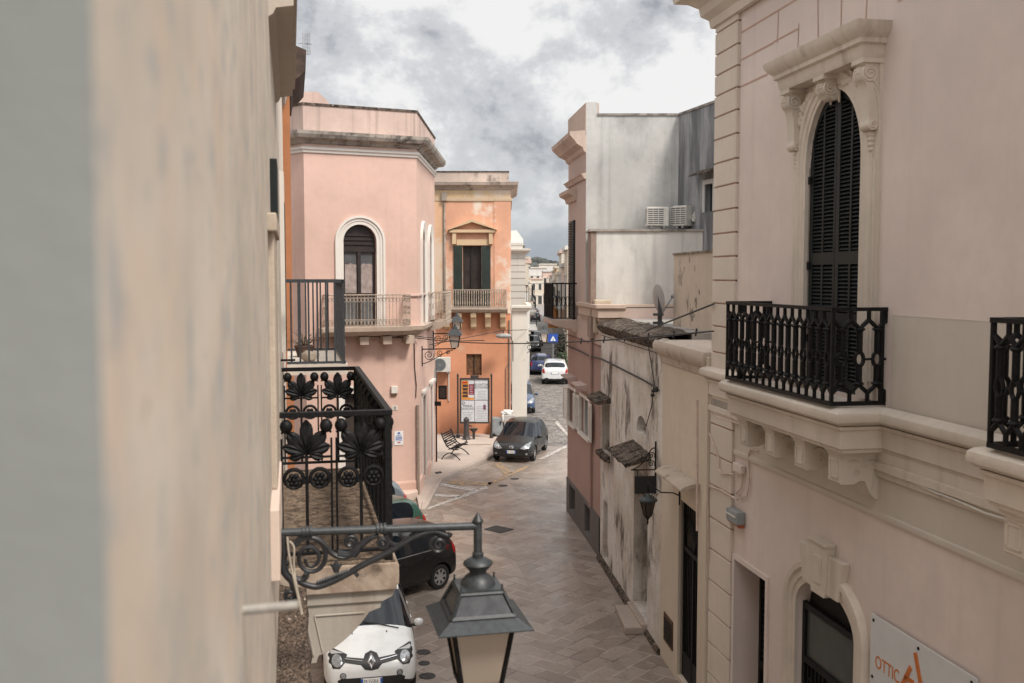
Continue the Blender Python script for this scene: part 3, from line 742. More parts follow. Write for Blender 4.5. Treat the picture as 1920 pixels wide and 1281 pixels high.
# ================================================================== right: two storey pink and grey house
KW = frame2((1.71, 30.42), (2.26, 25.19)); KL = hypot(.55, 5.23)
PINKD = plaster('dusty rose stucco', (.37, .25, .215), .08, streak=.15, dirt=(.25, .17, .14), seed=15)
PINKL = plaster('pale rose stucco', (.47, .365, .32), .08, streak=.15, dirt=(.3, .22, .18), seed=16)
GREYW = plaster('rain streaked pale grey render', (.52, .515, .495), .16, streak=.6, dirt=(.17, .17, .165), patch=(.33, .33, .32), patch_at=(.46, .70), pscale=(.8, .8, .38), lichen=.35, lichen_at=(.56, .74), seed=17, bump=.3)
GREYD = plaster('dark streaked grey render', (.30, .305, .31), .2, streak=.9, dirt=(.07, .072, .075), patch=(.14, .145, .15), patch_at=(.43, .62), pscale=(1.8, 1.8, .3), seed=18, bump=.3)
PLINTH = plaster('grey plinth', (.14, .125, .12), .15, streak=.1, seed=19)
gre = thing('grey_house', 'house with a streaked grey end wall and rose street front with white shutters', 'house', (1.71, 30.42, 0))
sG = KW.px(1098, 500)[0]; GY = KW(sG, 0, 0).y; GX = KW(sG, 0, 0).x
GT = at_y(1180, 217, GY).z
lowT = 6.42; split = KW.px(1100, 640)[1]
wz = [KW.px(1068, 727), KW.px(1080, 740), KW.px(1090, 740), KW.px(1107, 760)]
wzb, wzt = KW.px(1081, 800)[1], KW.px(1081, 736)[1]
wA = rect(wz[0][0], wz[1][0], wzb, wzt); wB = rect(wz[2][0], wz[3][0], wzb, wzt)
bA = rect(KW.px(1069, 900)[0], KW.px(1080, 920)[0], .18, .95); bB = rect(KW.px(1098, 950)[0], KW.px(1108, 960)[0], .18, .95)
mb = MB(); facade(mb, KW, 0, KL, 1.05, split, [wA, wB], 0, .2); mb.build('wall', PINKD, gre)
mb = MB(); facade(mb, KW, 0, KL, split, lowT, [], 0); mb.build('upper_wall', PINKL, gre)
mb = MB(); mb.extr(KW, [(0, split-.02), (.02, split-.015), (.02, split+.015), (0, split+.02)], 0, KL); mb.build('wall_line', plain('rose line', (.22, .12, .10), .9), gre)
mb = MB(); facade(mb, KW, 0, KL, 0, 1.05, [bA, bB], .03, .2); mb.box(KW, 0, KL, 0, .03, 1.05, 1.06)
mb.build('plinth', PLINTH, gre)
for b_ in (bA, bB):
    mb = MB(); mb.sheet(KW, b_, (), -.15); mb.build('cellar_opening', BLACKHOLE, gre)
mb = MB(); mb.box(KW, 0, KL, -4, -.25, 0, lowT); mb.build('core', PINKL, gre)
mb = MB()
mb.moulding([(p.x, p.y) for p in (KW(sG-.6, 0, 0), KW(KL, 0, 0), KW(KL, -.6, 0))], [(0, 6.08), (.03, 6.08), (.04, 6.14), (.10, 6.18), (.10, 6.36), (.16, 6.42), (.16, 6.5), (0, 6.52)])
mb.box(KW, sG, KL, -3, 0, 6.44, 6.5)
mb.build('low_cornice', plaster('worn rose stone', (.50, .39, .32), .12, streak=.3, seed=20), gre)
def shutter_window(fr, lp, par, d=.0):
    s0, s1, z0, z1 = lp[0][0], lp[1][0], lp[0][1], lp[2][1]
    mb = MB(); mb.box(fr, s0, s1, -.2, -.16, z0, z1); wn0 = mb.build('window', DARKGLASS, par)
    mb = MB(); surround(mb, fr, [(s0, z0), (s0, z1), (s1, z1), (s1, z0)], [(0, -.01), (0, .04), (.10, .04), (.10, -.01)]); mb.box(fr, s0-.14, s1+.14, 0, .09, z0-.09, z0); mb.build('window_frame', WHITEP, wn0)
    w_ = (s1-s0)/2
    for a, sg in ((s0, -1), (s1, 1)):
        mb = MB(); ang = R(5)
        f2 = Frame((fr(a, .05, 0).x, fr(a, .05, 0).y), ((fr.u*sg*cos(ang)+fr.n*sin(ang)).x, (fr.u*sg*cos(ang)+fr.n*sin(ang)).y))
        for p, q, c, e in ((0, .05, z0, z1), (w_-.05, w_, z0, z1), (.05, w_-.05, z0, z0+.07), (.05, w_-.05, z1-.07, z1)): mb.box(f2, p, q, -.02, .02, c, e)
        z = z0+.09
        while z < z1-.1:
            mb.box(f2, .05, w_-.05, -.012, .012, z, z+.028); z += .05
        mb.build('shutter', WHITEP, wn0)
shutter_window(KW, wA, gre); shutter_window(KW, wB, gre)
for s_, z_ in ((KW.px(1075, 700)[0], 4.25), (KW.px(1095, 715)[0], 4.2)):
    mb = MB(); mb.extr(KW, [(0, z_-.12), (.1, z_-.1), (.28, z_-.02), (.3, z_+.03), (0, z_+.06)], s_-.55, s_+.55); mb.build('window_cornice', PINKL, gre)
mb = MB(); dsx = KW.px(1112, 750)[0]; mb.tube([KW(dsx, .06, 1.1), KW(dsx, .06, split+.1)], .045, 8); mb.tube([KW(dsx, .06, split+.1), KW(dsx, .06, split+.32)], [.05, .09], 8); mb.build('downpipe', PINKD, gre)
# upper storey
mb = MB(); up = KW.px(1072, 430)
hu = rect(KW.px(1068, 450)[0]-.05, KW.px(1077, 450)[0]+.1, 5.95, KW.px(1072, 415)[1])
facade(mb, KW, 0, sG-.001, lowT, GT, [hu], 0, .25); mb.build('street_wall', PINKL, gre)
mb = MB(); mb.sheet(KW, hu, (), -.2); wv = mb.build('balcony_door', BLACKHOLE, gre)
mb = MB()
s0, s1 = hu[0][0], hu[1][0]
for i in range(40):
    z = 6.0+i*.075
    if z < hu[2][1]-.05: mb.box(KW, s0+.03, s1-.03, -.02, .04, z, z+.05)
mb.box(KW, s1, s1+.05, .0, .06, 5.95, hu[2][1]); mb.build('shutter', DKGREEN, wv)
mb = MB(); mb.extr(KW, [(0, hu[2][1]+.55), (.06, hu[2][1]+.55), (.1, hu[2][1]+.68), (.26, hu[2][1]+.76), (.28, hu[2][1]+.86), (0, hu[2][1]+.88)], s0-.3, min(s1+.3, sG-.02)); mb.build('door_cornice', plaster('rose stone', (.52, .41, .34), .1, streak=.25, seed=21), gre)
GC = plaster('weathered rose cornice', (.50, .39, .33), .12, streak=.35, seed=22, lichen=.3)
zc = GT-.95
pth = [KW(0, -3, 0), KW(0, 0, 0), KW(sG, 0, 0)]
mb = MB(); mb.moulding([(p.x, p.y) for p in pth], [(0, zc-.05), (.06, zc), (.10, zc+.1), (.26, zc+.2), (.30, zc+.26), (.44, zc+.42), (.46, zc+.52), (0, zc+.56)])
mb.moulding([(p.x, p.y) for p in pth], [(0, zc-.75), (.05, zc-.75), (.10, zc-.66), (.14, zc-.62), (0, zc-.58)])
mb.build('cornice', GC, gre)
mb = MB(); mb.box(KW, 0, sG, -.35, .02, GT-.5, GT+.35); mb.build('parapet', GC, gre)
GE = Frame((GX, GY), (1, 0))
ex = at_y(1270, 500, GY).x-GX
mb = MB(); mb.sheet(GE, [(0, 6.4), (ex, 6.4), (ex, GT), (.3, GT), (.3, GT+.36), (0, GT+.36)], (), .0); mb.box(GE, 0, ex, -3, -.02, 0, GT-.02)
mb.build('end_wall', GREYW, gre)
p2 = at_y(1343, 192, 1); 
a0 = Vector((GX+ex, GY, 0)); r_ = ray(1343, 192); tt = (GT-EYE)/r_.z; b0 = Vector((r_.x*tt, r_.y*tt, 0))
AW = Frame((a0.x, a0.y), (b0.x-a0.x, b0.y-a0.y)); AL = (b0-a0).length
q0, q1 = AW.px(1322, 370)[0], AW.px(1337, 370)[0]; qz0, qz1 = AW.px(1330, 397)[1], AW.px(1330, 345)[1]
sw = rect(q0, q1, qz0, qz1)
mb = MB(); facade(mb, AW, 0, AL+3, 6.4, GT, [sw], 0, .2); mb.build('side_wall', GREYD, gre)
mb = MB(); mb.sheet(AW, sw, (), -.15); ww = mb.build('small_window', DARKGLASS, gre)
mb = MB(); surround(mb, AW, [(q0, qz0), (q0, qz1), (q1, qz1), (q1, qz0)], [(0, -.01), (0, .02), (.12, .02), (.12, -.01)]); mb.build('window_frame', GREYW, ww)
mb = MB(); mb.extr(AW, [(0, qz1+.32), (.3, qz1+.22), (.3, qz1+.26), (0, qz1+.40)], q0-.35, q1+.3); mb.build('window_ledge', COPD, ww)
mb = MB(); mb.box(GE, .3, ex, -.2, .03, GT, GT+.06); mb.box(AW, 0, AL+3, -.2, .03, GT, GT+.06); mb.build('coping', plaster('dark roof coping', (.34, .31, .28), .3, streak=.3, seed=23, lichen=.7, lichen_at=(.45, .6)), gre)
# balcony on the street front
bs0, bs1 = -.15, KW.px(1078, 600)[0]; bd = .75
mb = MB(); mb.extr(KW, [(0, 5.62), (.1, 5.62), (.2, 5.72), (bd-.1, 5.8), (bd, 5.86), (bd, 5.96), (0, 5.96)], bs0, bs1+.4); mb.build('balcony_slab', GC, gre)
mb = MB(); mb.box(KW, bs0, bs1+.3, bd-.06, bd-.02, 7.0, 7.04); mb.box(KW, bs0, bs1+.3, bd-.06, bd-.02, 6.0, 6.03); mb.box(KW, bs1+.27, bs1+.31, 0, bd-.02, 7.0, 7.04); mb.box(KW, bs1+.27, bs1+.31, 0, bd-.02, 6.0, 6.03)
for i in range(int((bs1+.4-bs0)/.1)):
    s = bs0+i*.1; mb.box(KW, s, s+.025, bd-.05, bd-.03, 6.0, 7.0)
    if i % 2: mb.tube([KW(s+.06+.05*cos(t), bd-.04, 6.5+.12*sin(t)) for t in [2*pi*k/10 for k in range(10)]], .01, 4, True)
for i in range(6):
    d = .08+i*.12; mb.box(KW, bs1+.28, bs1+.30, d, d+.03, 6.0, 7.0); mb.tube([KW(bs1+.29, d+.07+.05*cos(t), 6.5+.14*sin(t)) for t in [2*pi*k/10 for k in range(10)]], .012, 4, True)
mb.build('railing', IRON, gre)
# rooftop annex: pale block in front of the grey end wall
ax0 = at_y(1118, 500, 26.0).x; AXY = 26.0; axt = at_y(1200, 434, AXY).z
ann = thing('rooftop_annex', 'pale whitewashed rooftop block with brown edge standing before the grey end wall', 'building', (ax0, AXY, 5.8))
AN = Frame((ax0, AXY), (1, 0))
mb = MB(); mb.box(AN, .0, 5, -1.3, 0, 4.5, axt); mb.build('wall', plaster('whitewashed render', (.64, .62, .58), .08, streak=.7, dirt=(.25, .24, .23), patch=(.46, .445, .42), patch_at=(.46, .68), pscale=(.9, .9, .4), lichen=.25, lichen_at=(.58, .74), seed=24), ann)
mb = MB(); mb.box(AN, -.14, 0, -1.2, .004, 5.6, axt-.02); mb.build('edge_strip', plain('brown edge render', (.26, .19, .155), .9, 0, .15, 4), ann)
mb = MB(); mb.box(AN, -.18, 5, -1.3, .05, axt, axt+.06); mb.build('coping', plaster('grey coping', (.36, .32, .28), .3, streak=.3, seed=25, lichen=.6, lichen_at=(.45, .6)), ann)
mb = MB(); rs = random.Random(2)
mb.box(AN, -.08, .36, .0, .45, 5.75, 6.62); mb.build('chimney_stub', plaster('crumbling stone stub', (.46, .38, .29), .2, streak=.3, seed=26, lichen=.95, lichen_at=(.5, .62), bump=.8), ann, bevel=.03)
# ================================================================== left: the near cream house (its window is where the picture is taken)
LW = Frame((-.12, 0), (-.2223, 1))
NEAR = Mt('weathered cream limewash', .9, spec=.2)
_b = NEAR.mix(NEAR.ramp(NEAR.noise((1, 1.5, 2.2), 8, .62), .3, .7), (.41, .36, .30), (.56, .495, .42))
_b = NEAR.mix(NEAR.ramp(NEAR.noise((2, 3.2, 4.2), 8, .65, loc=(4, 2, 1)), .46, .66, 0, .55), _b, (.54, .415, .32))
_b = NEAR.mix(NEAR.ramp(NEAR.noise((3, 7, 8), 8, .65, loc=(1, 9, 3)), .50, .66, 0, .8), _b, (.34, .34, .33))
_b = NEAR.mix(NEAR.ramp(NEAR.noise((5, 9, 24), 6, .7, loc=(2, 2, 2)), .64, .72, 0, .6), _b, (.28, .22, .17))
NEAR.color(_b); NEAR.bump(NEAR.math('ADD', NEAR.noise(22, 6, .6), NEAR.noise(5, 4)), .06, .004)
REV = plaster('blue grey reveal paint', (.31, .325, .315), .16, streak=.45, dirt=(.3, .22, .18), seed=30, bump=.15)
JAMB = plaster('brown grey stone jamb', (.42, .35, .28), .2, streak=.5, dirt=(.2, .16, .13), seed=31, bump=.5)
_l = Mt('lichen covered stone', .95, spec=.15); _cc = _l.mix(_l.ramp(_l.noise((60, 22, 60), 8, .72), .42, .60), (.035, .026, .02), (.17, .125, .095))
_cc = _l.mix(_l.ramp(_l.noise((90, 40, 90), 6, .7, loc=(3, 1, 4)), .58, .66), _cc, (.40, .30, .235)); _cc = _l.mix(_l.ramp(_l.noise((26, 14, 26), 6, .7, loc=(8, 1, 4)), .62, .67), _cc, (.58, .49, .43)); _l.color(_cc); _l.bump(_l.noise(30, 8, .7), .9, .02); LICH = _l.m
_l = Mt('brown mossy slab', .95, spec=.15); _cc = _l.mix(_l.ramp(_l.noise(9, 9, .75), .38, .62), (.055, .040, .030), (.22, .16, .115)); _cc = _l.mix(_l.ramp(_l.noise(26, 7, .7, loc=(3, 1, 4)), .55, .66), _cc, (.36, .28, .21)); _l.color(_cc); _l.bump(_l.noise(30, 8, .7), .7, .02); SLABTOP = _l.m
SLABF = plaster('stained cream stone face', (.45, .37, .295), .14, streak=.8, dirt=(.12, .085, .06), seed=38, patch=(.22, .16, .12), patch_at=(.49, .60), lichen=.75, lichen_at=(.52, .64), bump=.3)
hom = thing('corner_house', 'near weathered cream house on the left with a lichened ledge and a black iron balcony', 'house', (-.12, 0, 0))
NS, NE = .64, 13.0
mb = MB(); mb.sheet(LW, rect(NS, NE, 0, 12.5), [rect(8.4, 10.4, 4.9, 7.9)], 0); mb.ring(LW, rect(8.4, 10.4, 4.9, 7.9), 0, -.3)
mb.sheet(LW, rect(-9, -.55, 0, 12.5), (), 0); mb.sheet(LW, rect(-.55, NS, 0, 5.9), (), 0); mb.sheet(LW, rect(-.55, NS, 8.9, 12.5), (), 0)
mb.box(LW, -9, -.56, -6, -.02, 0, 12.5); mb.box(LW, NS+.02, NE, -6, -.35, 0, 12.5); mb.box(LW, -.55, NS, -6, -1.2, 0, 12.5)
mb.build('wall', NEAR.m, hom)
mb = MB(); mb.add([LW(NS, 0, 5.9), LW(NS, -1.2, 5.9), LW(NS, -1.2, 8.9), LW(NS, 0, 8.9)], [(0, 1, 2, 3)])
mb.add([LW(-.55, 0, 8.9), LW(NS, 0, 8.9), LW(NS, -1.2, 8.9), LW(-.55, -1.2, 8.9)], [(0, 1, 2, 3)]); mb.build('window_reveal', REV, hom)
mb = MB(); mb.box(LW, -.55, NS-.003, -1.0, .06, 5.9, 6.55); mb.build('window_sill', plaster('plum grey sill', (.30, .24, .22), .1, streak=0, seed=35), hom)
mb = MB(); mb.sheet(LW, rect(8.4, 10.4, 4.9, 7.9), (), -.25); mb.build('balcony_door', DKGREEN, hom)
mb = MB(); mb.extr(LW, [(0, 8.93), (.03, 8.95), (.05, 8.99), (.165, 9.01), (.165, 9.07), (.19, 9.08), (.19, 9.2), (0, 9.26)], 6.9, 10.3); mb.build('door_hood', plaster('grey cream hood', (.50, .44, .38), .12, streak=.3, seed=41), hom, smooth=35)
mb = MB(); mb.box(LW, 6.5, 7.1, 0, .045, 7.57, 7.95); mb.build('shutter', DKGREEN, hom, bevel=.005)
# window frame trim further along and the lower block
mb = MB()
mb.box(LW, 5.7, 6.9, -.02, .032, 6.0, 7.52); mb.box(LW, 5.55, 7.0, -.02, .05, 7.45, 7.55); mb.build('stone_jamb', JAMB, hom, bevel=.01)
mb = MB(); mb.box(LW, 5.2, 6.6, -.02, .045, 5.62, 6.0); mb.build('stone_block', plaster('pale pink stone', (.62, .50, .42), .08, streak=.15, seed=36), hom, bevel=.008)
# lichened ledge below the window
mb = MB(); rs = random.Random(4); N_ = 60; pf = [(0, 5.93), (.10, 5.91), (.17, 5.89), (.185, 5.84), (.17, 5.78), (.10, 5.70), (.05, 5.62), (0, 5.60)]
for i in range(N_+1):
    for d, z in pf: mb.v.append(LW(.6+7.3*i/N_, d*1.16+(rs.uniform(-.012, .012) if d else 0), z-1.15+rs.uniform(-.012, .012)))
k = len(pf)
for i in range(N_):
    for q in range(k-1): mb.f.append((i*k+q, i*k+q+1, (i+1)*k+q+1, (i+1)*k+q)); mb.mi.append(0)
mb.f.append(tuple(N_*k+q for q in range(k))); mb.mi.append(0)
mb.build('stone_ledge', LICH, hom, smooth=50)
CRK = plain('dark plaster crack', (.19, .15, .12), .95, 0, .4, 20); rs = random.Random(12)
for s_, za_, zb_, w_ in ((3.43, 7.5, 11.5, .02), (2.30, 5.7, 6.42, .007), (2.6, 7.9, 9.5, .012)):
    mb = MB(); n_ = 24
    for i in range(n_+1):
        o_ = rs.uniform(-.012, .012); k_ = w_*rs.uniform(.2, 1.); z_ = za_+(zb_-za_)*i/n_
        mb.v += [LW(s_+o_, .0025, z_), LW(s_+o_+k_, .0025, z_)]
    for i in range(n_): mb.f.append((2*i, 2*i+1, 2*i+3, 2*i+2)); mb.mi.append(0)
    mb.build('wall_crack', CRK, hom)
mb = MB(); a = LW.px(455, 1145); mb.tube([LW(a[0], -.02, a[1]), LW(a[0], .125, a[1]+.004)], .011, 10); mb.build('pipe_stub', plain('grey pipe', (.30, .28, .25), .6, 0, .2, 20), hom, smooth=40)
# balcony: slab, corbels, cast iron railing with palmettes
BS0, BS1, BO = 7.95, 12.1, .95
mb = MB(); mb.extr(LW, [(0, 4.66), (BO-.02, 4.66), (BO-.02, 4.70), (BO, 4.71), (BO, 4.86), (BO-.02, 4.885), (0, 4.885)], BS0, BS1); bsl = mb.build('balcony_slab', SLABF, hom, bevel=.01)
mb = MB(); mb.box(LW, BS0+.02, BS1-.02, 0, BO-.03, 4.884, 4.892); mb.build('slab_top', SLABTOP, bsl)
def corbel(s0, s1):
    mb = MB()
    mb.extr(LW, [(0, 4.66), (BO-.03, 4.66), (BO-.05, 4.60), (BO-.13, 4.56), (0, 4.56)], s0-.02, s1+.02)
    o = [(0, 4.56), (BO-.14, 4.56), (BO-.15, 4.50), (BO-.24, 4.47)]+bez((BO-.24, 4.47), (BO-.34, 4.32), (.42, 4.16), (.30, 4.14), 8)[1:]+[(.28, 4.08), (.20, 4.08), (.19, 4.14), (0, 4.17)]
    mb.extr(LW, o, s0, s1)
    for a in (s0,):
        mb.tube([LW(a-.002, d, z) for d, z in ((.27, 4.47), (BO-.28, 4.47))], .012, 4)
        mb.tube([LW(a-.002, d, z) for d, z in ((.02, 4.46), (.20, 4.46), (.26, 4.14))], .012, 4)
        mb.tube([LW(a-.002, d, z) for d, z in ((.27, 4.47), (.33, 4.17))], .010, 4)
    mb.build('corbel', plaster('cream carved corbel', (.40, .365, .32), .12, streak=.45, dirt=(.2, .15, .11), seed=37, lichen=.3), bsl, bevel=.005)
corbel(BS0+.06, BS0+.36); corbel(9.9, 10.2); corbel(BS1-.4, BS1-.1)
mb = MB()
RZ0, RZ1, RD = 4.97, 6.13, .89
for fr_, pts in ((0, 0),):
    mb.box(LW, BS0+.05, BS0+.10, 0, RD+.02, RZ1-.045, RZ1); mb.box(LW, BS1-.10, BS1-.05, 0, RD+.02, RZ1-.045, RZ1); mb.box(LW, BS0+.10, BS1-.10, RD-.035, RD+.02, RZ1-.045, RZ1)
    mb.box(LW, BS0+.06, BS0+.09, 0, RD, RZ0, RZ0+.03); mb.box(LW, BS1-.09, BS1-.06, 0, RD, RZ0, RZ0+.03); mb.box(LW, BS0+.09, BS1-.09, RD-.02, RD+.01, RZ0, RZ0+.03)
    mb.box(LW, BS0+.055, BS0+.105, RD-.045, RD+.015, 4.89, RZ1-.046); mb.box(LW, BS1-.105, BS1-.055, RD-.045, RD+.015, 4.89, RZ1-.046)
rail = mb.build('railing', IRON, hom, bevel=.005)
def leaf_blade(F_, cx_, cz, ang, ln, wd, th=.012):
    """pointed, ribbed leaf from (cx, cz) in direction ang"""
    mbv = []; n = 7
    d_ = (sin(ang), cos(ang)); p_ = (cos(ang), -sin(ang))
    for i in range(n+1):
        t = i/n; w_ = wd*max(.06, sin(pi*(.06+.94*t**1.7)))**.6*(.35+.65*min(1, t*2.2)) if i < n else .010
        for q, h in ((-1, 0), (-.45, th*1.2), (0, th*.35), (.45, th*1.2), (1, 0)):
            mbv.append(F_(cx_+d_[0]*ln*t+p_[0]*w_*q, h+th*1.2*sin(pi*t), cz+d_[1]*ln*t+p_[1]*w_*q))
    fs = [(i*5+q, i*5+q+1, i*5+5+q+1, i*5+5+q) for i in range(n) for q in range(4)]
    return mbv, fs
def palmette_panel(F_, w, z0, z1):
    """one cast panel, local a in (-w/2, w/2); F_(a, depth, z)"""
    mb = MB(); h = z1-z0; za = z0+h*.70; c = w/2-.02
    for a in (-c, c): mb.tube([F_(a, 0, z0), F_(a, 0, z0+h*.84)], .0095, 5)
    mb.tube([F_(0, 0, z0), F_(0, 0, za+.03)], .0125, 6)
    mb.tube([F_(-c, 0, za), F_(c, 0, za)], .011, 5)
    for a in (-.62, -.36, 0, .36, .62) if False else (): pass
    for ang, ln, wd in ((0, .275, .056), (.72, .235, .056), (-.72, .235, .056), (1.28, .20, .048), (-1.28, .20, .048), (1.88, .145, .038), (-1.88, .145, .038)):
        sc = h/1.13*min(1, w/.42)
        v, f = leaf_blade(F_, 0, za+.035, ang, ln*sc, wd*sc); mb.add(v, f)
        v, f = leaf_blade(lambda a, d, z: F_(a, -d, z), 0, za+.035, ang, ln*sc, wd*sc); mb.add(v, f)
    for sg in (-1, 1):
        mb.ball(F_(sg*c*.80, 0, z1-.075), .052, 9, (1, 1, 1.1)); mb.tube([F_(sg*c, 0, z0+h*.88), F_(sg*c*.9, 0, z1-.11), F_(sg*c*.83, 0, z1-.04)], .010, 5)
        # rosette with curl
        rc = (sg*c*.52, z0+h*.545)
        mb.tube([F_(rc[0]+.075*cos(t), 0, rc[1]+.075*sin(t)) for t in [2*pi*k_/14 for k_ in range(14)]], .016, 6, True)
        for k_ in range(6): mb.ball(F_(rc[0]+.035*cos(k_*pi/3), .004, rc[1]-.01+.035*sin(k_*pi/3)), .024, 6)
        mb.ball(F_(rc[0], .012, rc[1]-.01), .02, 6)
        mb.tube([F_(a, 0, z) for a, z in bez((rc[0]-sg*.07, rc[1]), (rc[0]-sg*.1, rc[1]-.08), (0, rc[1]-.02), (0, rc[1]-.06), 6)], .010, 5)
    return mb
fw = (RD-.03)/2
f0 = None
for s_, nn in ((BS0+.075, 'a'), (BS1-.075, 'b')):
    for i in range(2):
        d_ = fw*(i+.5)+.01
        if f0 is None:
            f0 = palmette_panel(lambda a, t, z: LW(BS0+.075-t, fw*.5+.01+a, z), fw, RZ0+.03, RZ1-.04).build('palmette_panel', IRON, rail, smooth=50)
        else:
            c_ = f0.copy(); COL.objects.link(c_); c_.location = LW.u*(s_-BS0-.075)+LW.n*(d_-fw*.5-.01)
nL = 9; lw_ = (BS1-BS0-.2)/nL; f1 = None
for i in range(nL):
    s_ = BS0+.1+lw_*(i+.5)
    if f1 is None: f1 = palmette_panel(lambda a, t, z: LW(BS0+.1+lw_*.5+a, RD-.01+t, z), lw_, RZ0+.03, RZ1-.04).build('palmette_panel', IRON, rail, smooth=50)
    else: c_ = f1.copy(); COL.objects.link(c_); c_.location = LW.u*(lw_*i)
# ================================================================== left: second house, cream with grey railing
sec = thing('grey_balcony_house', 'pale cream house beyond the near one with a thin grey barred balcony', 'house', (LW(13, 0, 0).x, LW(13, 0, 0).y, 0))
CR2 = plaster('streaked pale cream render', (.66, .58, .50), .08, streak=.4, dirt=(.35, .28, .22), seed=40)
SE = 23.2
mb = MB(); mb.sheet(LW, rect(NE, SE, 0, 11.6), (), -.006); mb.box(LW, NE+.01, SE, -6, -.03, 0, 11.5); mb.build('wall', CR2, sec)
# big eave / cornice seen against the sky
gs = 13.2
mb = MB(); mb.extr(LW, [(0, 11.0), (.06, 11.05), (.12, 11.3), (.12, 11.45), (0, 11.5)], gs, SE-.1); mb.build('eave', plaster('grey cream eave', (.50, .43, .37), .12, streak=.35, seed=41), sec, smooth=35)
mb = MB(); mb.box(LW, 13.6, 14.9, -.006, .05, 6.2, 8.6); mb.build('window_trim', plaster('pale trim', (.62, .58, .52), .05, seed=42), sec)
mb = MB(); mb.box(LW, 13.75, 14.75, .03, .058, 6.2, 8.2); mb.build('shutter', DKGREEN, sec)
mb = MB(); mb.box(LW, 13.15, 15.75, .06, .84, 5.93, 6.06); sl2 = mb.build('balcony_slab', plaster('pale slab', (.60, .53, .46), .1, streak=.3, seed=43), sec)
mb = MB(); D2, Z20, Z21 = .80, 6.10, 7.17
mb.box(LW, 13.2, 13.24, .06, D2, Z21-.04, Z21); mb.box(LW, 13.2, 15.7, D2-.03, D2+.02, Z21-.04, Z21+.001); mb.box(LW, 13.2, 13.23, .06, D2, Z20-.03, Z20); mb.box(LW, 13.2, 15.7, D2-.01, D2+.02, Z20-.03, Z20-.001)
mb.box(LW, 15.66, 15.7, .06, D2-.03, Z21-.04, Z21); mb.box(LW, 15.66, 15.7, .06, D2-.01, Z20-.03, Z20)
r2 = mb.build('railing', IRON_GREY, sec)
b0_ = None
for i in range(7):
    d = .12+i*.112
    if b0_ is None:
        mb = MB(); mb.box(LW, 13.205, 13.23, .108, .132, Z20, Z21-.04); b0_ = mb.build('bar', IRON_GREY, r2)
    else: c_ = b0_.copy(); COL.objects.link(c_); c_.location = LW.n*(d-.12)
b1_ = None
for i in range(22):
    s = 13.3+i*.108
    if b1_ is None:
        mb = MB(); mb.box(LW, 13.29, 13.315, D2-.015, D2+.012, Z20, Z21-.04); b1_ = mb.build('bar', IRON_GREY, r2)
    else: c_ = b1_.copy(); COL.objects.link(c_); c_.location = LW.u*(s-13.3)
for i in range(6):
    c_ = b0_.copy(); COL.objects.link(c_); c_.location = LW.u*2.45+LW.n*(i*.112)
def rock(p, r, mat, label, nm='stone', cat='stone', seed=1, parent=None):
    rs = random.Random(seed); bm = bmesh.new(); bmesh.ops.create_icosphere(bm, subdivisions=2, radius=r)
    for v in bm.verts: v.co *= 1+rs.uniform(-.22, .22); v.co.z *= .6
    me = bpy.data.meshes.new(nm); bm.to_mesh(me); bm.free(); me.materials.append(mat); o = bpy.data.objects.new(nm, me); COL.objects.link(o); o.location = p
    return tag(o, label, cat)
rock(LW(13.6, .36, 6.14), .125, JAMB, 'brown rough stone lying on the floor of the grey barred balcony', seed=3)
mb = MB(); rs = random.Random(6); p = LW(14.5, .3, 6.06)
mb.lathe(p, [(.10, 0), (.13, .12), (.15, .16), (.13, .17)], 12); pot = thing('dried_plant', 'small pot with a dead brown plant at the back of the grey balcony', 'plant', p)
mb.build('pot', plain('dark clay', (.10, .06, .045), .9), pot)
mb = MB()
for i in range(26):
    a = rs.uniform(0, 2*pi); e = rs.uniform(.3, 1.2); l = rs.uniform(.15, .42); q = p+Vector((0, 0, .15)); m_ = q+Vector((cos(a)*cos(e)*l*.6, sin(a)*cos(e)*l*.6, sin(e)*l*.6)); t_ = m_+Vector((cos(a)*l*.4, sin(a)*l*.4, rs.uniform(-.1, .1)))
    mb.tube([q, m_, t_], [.006, .004, .002], 4)
mb.build('twigs', plain('dry twig', (.12, .085, .05), .9), pot)
# ================================================================== left: orange house seen edge-on, with dark eaves
ora = thing('orange_house', 'narrow glimpse of a burnt orange house front under dark timber eaves on the left', 'house', (LW(SE, 0, 0).x, LW(SE, 0, 0).y, 0))
ORG = plaster('burnt orange stucco', (.38, .165, .08), .15, streak=.2, dirt=(.25, .12, .06), seed=44)
OE = 27.0
mb = MB(); mb.box(LW, SE, OE, -6, .16, 0, 11.7); mb.build('wall', ORG, ora)
mb = MB(); mb.extr(LW, [(.15, 11.35), (.20, 11.37), (.24, 11.6), (.40, 11.72), (.52, 11.86), (.54, 12.3), (.15, 12.45)], SE+.0, OE-.3); mb.build('eaves', plain('dark brown timber', (.055, .033, .024), .85, 0, .4, 6), ora)
# TV antenna
ap = at_y(569, 95, LW(SE+.8, .3, 0).y)
ant = thing('tv_antenna', 'small grid television antenna on the roof edge above the dark eaves', 'antenna', (ap.x, ap.y, 12.3))
ALU = plain('dull aluminium', (.35, .36, .37), .4, .6, .1, 5)
mb = MB(); zt_ = at_y(569, 62, ap.y).z; mb.tube([(ap.x, ap.y, 12.2), (ap.x, ap.y, zt_)], .018, 6); mb.build('mast', ALU, ant)
mb = MB()
for z0_, z1_ in ((at_y(0, 82, ap.y).z, at_y(0, 64, ap.y).z), (at_y(0, 103, ap.y).z, at_y(0, 84, ap.y).z)):
    for i in range(8): z = z0_+(z1_-z0_)*i/7; mb.tube([(ap.x+.04, ap.y, z), (ap.x+.17, ap.y-.05, z)], .005, 4)
    for a_ in (.04, .105, .17): mb.tube([(ap.x+a_, ap.y-.03*a_/.1, z0_), (ap.x+a_, ap.y-.03*a_/.1, z1_)], .006, 4)
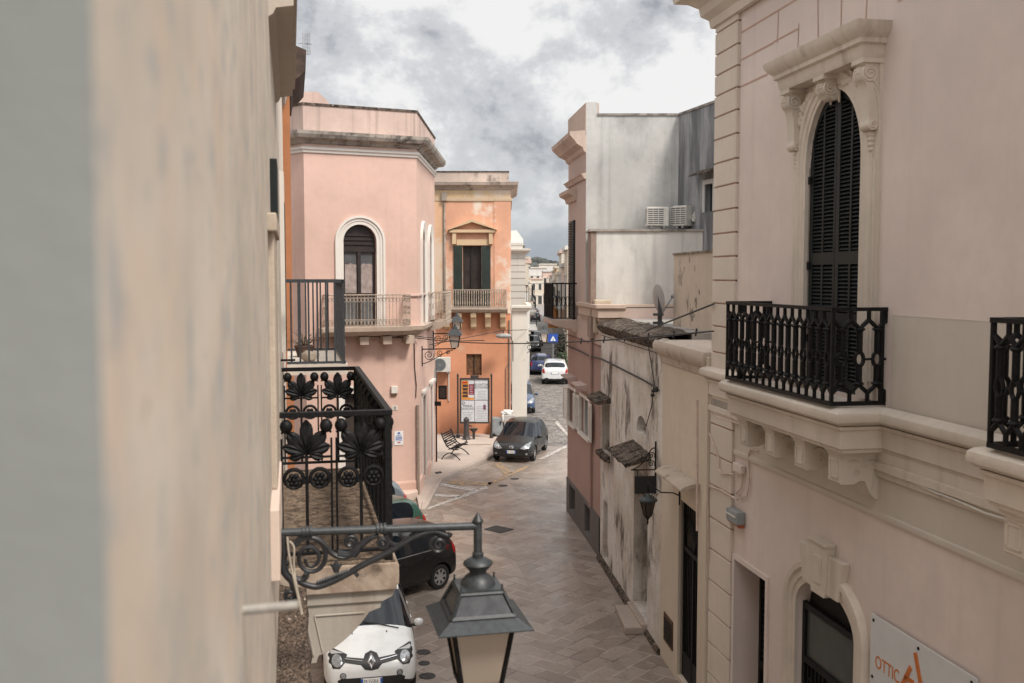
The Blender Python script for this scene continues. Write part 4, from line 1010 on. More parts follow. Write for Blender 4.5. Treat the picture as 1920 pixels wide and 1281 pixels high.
mb.tube([(ap.x-.12, ap.y, at_y(0, 81, ap.y).z), (ap.x+.2, ap.y, at_y(0, 83, ap.y).z)], .01, 5)
mb.build('grid_reflector', ALU, ant)
# ================================================================== left: pink corner house
PF = Frame((PC.x, PC.y), (2.25, 1)); PR = Frame((PC.x, PC.y), (.017, 1))
PK = plaster('pink stucco', (.61, .425, .355), .10, streak=.30, dirt=(.38, .24, .19), seed=45, bump=.2)
PKB = plaster('pink lower stucco', (.59, .40, .32), .07, streak=.1, dirt=(.36, .22, .18), seed=46, bump=.2)
PKP = plaster('stained pink parapet', (.54, .41, .355), .14, streak=.9, dirt=(.19, .15, .125), seed=47)
TRIM = plaster('off white trim', (.66, .62, .57), .05, streak=.12, seed=48, bump=.1)
pnk = thing('pink_house', 'pink corner house with chamfered edge, arched window and long iron balcony', 'house', (PC.x, PC.y, 0))
pl0 = PF.px(572, 500)[0]
A_ = PF(pl0, 0, 0); LFr = Frame((A_.x-2.2, A_.y+2.1), (2.2, -2.1)); LFL = hypot(2.2, 2.1)
z_cor = PF.px(773, 271)[1]; z_top = PF.px(773, 211)[1]; z_str = PF.px(773, 290)[1]
bz = PF.px(760, 611)[1]                     # balcony floor
w0, w1 = PF.px(644, 500)[0], PF.px(706, 500)[0]; wtop = PF.px(675, 421)[1]; wzs = wtop-(w1-w0)/2
wl = arch(w0, w1, bz, wzs, (w1-w0)/2, 14)
g0_, g1_ = PF.px(646, 760)[0], PF.px(676, 760)[0]; gzt = PF.px(660, 738)[1]
gh = rect(g0_, g1_, .15, gzt)
PL = 6.1
mb = MB(); facade(mb, PF, pl0, 0, 0, z_cor, [wl, gh], 0, .3)
r0, r1 = PR.px(793, 500)[0], PR.px(796, 500)[0]
def pra(c, w_, z0, zs): return arch(c-w_/2, c+w_/2, z0, zs, w_/2, 10)
sA, sB = 1.75, 4.1
hA = pra(sA, 1.05, bz, wzs); hB = pra(sB, 1.05, bz, wzs); hC = rect(1.25, 2.2, .3, 3.15); hD = rect(3.75, 4.75, .3, 3.2)
facade(mb, PR, 0, PL, 0, z_cor, [hA, hB, hC, hD], 0, .3)
mb.sheet(LFr, rect(0, LFL, 0, z_cor), (), 0)
mb.build('wall', PK, pnk)
core = [PF(pl0+.1, -.35, 0), PF(-.3, -.4, 0), PR(PL-.1, -.4, 0), PR(PL, -8, 0), LFr(0, -.3, 0)]
mb = MB(); m_ = len(core); mb.add([(p.x, p.y, z) for z in (0, z_cor) for p in core], [tuple(range(m_)), tuple(range(m_, 2*m_))]+[(i, (i+1) % m_, m_+(i+1) % m_, m_+i) for i in range(m_)]); mb.build('core', BLACKHOLE, pnk)
pth = [LFr(0, 0, 0), A_, PC, PR(PL, 0, 0), PR(PL, -4, 0)]; pth = [(p.x, p.y) for p in pth]
mb = MB(); mb.moulding(pth, [(0, z_cor-.16), (.06, z_cor-.14), (.14, z_cor-.05), (.34, z_cor), (.40, z_cor+.10), (.42, z_cor+.2), (0, z_cor+.26)]); mb.build('cornice', plaster('lichened grey cornice', (.42, .375, .33), .22, streak=.7, seed=49, lichen=.85, lichen_at=(.46, .62)), pnk)
mb = MB(); mb.moulding(pth, [(0, z_str-.10), (.04, z_str-.10), (.05, z_str-.03), (.09, z_str), (.09, z_str+.07), (.03, z_str+.09), (0, z_str+.1)]); mb.build('string_course', TRIM, pnk)
mb = MB(); mb.moulding(pth, [(-.25, z_cor+.2), (0.02, z_cor+.2), (0.02, z_top), (-.25, z_top)])
P3 = [Vector((*p, 0)) for p in pth]; mb.add([(p.x, p.y, z_cor+.22) for p in P3], [tuple(range(len(P3)))]); mb.build('parapet', PKP, pnk)
mb = MB(); mb.moulding(pth, [(-.28, z_top), (.05, z_top), (.05, z_top+.07), (-.28, z_top+.07)]); mb.build('coping', COPD, pnk)
mb = MB(); rb = LFr(-.4, -1.5, 0); mb.box(W, rb.x-2.2, rb.x+1.25, rb.y, rb.y+2, z_top-.6, at_y(570, 172, rb.y).z); mb.build('roof_hut', PKP, pnk)
for hh, fr_, nm in ((wl, PF, 'arched_window'),):
    s0, s1 = w0, w1; c = (s0+s1)/2; a2 = (s1-s0)/2
    mb = MB(); BR = plain('dark brown wood', (.022, .014, .012), .5, 0, .3, 5)
    mb.sheet(fr_, hh, [rect(s0+.08, c-.07, bz+1.05, wzs-.32), rect(c+.07, s1-.08, bz+1.05, wzs-.32), rect(s0+.08, c-.07, bz+.1, bz+.9), rect(c+.07, s1-.08, bz+.1, bz+.9)], -.16)
    for i in range(3): mb.box(fr_, s0+.05, s1-.05, -.16, -.12, wzs-.1+i*.14, wzs-.06+i*.14)
    mb.box(fr_, s0, s1, -.16, -.11, wzs-.32, wzs-.22); mb.box(fr_, c-.05, c+.05, -.16, -.12, bz, wzs-.32)
    wf = mb.build('window_frame', BR, pnk)
    mb = MB(); mb.box(fr_, s0+.05, s1-.05, -.21, -.19, bz, wzs-.25); mb.build('pane', GREYGLASS, wf)
    mb = MB(); rs = random.Random(3); nx, nz = 16, 10
    pz0, pz1 = bz+1.06, bz+1.98
    for p0, p1 in ((s0+.09, c-.075), (c+.075, s1-.09)):
        o_ = len(mb.v)
        for j in range(nz+1):
            for i in range(nx+1): mb.v.append(fr_(p0+(p1-p0)*i/nx, -.178+rs.uniform(-.012, .012), pz0+(pz1-pz0)*j/nz+(rs.uniform(-.03, .03) if j == nz else 0)))
        for j in range(nz):
            for i in range(nx): mb.f.append((o_+j*(nx+1)+i, o_+j*(nx+1)+i+1, o_+(j+1)*(nx+1)+i+1, o_+(j+1)*(nx+1)+i)); mb.mi.append(0)
    mb.build('plastic_sheet', plain('crumpled translucent plastic', (.33, .27, .25), .22, 0, .2, 5), wf, smooth=60)
    mb = MB(); surround(mb, fr_, arch_path(s0, s1, bz, wzs, a2), [(0, -.05), (0, .03), (.10, .03), (.11, .05), (.18, .05), (.20, .09), (.27, .09), (.27, -.02)]); mb.build('window_surround', TRIM, wf, smooth=30)
for hh, cc in ((hA, sA), (hB, sB)):
    mb = MB(); mb.sheet(PR, hh, (), -.2); wf = mb.build('side_window', DARKGLASS, pnk)
    mb = MB(); surround(mb, PR, arch_path(cc-.525, cc+.525, bz, wzs, .525), [(0, -.05), (0, .03), (.11, .05), (.2, .09), (.26, .09), (.26, -.02)]); mb.build('window_surround', TRIM, wf, smooth=30)
for hh in (hC, hD):
    mb = MB(); mb.sheet(PR, hh, (), -.18); wf = mb.build('ground_door', plain('pale grey shutter', (.36, .35, .33), .6, 0, .1, 3), pnk)
    mb = MB(); s0, s1, z1 = hh[0][0], hh[1][0], hh[2][1]; surround(mb, PR, [(s0, .1), (s0, z1), (s1, z1), (s1, .1)], [(0, -.02), (0, .04), (.14, .04), (.14, -.02)]); mb.box(PR, s0-.2, s1+.2, 0, .12, z1+.14, z1+.22); mb.build('door_surround', TRIM, wf)
mb = MB(); mb.sheet(PF, gh, (), -.2); gd = mb.build('ground_door', plain('dark boarded door', (.035, .025, .02), .7, 0, .3, 4), pnk)
mb = MB(); surround(mb, PF, [(g0_, .1), (g0_, gzt), (g1_, gzt), (g1_, .1)], [(0, -.02), (0, .05), (.16, .05), (.18, .08), (.24, .08), (.24, -.02)]); mb.build('door_surround', TRIM, gd)
s_w0, s_w1 = PF.px(705, 760)[0], PF.px(721, 760)[0]
# socle
mb = MB(); sz = PF.px(770, 905)[1]; mb.moulding([(p.x, p.y) for p in (PF(pl0, 0, 0), PC, PR(1.2, 0, 0))], [(0, 0), (.05, 0), (.05, sz), (.02, sz+.06), (0, sz+.07)]); mb.moulding([(p.x, p.y) for p in (PR(2.3, 0, 0), PR(3.7, 0, 0))], [(0, 0), (.05, 0), (.05, sz), (0, sz+.07)]); mb.build('socle', PKB, pnk)
mb = MB(); q = PF(-.28, .0, 0)
mb.add([tuple(PF(a, d, z)) for z in (0, .28) for a, d in ((-1.25, 0), (-1.2, .5), (-.55, .62), (-.12, .3), (-.05, 0))], [(0, 1, 2, 3, 4), (5, 6, 7, 8, 9), (0, 1, 6, 5), (1, 2, 7, 6), (2, 3, 8, 7), (3, 4, 9, 8), (4, 0, 5, 9)])
mb.build('corner_step', plaster('pale pink stone step', (.55, .43, .36), .1, seed=50), pnk, bevel=.02)
mb = MB(); mb.tube([PF(-.03, .07, .15), PF(-.03, .07, 3.05)], .055, 8); mb.build('downpipe', plain('brown grey pipe', (.27, .21, .17), .7, 0, .15, 6), pnk, smooth=40)
# long balcony wrapping the corner
b0s, b1s = pl0+.55, PF.px(757, 600)[0]
spth = [(p.x, p.y) for p in (PF(pl0+.3, 0, 0), PF(b1s, 0, 0), PC, PR(4.9, 0, 0))]
ST = plaster('worn balcony stone', (.46, .37, .30), .15, streak=.45, dirt=(.18, .13, .1), seed=51, lichen=.4)
mb = MB(); mb.extr(PF, [(0, bz-.32), (.45, bz-.26), (.62, bz-.16), (.72, bz-.12), (.74, bz), (0, bz)], b0s-.2, b1s+.06)
mb.moulding(spth[1:], [(0, bz-.32), (.10, bz-.22), (.22, bz-.12), (.24, bz), (0, bz)])
mb.extr(PR, [(0, bz-.32), (.45, bz-.26), (.62, bz-.16), (.72, bz-.12), (.74, bz), (0, bz)], 2.9, 5.4)
mb.build('balcony_slab', ST, pnk)
mb = MB()
for i in range(4): s = b0s+.3+i*.75; mb.box(PF, s, s+.28, 0, .45, bz-.55, bz-.3)
mb.build('bracket', ST, pnk)
RUST = plain('rust pale railing paint', (.36, .29, .23), .75, 0, .35, 14)
def scroll_rail(fr, s0, s1, d, ends, par, zb, zt):
    mb = MB(); mb.tube([fr(s0, d, zt), fr(s1, d, zt)], .02, 5); mb.tube([fr(s0, d, zt-.10), fr(s1, d, zt-.10)], .01, 4); mb.tube([fr(s0, d, zb), fr(s1, d, zb)], .014, 5); mb.tube([fr(s0, d, zb+.2), fr(s1, d, zb+.2)], .010, 4)
    n = round((s1-s0)/.115)
    for i in range(n+1):
        s = s0+(s1-s0)*i/n; mb.tube([fr(s, d, zb), fr(s, d, zt)], .0085, 4)
        if i < n:
            c = s+(s1-s0)/n/2
            for zc_, rz in ((zb+.1, .08), (zt-.15, .07)): mb.tube([fr(c+.045*cos(t), d, zc_+rz*sin(t)) for t in [2*pi*k_/8 for k_ in range(8)]], .009, 4, True)
    for e in ends:
        mb.tube([fr(e, 0, zt), fr(e, d, zt)], .02, 5); mb.tube([fr(e, 0, zb), fr(e, d, zb)], .014, 5)
        for k_ in range(7): mb.tube([fr(e, d*k_/6, zb), fr(e, d*k_/6, zt)], .0085, 4)
        for k_ in range(6):
            for zc_, rz in ((zb+.1, .08), (zt-.15, .07), ((zb+zt)/2, .12)): mb.tube([fr(e, d*(k_+.5)/6+.045*cos(t), zc_+rz*sin(t)) for t in [2*pi*q_/8 for q_ in range(8)]], .009, 4, True)
    return mb.build('railing', RUST, par)
rz = PF.px(757, 552)[1]
scroll_rail(PF, b0s, b1s, .68, (b0s, b1s), pnk, bz+.05, rz)
scroll_rail(PR, 2.95, 5.3, .68, (2.95, 5.3), pnk, bz+.05, rz)
mb = MB(); mb.moulding(spth[1:], [(0, rz-.06), (.06, rz-.06), (.06, rz-.01), (0, rz)]); mb.build('rail_moulding', PKP, pnk)
# ================================================================== the peach corner house with the notice board
OY = 44.9; OX0, OX1 = at_y(800, 500, OY).x, at_y(958, 600, OY).x
OF = Frame((OX0, OY), (1, 0.004))
PEACH = plaster('peeling peach stucco', (.68, .37, .245), .14, streak=.3, dirt=(.42, .25, .17), patch=(.70, .585, .48), patch_at=(.47, .60), seed=53, bump=.35)
PEACHL = plaster('orange ground floor stucco', (.62, .285, .165), .10, streak=.18, dirt=(.36, .2, .13), patch=(.60, .42, .31), patch_at=(.56, .70), seed=54, bump=.3, lichen=.35, lichen_at=(.66, .72))
pea = thing('peach_house', 'peeling peach house with a pediment over its shuttered balcony door', 'house', (OX0, OY, 0))
ox = lambda x: OF.px(x, 600)[0]
oz = lambda y: OF.px(880, y)[1]
ow = ox(958); mid = oz(588)
m0, m1 = ox(868), ox(903); zt0 = oz(461)
hm = rect(m0, m1, mid+.05, zt0)
wn0_, wn1_ = ox(874), ox(903); wz0, wz1 = oz(704), oz(664)
hw = rect(wn0_, wn1_, wz0, wz1)
zc = oz(352); ztp = oz(323)
mb = MB(); facade(mb, OF, 0, ow, mid, zc, [hm], 0, .25); mb.build('upper_wall', PEACH, pea)
mb = MB(); facade(mb, OF, 0, ow, 0, mid, [hw], 0, .2); mb.build('lower_wall', PEACHL, pea)
mb = MB(); mb.box(OF, 0, ow, -8, -.27, 0, zc); mb.build('core', PEACH, pea)
mb = MB(); mb.box(OF, ow-.75, ow, 0, .03, mid, oz(378)); mb.build('pilaster', PEACH, pea)
mb = MB(); mb.box(OF, 0, .85, 0, .03, mid, oz(378)); mb.build('pilaster', plaster('yellow peach pilaster', (.64, .40, .25), .12, streak=.2, patch=(.64, .5, .38), patch_at=(.5, .62), seed=55), pea)
PARP = plaster('weathered pink grey parapet', (.50, .41, .35), .2, streak=.5, dirt=(.2, .16, .13), seed=56, lichen=.7, lichen_at=(.5, .64))
mb = MB(); mb.moulding([(p.x, p.y) for p in (OF(0, 0, 0), OF(ow, 0, 0), OF(ow, -6, 0))], [(0, zc-.12), (.12, zc), (.30, oz(348)), (.34, oz(342)), (0, oz(340))]); mb.build('cornice', PARP, pea)
mb = MB(); mb.box(OF, 0, ow-.1, -5, .03, zc, ztp); mb.build('parapet', PARP, pea)
mb = MB(); mb.box(OF, 0, ow-.08, -.3, .06, ztp, ztp+.05); mb.build('coping', COPD, pea)
mb = MB(); mb.moulding([(p.x, p.y) for p in (OF(0, 0, 0), OF(ow, 0, 0), OF(ow, -6, 0))], [(0, oz(378)), (.05, oz(377)), (.06, oz(372)), (0, oz(371))]); mb.build('frieze_moulding', plaster('worn yellow stone', (.56, .43, .30), .12, streak=.3, seed=59), pea)
mb = MB(); mb.box(OF, .02, ow-.02, 0, .02, oz(371), zc-.12); mb.build('frieze', plaster('peeling yellow frieze', (.60, .43, .26), .12, streak=.3, patch=(.62, .52, .42), patch_at=(.46, .60), seed=63), pea)
# pediment
YST = plaster('yellow stone', (.60, .44, .28), .08, streak=.25, seed=57)
p0, p1, pm = ox(842), ox(931), ox(886); pb, pt = oz(431), oz(411)
mb = MB(); mb.box(OF, p0+.05, p1-.05, 0, .22, pb-.13, pb)
for a, b in (((p0-.02, pb), (pm, pt)), ((p1+.02, pb), (pm, pt))):
    mb.add([OF(s, d, z) for d in (0, .28) for s, z in (a, b, (b[0], b[1]-.14), (a[0], a[1]-.02))], [(0, 1, 2, 3), (4, 5, 6, 7), (0, 1, 5, 4), (1, 2, 6, 5), (2, 3, 7, 6), (3, 0, 4, 7)])
mb.box(OF, ox(849), ox(856), 0, .18, oz(458), pb-.13); mb.box(OF, ox(917), ox(924), 0, .18, oz(458), pb-.13); mb.box(OF, ox(857), ox(916), 0, .06, oz(460), oz(449)); mb.build('pediment', YST, pea)
mb = MB(); mb.sheet(OF, hm, (), -.22); bd_ = mb.build('balcony_door', plain('dark door wood', (.03, .02, .016), .5, 0, .4, 3), pea)
for a, b in ((ox(851), ox(867.5)), (ox(903.5), ox(920))):
    mb = MB(); mb.box(OF, a, b, .02, .05, mid+.05, zt0)
    for i in range(34): z = mid+.15+i*.085; mb.box(OF, a+.04, b-.04, .05, .062, z, z+.045) if z < zt0-.1 else None
    mb.build('shutter', plain('dark green shutter', (.025, .035, .028), .5, 0, .2, 5), bd_)
mb = MB(); sm = (m0+m1)/2; mb.box(OF, m0, m0+.08, -.22, -.16, mid, zt0); mb.box(OF, m1-.08, m1, -.22, -.16, mid, zt0); mb.box(OF, sm-.06, sm+.06, -.22, -.15, mid, zt0); mb.build('door_frame', plain('dark frame', (.02, .014, .012), .5), bd_)
mb = MB(); mb.sheet(OF, hw, (), -.12); wn3 = mb.build('boarded_window', WOOD, pea)
mb = MB(); mb.box(OF, (wn0_+wn1_)/2-.02, (wn0_+wn1_)/2+.02, -.12, -.09, wz0, wz1); mb.build('board_joint', BLACKHOLE, wn3)
# balcony
q0, q1 = ox(836), ox(952); bf = oz(577)
mb = MB(); mb.extr(OF, [(0, bf-.22), (.5, bf-.2), (.62, bf-.1), (.66, bf-.06), (.66, bf+.02), (0, bf+.02)], q0, q1); mb.build('balcony_slab', ST, pea)
for x in (838, 861, 888, 915, 943):
    s = ox(x); mb = MB(); mb.extr(OF, [(0, bf-.22), (.52, bf-.22), (.5, bf-.42), (.36, bf-.5), (.28, bf-.7), (.26, bf-.86), (.12, bf-.92), (0, bf-.98)], s-.13, s+.13); mb.build('corbel', YST, pea, bevel=.02)
mb = MB(); rt = oz(543)
mb.box(OF, q0+.05, q1-.05, .58, .62, rt-.03, rt+.01); mb.box(OF, q0+.05, q1-.05, .585, .615, bf+.06, bf+.09)
for e in (q0+.05, q1-.09): mb.box(OF, e, e+.04, 0, .58, rt-.03, rt+.01); mb.box(OF, e, e+.04, 0, .585, bf+.06, bf+.09)
n = 26
for i in range(n+1):
    s = q0+.07+(q1-q0-.14)*i/n; mb.lathe(OF(s, .6, bf+.09), [(.012, 0), (.03, .1), (.02, .25), (.018, .5), (.03, .62), (.012, rt-bf-.12)], 6)
for e in (q0+.07, q1-.07):
    for k_ in range(4): mb.lathe(OF(e, .12+.13*k_, bf+.09), [(.012, 0), (.03, .1), (.02, .25), (.018, .5), (.03, .62), (.012, rt-bf-.12)], 6)
mb.build('railing', RUST, pea)
mb = MB(); ds = ox(834.5); mb.tube([OF(ds, .08, mid+.1), OF(ds, .08, oz(380))], .055, 8); mb.box(OF, ds-.12, ds+.12, 0, .18, oz(377), oz(361)); mb.build('downpipe', plaster('rusty grey pipe', (.36, .30, .25), .3, streak=.5, seed=58, lichen=.7, lichen_at=(.48, .6)), pea)
mb = MB(); s = ox(955); mb.tube([OF(s, .05, .1), OF(s, .05, oz(600))], .03, 6); mb.tube([OF(s-.15, .04, .1), OF(s-.15, .04, oz(690)), OF(s-.02, .04, oz(680))], .02, 5); mb.build('wall_conduit', plain('grey conduit', (.22, .18, .15), .7), pea)
mb = MB(); mb.tube([OF(ox(841), .03, 1.6), OF(ox(841), .03, oz(698))], .03, 6); mb.build('white_conduit', WHITEP, pea)
# ================================================================== white house at the street corner beyond
wx0, wx1 = at_y(959, 600, 45.2).x+.02, at_y(988, 600, 45.2).x
WF = Frame((wx0, 45.0), (1, .004)); ww_ = wx1-wx0
WHT = plaster('chipped white limewash', (.66, .61, .54), .06, streak=.2, dirt=(.38, .31, .25), seed=60, lichen=.3, lichen_at=(.64, .7))
whi = thing('white_house', 'white rusticated house behind the peach one with a plain tall end pillar', 'house', (wx0, 45, 0))
wzc = WF.px(970, 583)[1]
mb = MB(); mb.box(WF, 0, ww_, -5.5, 0, .0, wzc); mb.build('pillar', WHT, whi, bevel=.01)
mb = MB(); mb.box(WF, -.02, ww_+.01, -5.51, .02, 0, .55); mb.build('base_band', PEACHL, whi)
mb = MB(); mb.moulding([(p.x, p.y) for p in (WF(0, 0, 0), WF(ww_, 0, 0), WF(ww_, -6, 0))], [(0, wzc-.05), (.1, wzc), (.12, wzc+.1), (.2, wzc+.14), (.2, wzc+.24), (0, wzc+.26)]); mb.build('cap', WHT, whi)
X0 = 58.0; wa_, wb_ = at_y(958, 500, X0).x-5, at_y(985, 500, X0).x
W2 = Frame((wa_, X0), (1, .004)); wwt = at_y(970, 470, X0).z
mb = MB(); mb.box(W2, 0, wb_-wa_, -9, 0, 0, wwt); mb.box(W2, 0, wb_-wa_-.15, -3, -.0, wwt, at_y(970, 455, X0).z)
mb.build('upper_wall', plaster('grey white ashlar', (.54, .51, .46), .06, streak=.25, seed=61), whi)
mb = MB()
for i in range(9): z = wzc+.3+i*.38; mb.box(W2, 0, wb_-wa_+.01, -9.01, .012, z, z+.03)
mb.build('ashlar_joint', plain('grey joint line', (.25, .23, .2), .9), whi)  # dark joints between the ashlar courses, as thin raised strips
mb = MB(); mb.moulding([(p.x, p.y) for p in (W2(0, 0, 0), W2(wb_-wa_, 0, 0), W2(wb_-wa_, -9, 0))], [(0, wwt-.2), (.15, wwt-.1), (.3, wwt), (.32, wwt+.1), (0, wwt+.12)]); mb.build('cornice', WHT, whi)
mb = MB(); a_ = wb_-wa_; mb.add([W2(s, d, z) for d in (-1.5, -4) for s, z in ((.2, wwt), (a_-.1, wwt), (a_-.1, wwt+.7), (a_-.5, wwt+1.25), (.5, wwt+.75), (.2, wwt+.5))], [(0, 1, 2, 3, 4, 5), (6, 7, 8, 9, 10, 11)]+[(i, (i+1) % 6, 6+(i+1) % 6, 6+i) for i in range(6)]); mb.build('roof_gable', plaster('white gable', (.68, .66, .62), .05, seed=62), whi)
mb = MB(); mb.extr(Frame((W2(a_, -2, 0).x, W2(a_, -2, 0).y), (0, 1)), [(0, wzc-.05), (.5, wzc-.05), (.5, wzc+.05), (0, wzc+.05)], 0, 2.2); mb.build('balcony_slab', ST, whi)
mb = MB(); BF = Frame((W2(a_, -2, 0).x, W2(a_, -2, 0).y), (0, 1))
for i in range(22): mb.box(BF, i*.1, i*.1+.03, .45, .48, wzc+.05, wzc+1.0)
for i in range(5): mb.box(BF, 0, .03, i*.1, i*.1+.03, wzc+.05, wzc+1.0)
mb.box(BF, 0, 2.2, .44, .49, wzc+.98, wzc+1.02); mb.build('railing', IRON, whi)
# ================================================================== far street
def lin(n, c, v=.06, st=.2, sd=70): return plaster(n, c, v, streak=st, seed=sd, bump=.1)
FARW = [lin('far white wall', (.64, .61, .57), sd=70), lin('far cream wall', (.60, .53, .44), sd=71), lin('far pink wall', (.60, .44, .37), sd=72), lin('far grey wall', (.48, .47, .45), sd=73), lin('far ochre wall', (.55, .42, .28), sd=74), lin('far sand wall', (.58, .50, .40), sd=75)]
WINM = plain('far window dark', (.05, .048, .045), .3)
def far_house(name, label, o, u, wd, dep, h, m, nwin, floors=2, balc=False, grp=None, steps=0.):
    fr = Frame(o, u); t = thing(name, label, 'house', (o[0], o[1], 0), grp)
    mb = MB(); mb.box(fr, 0, wd, -dep, 0, 0, h); mb.build('wall', FARW[m], t)
    mb = MB(); mb.box(fr, -.05, wd+.05, -dep, .22, h-.35, h-.1); mb.box(fr, 0, wd, -dep, .08, h-.1, h+steps); mb.build('cornice', FARW[(m+1) % 6], t)
    fh = (h-.6)/floors
    for f in range(floors):
        for i in range(nwin):
            c = wd*(i+.5)/nwin; z0 = f*fh+(.15 if f == 0 else .7); z1 = f*fh+min(fh-.9, 2.7)
            hw_ = .36 if f else .5
            mb = MB(); mb.box(fr, c-hw_, c+hw_, 0, .03, z0, z1); wn_ = mb.build('door' if f == 0 and i % 2 == 0 else 'window', WINM, t)
            mb = MB(); mb.box(fr, c-hw_-.16, c-hw_, 0, .07, z0, z1+.16); mb.box(fr, c+hw_, c+hw_+.16, 0, .07, z0, z1+.16); mb.box(fr, c-hw_, c+hw_, 0, .07, z1, z1+.16); mb.box(fr, c-.8, c+.8, 0, .16, z1+.16, z1+.26); mb.build('frame', FARW[0], wn_)
            if f == 1 and balc:
                mb = MB(); mb.box(fr, c-.9, c+.9, 0, .6, f*fh+.55, f*fh+.7); mb.build('balcony_slab', FARW[3], t)
                mb = MB(); mb.box(fr, c-.9, c+.9, .55, .58, f*fh+1.62, f*fh+1.66)
                for k_ in range(13): mb.box(fr, c-.9+k_*.148, c-.88+k_*.148, .55, .57, f*fh+.7, f*fh+1.62)
                mb.build('railing', IRON, t)
    return t
def Lx(y): return 1.0+(y-60)*.0165
def Rx(y): return 4.15+(y-75)*.0255
GRP = 'houses along the far street'
ys = 67.5
rows = [(8, 6.6, 0, 2), (9, 8.6, 1, 3), (10, 7.2, 4, 3), (12, 9.2, 0, 3), (13, 7.6, 5, 4), (16, 8.8, 2, 4), (18, 7.5, 1, 4)]
names = ['white', 'cream', 'ochre', 'tall white', 'sand coloured', 'pink', 'last cream']
for (dp, h, m, nw), nm in zip(rows, names):
    far_house('street_house', f'far {nm} house on the left side of the long street', (Lx(ys), ys), (Lx(ys+dp)-Lx(ys), dp), dp, 8, h, m, nw, 2, True, GRP); ys += dp+.05
ys = 74
rows = [(9, 9.6, 5, 2), (10, 8.4, 2, 3), (11, 9.8, 1, 3), (13, 7.8, 0, 3), (15, 8.6, 4, 4), (20, 8.2, 0, 5), (30, 7.6, 1, 7)]
names = ['sand coloured', 'pink', 'tall cream', 'white', 'ochre', 'long white', 'very long cream']
for (dp, h, m, nw), nm in zip(rows, names):
    far_house('street_house', f'far {nm} house on the right side of the long street', (Rx(ys+dp), ys+dp), (Rx(ys)-Rx(ys+dp), -dp), dp, 8, h, m, nw, 2, True, GRP); ys += dp+.05
for x0, x1, Y, h, m, nm in ((3.2, 8.2, 262, 7.0, 1, 'cream'), (8.3, 12.4, 270, 9.0, 2, 'pink'), (5.0, 10.4, 296, 10.2, 0, 'tall white'), (12.6, 18, 280, 8.2, 5, 'sand coloured'), (8.8, 14.6, 325, 11.6, 0, 'highest white'), (-3, 3.1, 285, 9.2, 3, 'grey')):
    far_house('end_house', f'distant {nm} house front closing the end of the street', (x0, Y), (1, 0), x1-x0, 8, h, m, 3, 2, False, 'houses closing the far end of the street')
# hill and wood on the horizon; faint distance haze put into their dull colours
mb = MB(); nx, ny = 60, 10; rs = random.Random(9)
hz = lambda i, j: (2+18.5*sin(pi*min(1, j/7)/2)*(.85+.15*sin(i*.5)+.1*sin(i*1.7+1)))
for j in range(ny+1):
    for i in range(nx+1): mb.v.append(Vector((-300+12*i, 620+32*j, hz(i, j)-2)))
for j in range(ny):
    for i in range(nx): mb.f.append((j*(nx+1)+i, j*(nx+1)+i+1, (j+1)*(nx+1)+i+1, (j+1)*(nx+1)+i)); mb.mi.append(0)
tag(mb.build('hill', plain('haze tinted scrub hillside', (.11, .115, .105), .95, 0, .35, .05), smooth=60), kind='structure')
mb = MB()
for k in range(420):
    x = rs.uniform(-60, 130); j = rs.uniform(1, 7); y = 620+32*j; z = hz((x+300)/12, j)-2
    r = rs.uniform(1.6, 3.6); mb.ball((x, y, z+r*.5), r, 6, (1.3*rs.uniform(.8, 1.3), 1, rs.uniform(.7, 1.15)))
tag(mb.build('woodland', plain('haze tinted olive foliage', (.062, .068, .062), .95, 0, .5, .12)), 'dark green woodland covering the hill at the end of the street', 'woodland', kind='stuff')
mb = MB()
# ================================================================== vehicles
from mathutils.bvhtree import BVHTree
def paint(name, col, rough=.25, metal=.0, coat=.8):
    m = Mt(name, rough, metal); m.color(m.mix(m.ramp(m.noise(3, 5, obj=True), .4, .75), col, mul(col, .86)))
    m.b.inputs['Coat Weight'].default_value = coat; m.b.inputs['Coat Roughness'].default_value = .06
    return m.m
CARGLASS = plain('car glass', (.006, .009, .013), .03, 0, .1, 3, .45)
TRIMB = plain('black car trim', (.012, .012, .013), .5)
CHROME = plain('chrome', (.62, .62, .63), .15, 1., .05, 5)
RIMM = plain('silver wheel rim', (.42, .42, .43), .35, .6, .1, 5)
LAMPG = plain('headlight lens', (.30, .31, .32), .12, .4, .35, 14, obj=True)
REDG = plain('red lamp lens', (.30, .012, .010), .15, 0, .2, 10)
PLATEW = plain('plate white', (.72, .73, .72), .4, 0, .03, 5); PLATEB = plain('plate blue', (.02, .08, .35), .4, 0, .05, 5)
HATCH = [  # x/L, width, zb, zm, belt, roof edge, top, roof half-width ratio
    (-.500, .70, .36, .55, .70, .76, .78, .80), (-.490, .92, .26, .55, .90, .97, 1.0, .80), (-.470, .97, .22, .55, .96, 1.06, 1.10, .80), (-.425, .985, .20, .55, .97, 1.36, 1.41, .73),
    (-.385, .99, .20, .55, .965, 1.43, 1.485, .72), (-.25, 1., .19, .55, .955, 1.465, 1.52, .735), (-.12, 1., .19, .55, .94, 1.475, 1.535, .74), (-.09, 1., .19, .55, .94, 1.475, 1.535, .74),
    (.00, 1., .19, .54, .935, 1.45, 1.515, .72), (.035, 1., .19, .54, .93, 1.42, 1.485, .71), (.265, .995, .19, .53, .90, .97, 1.03, .78), (.30, .99, .19, .53, .885, .92, .975, .82),
    (.38, .98, .20, .52, .83, .86, .90, .80), (.45, .94, .21, .50, .75, .78, .81, .76), (.485, .84, .23, .46, .64, .67, .69, .74), (.500, .66, .30, .44, .55, .57, .59, .72)]
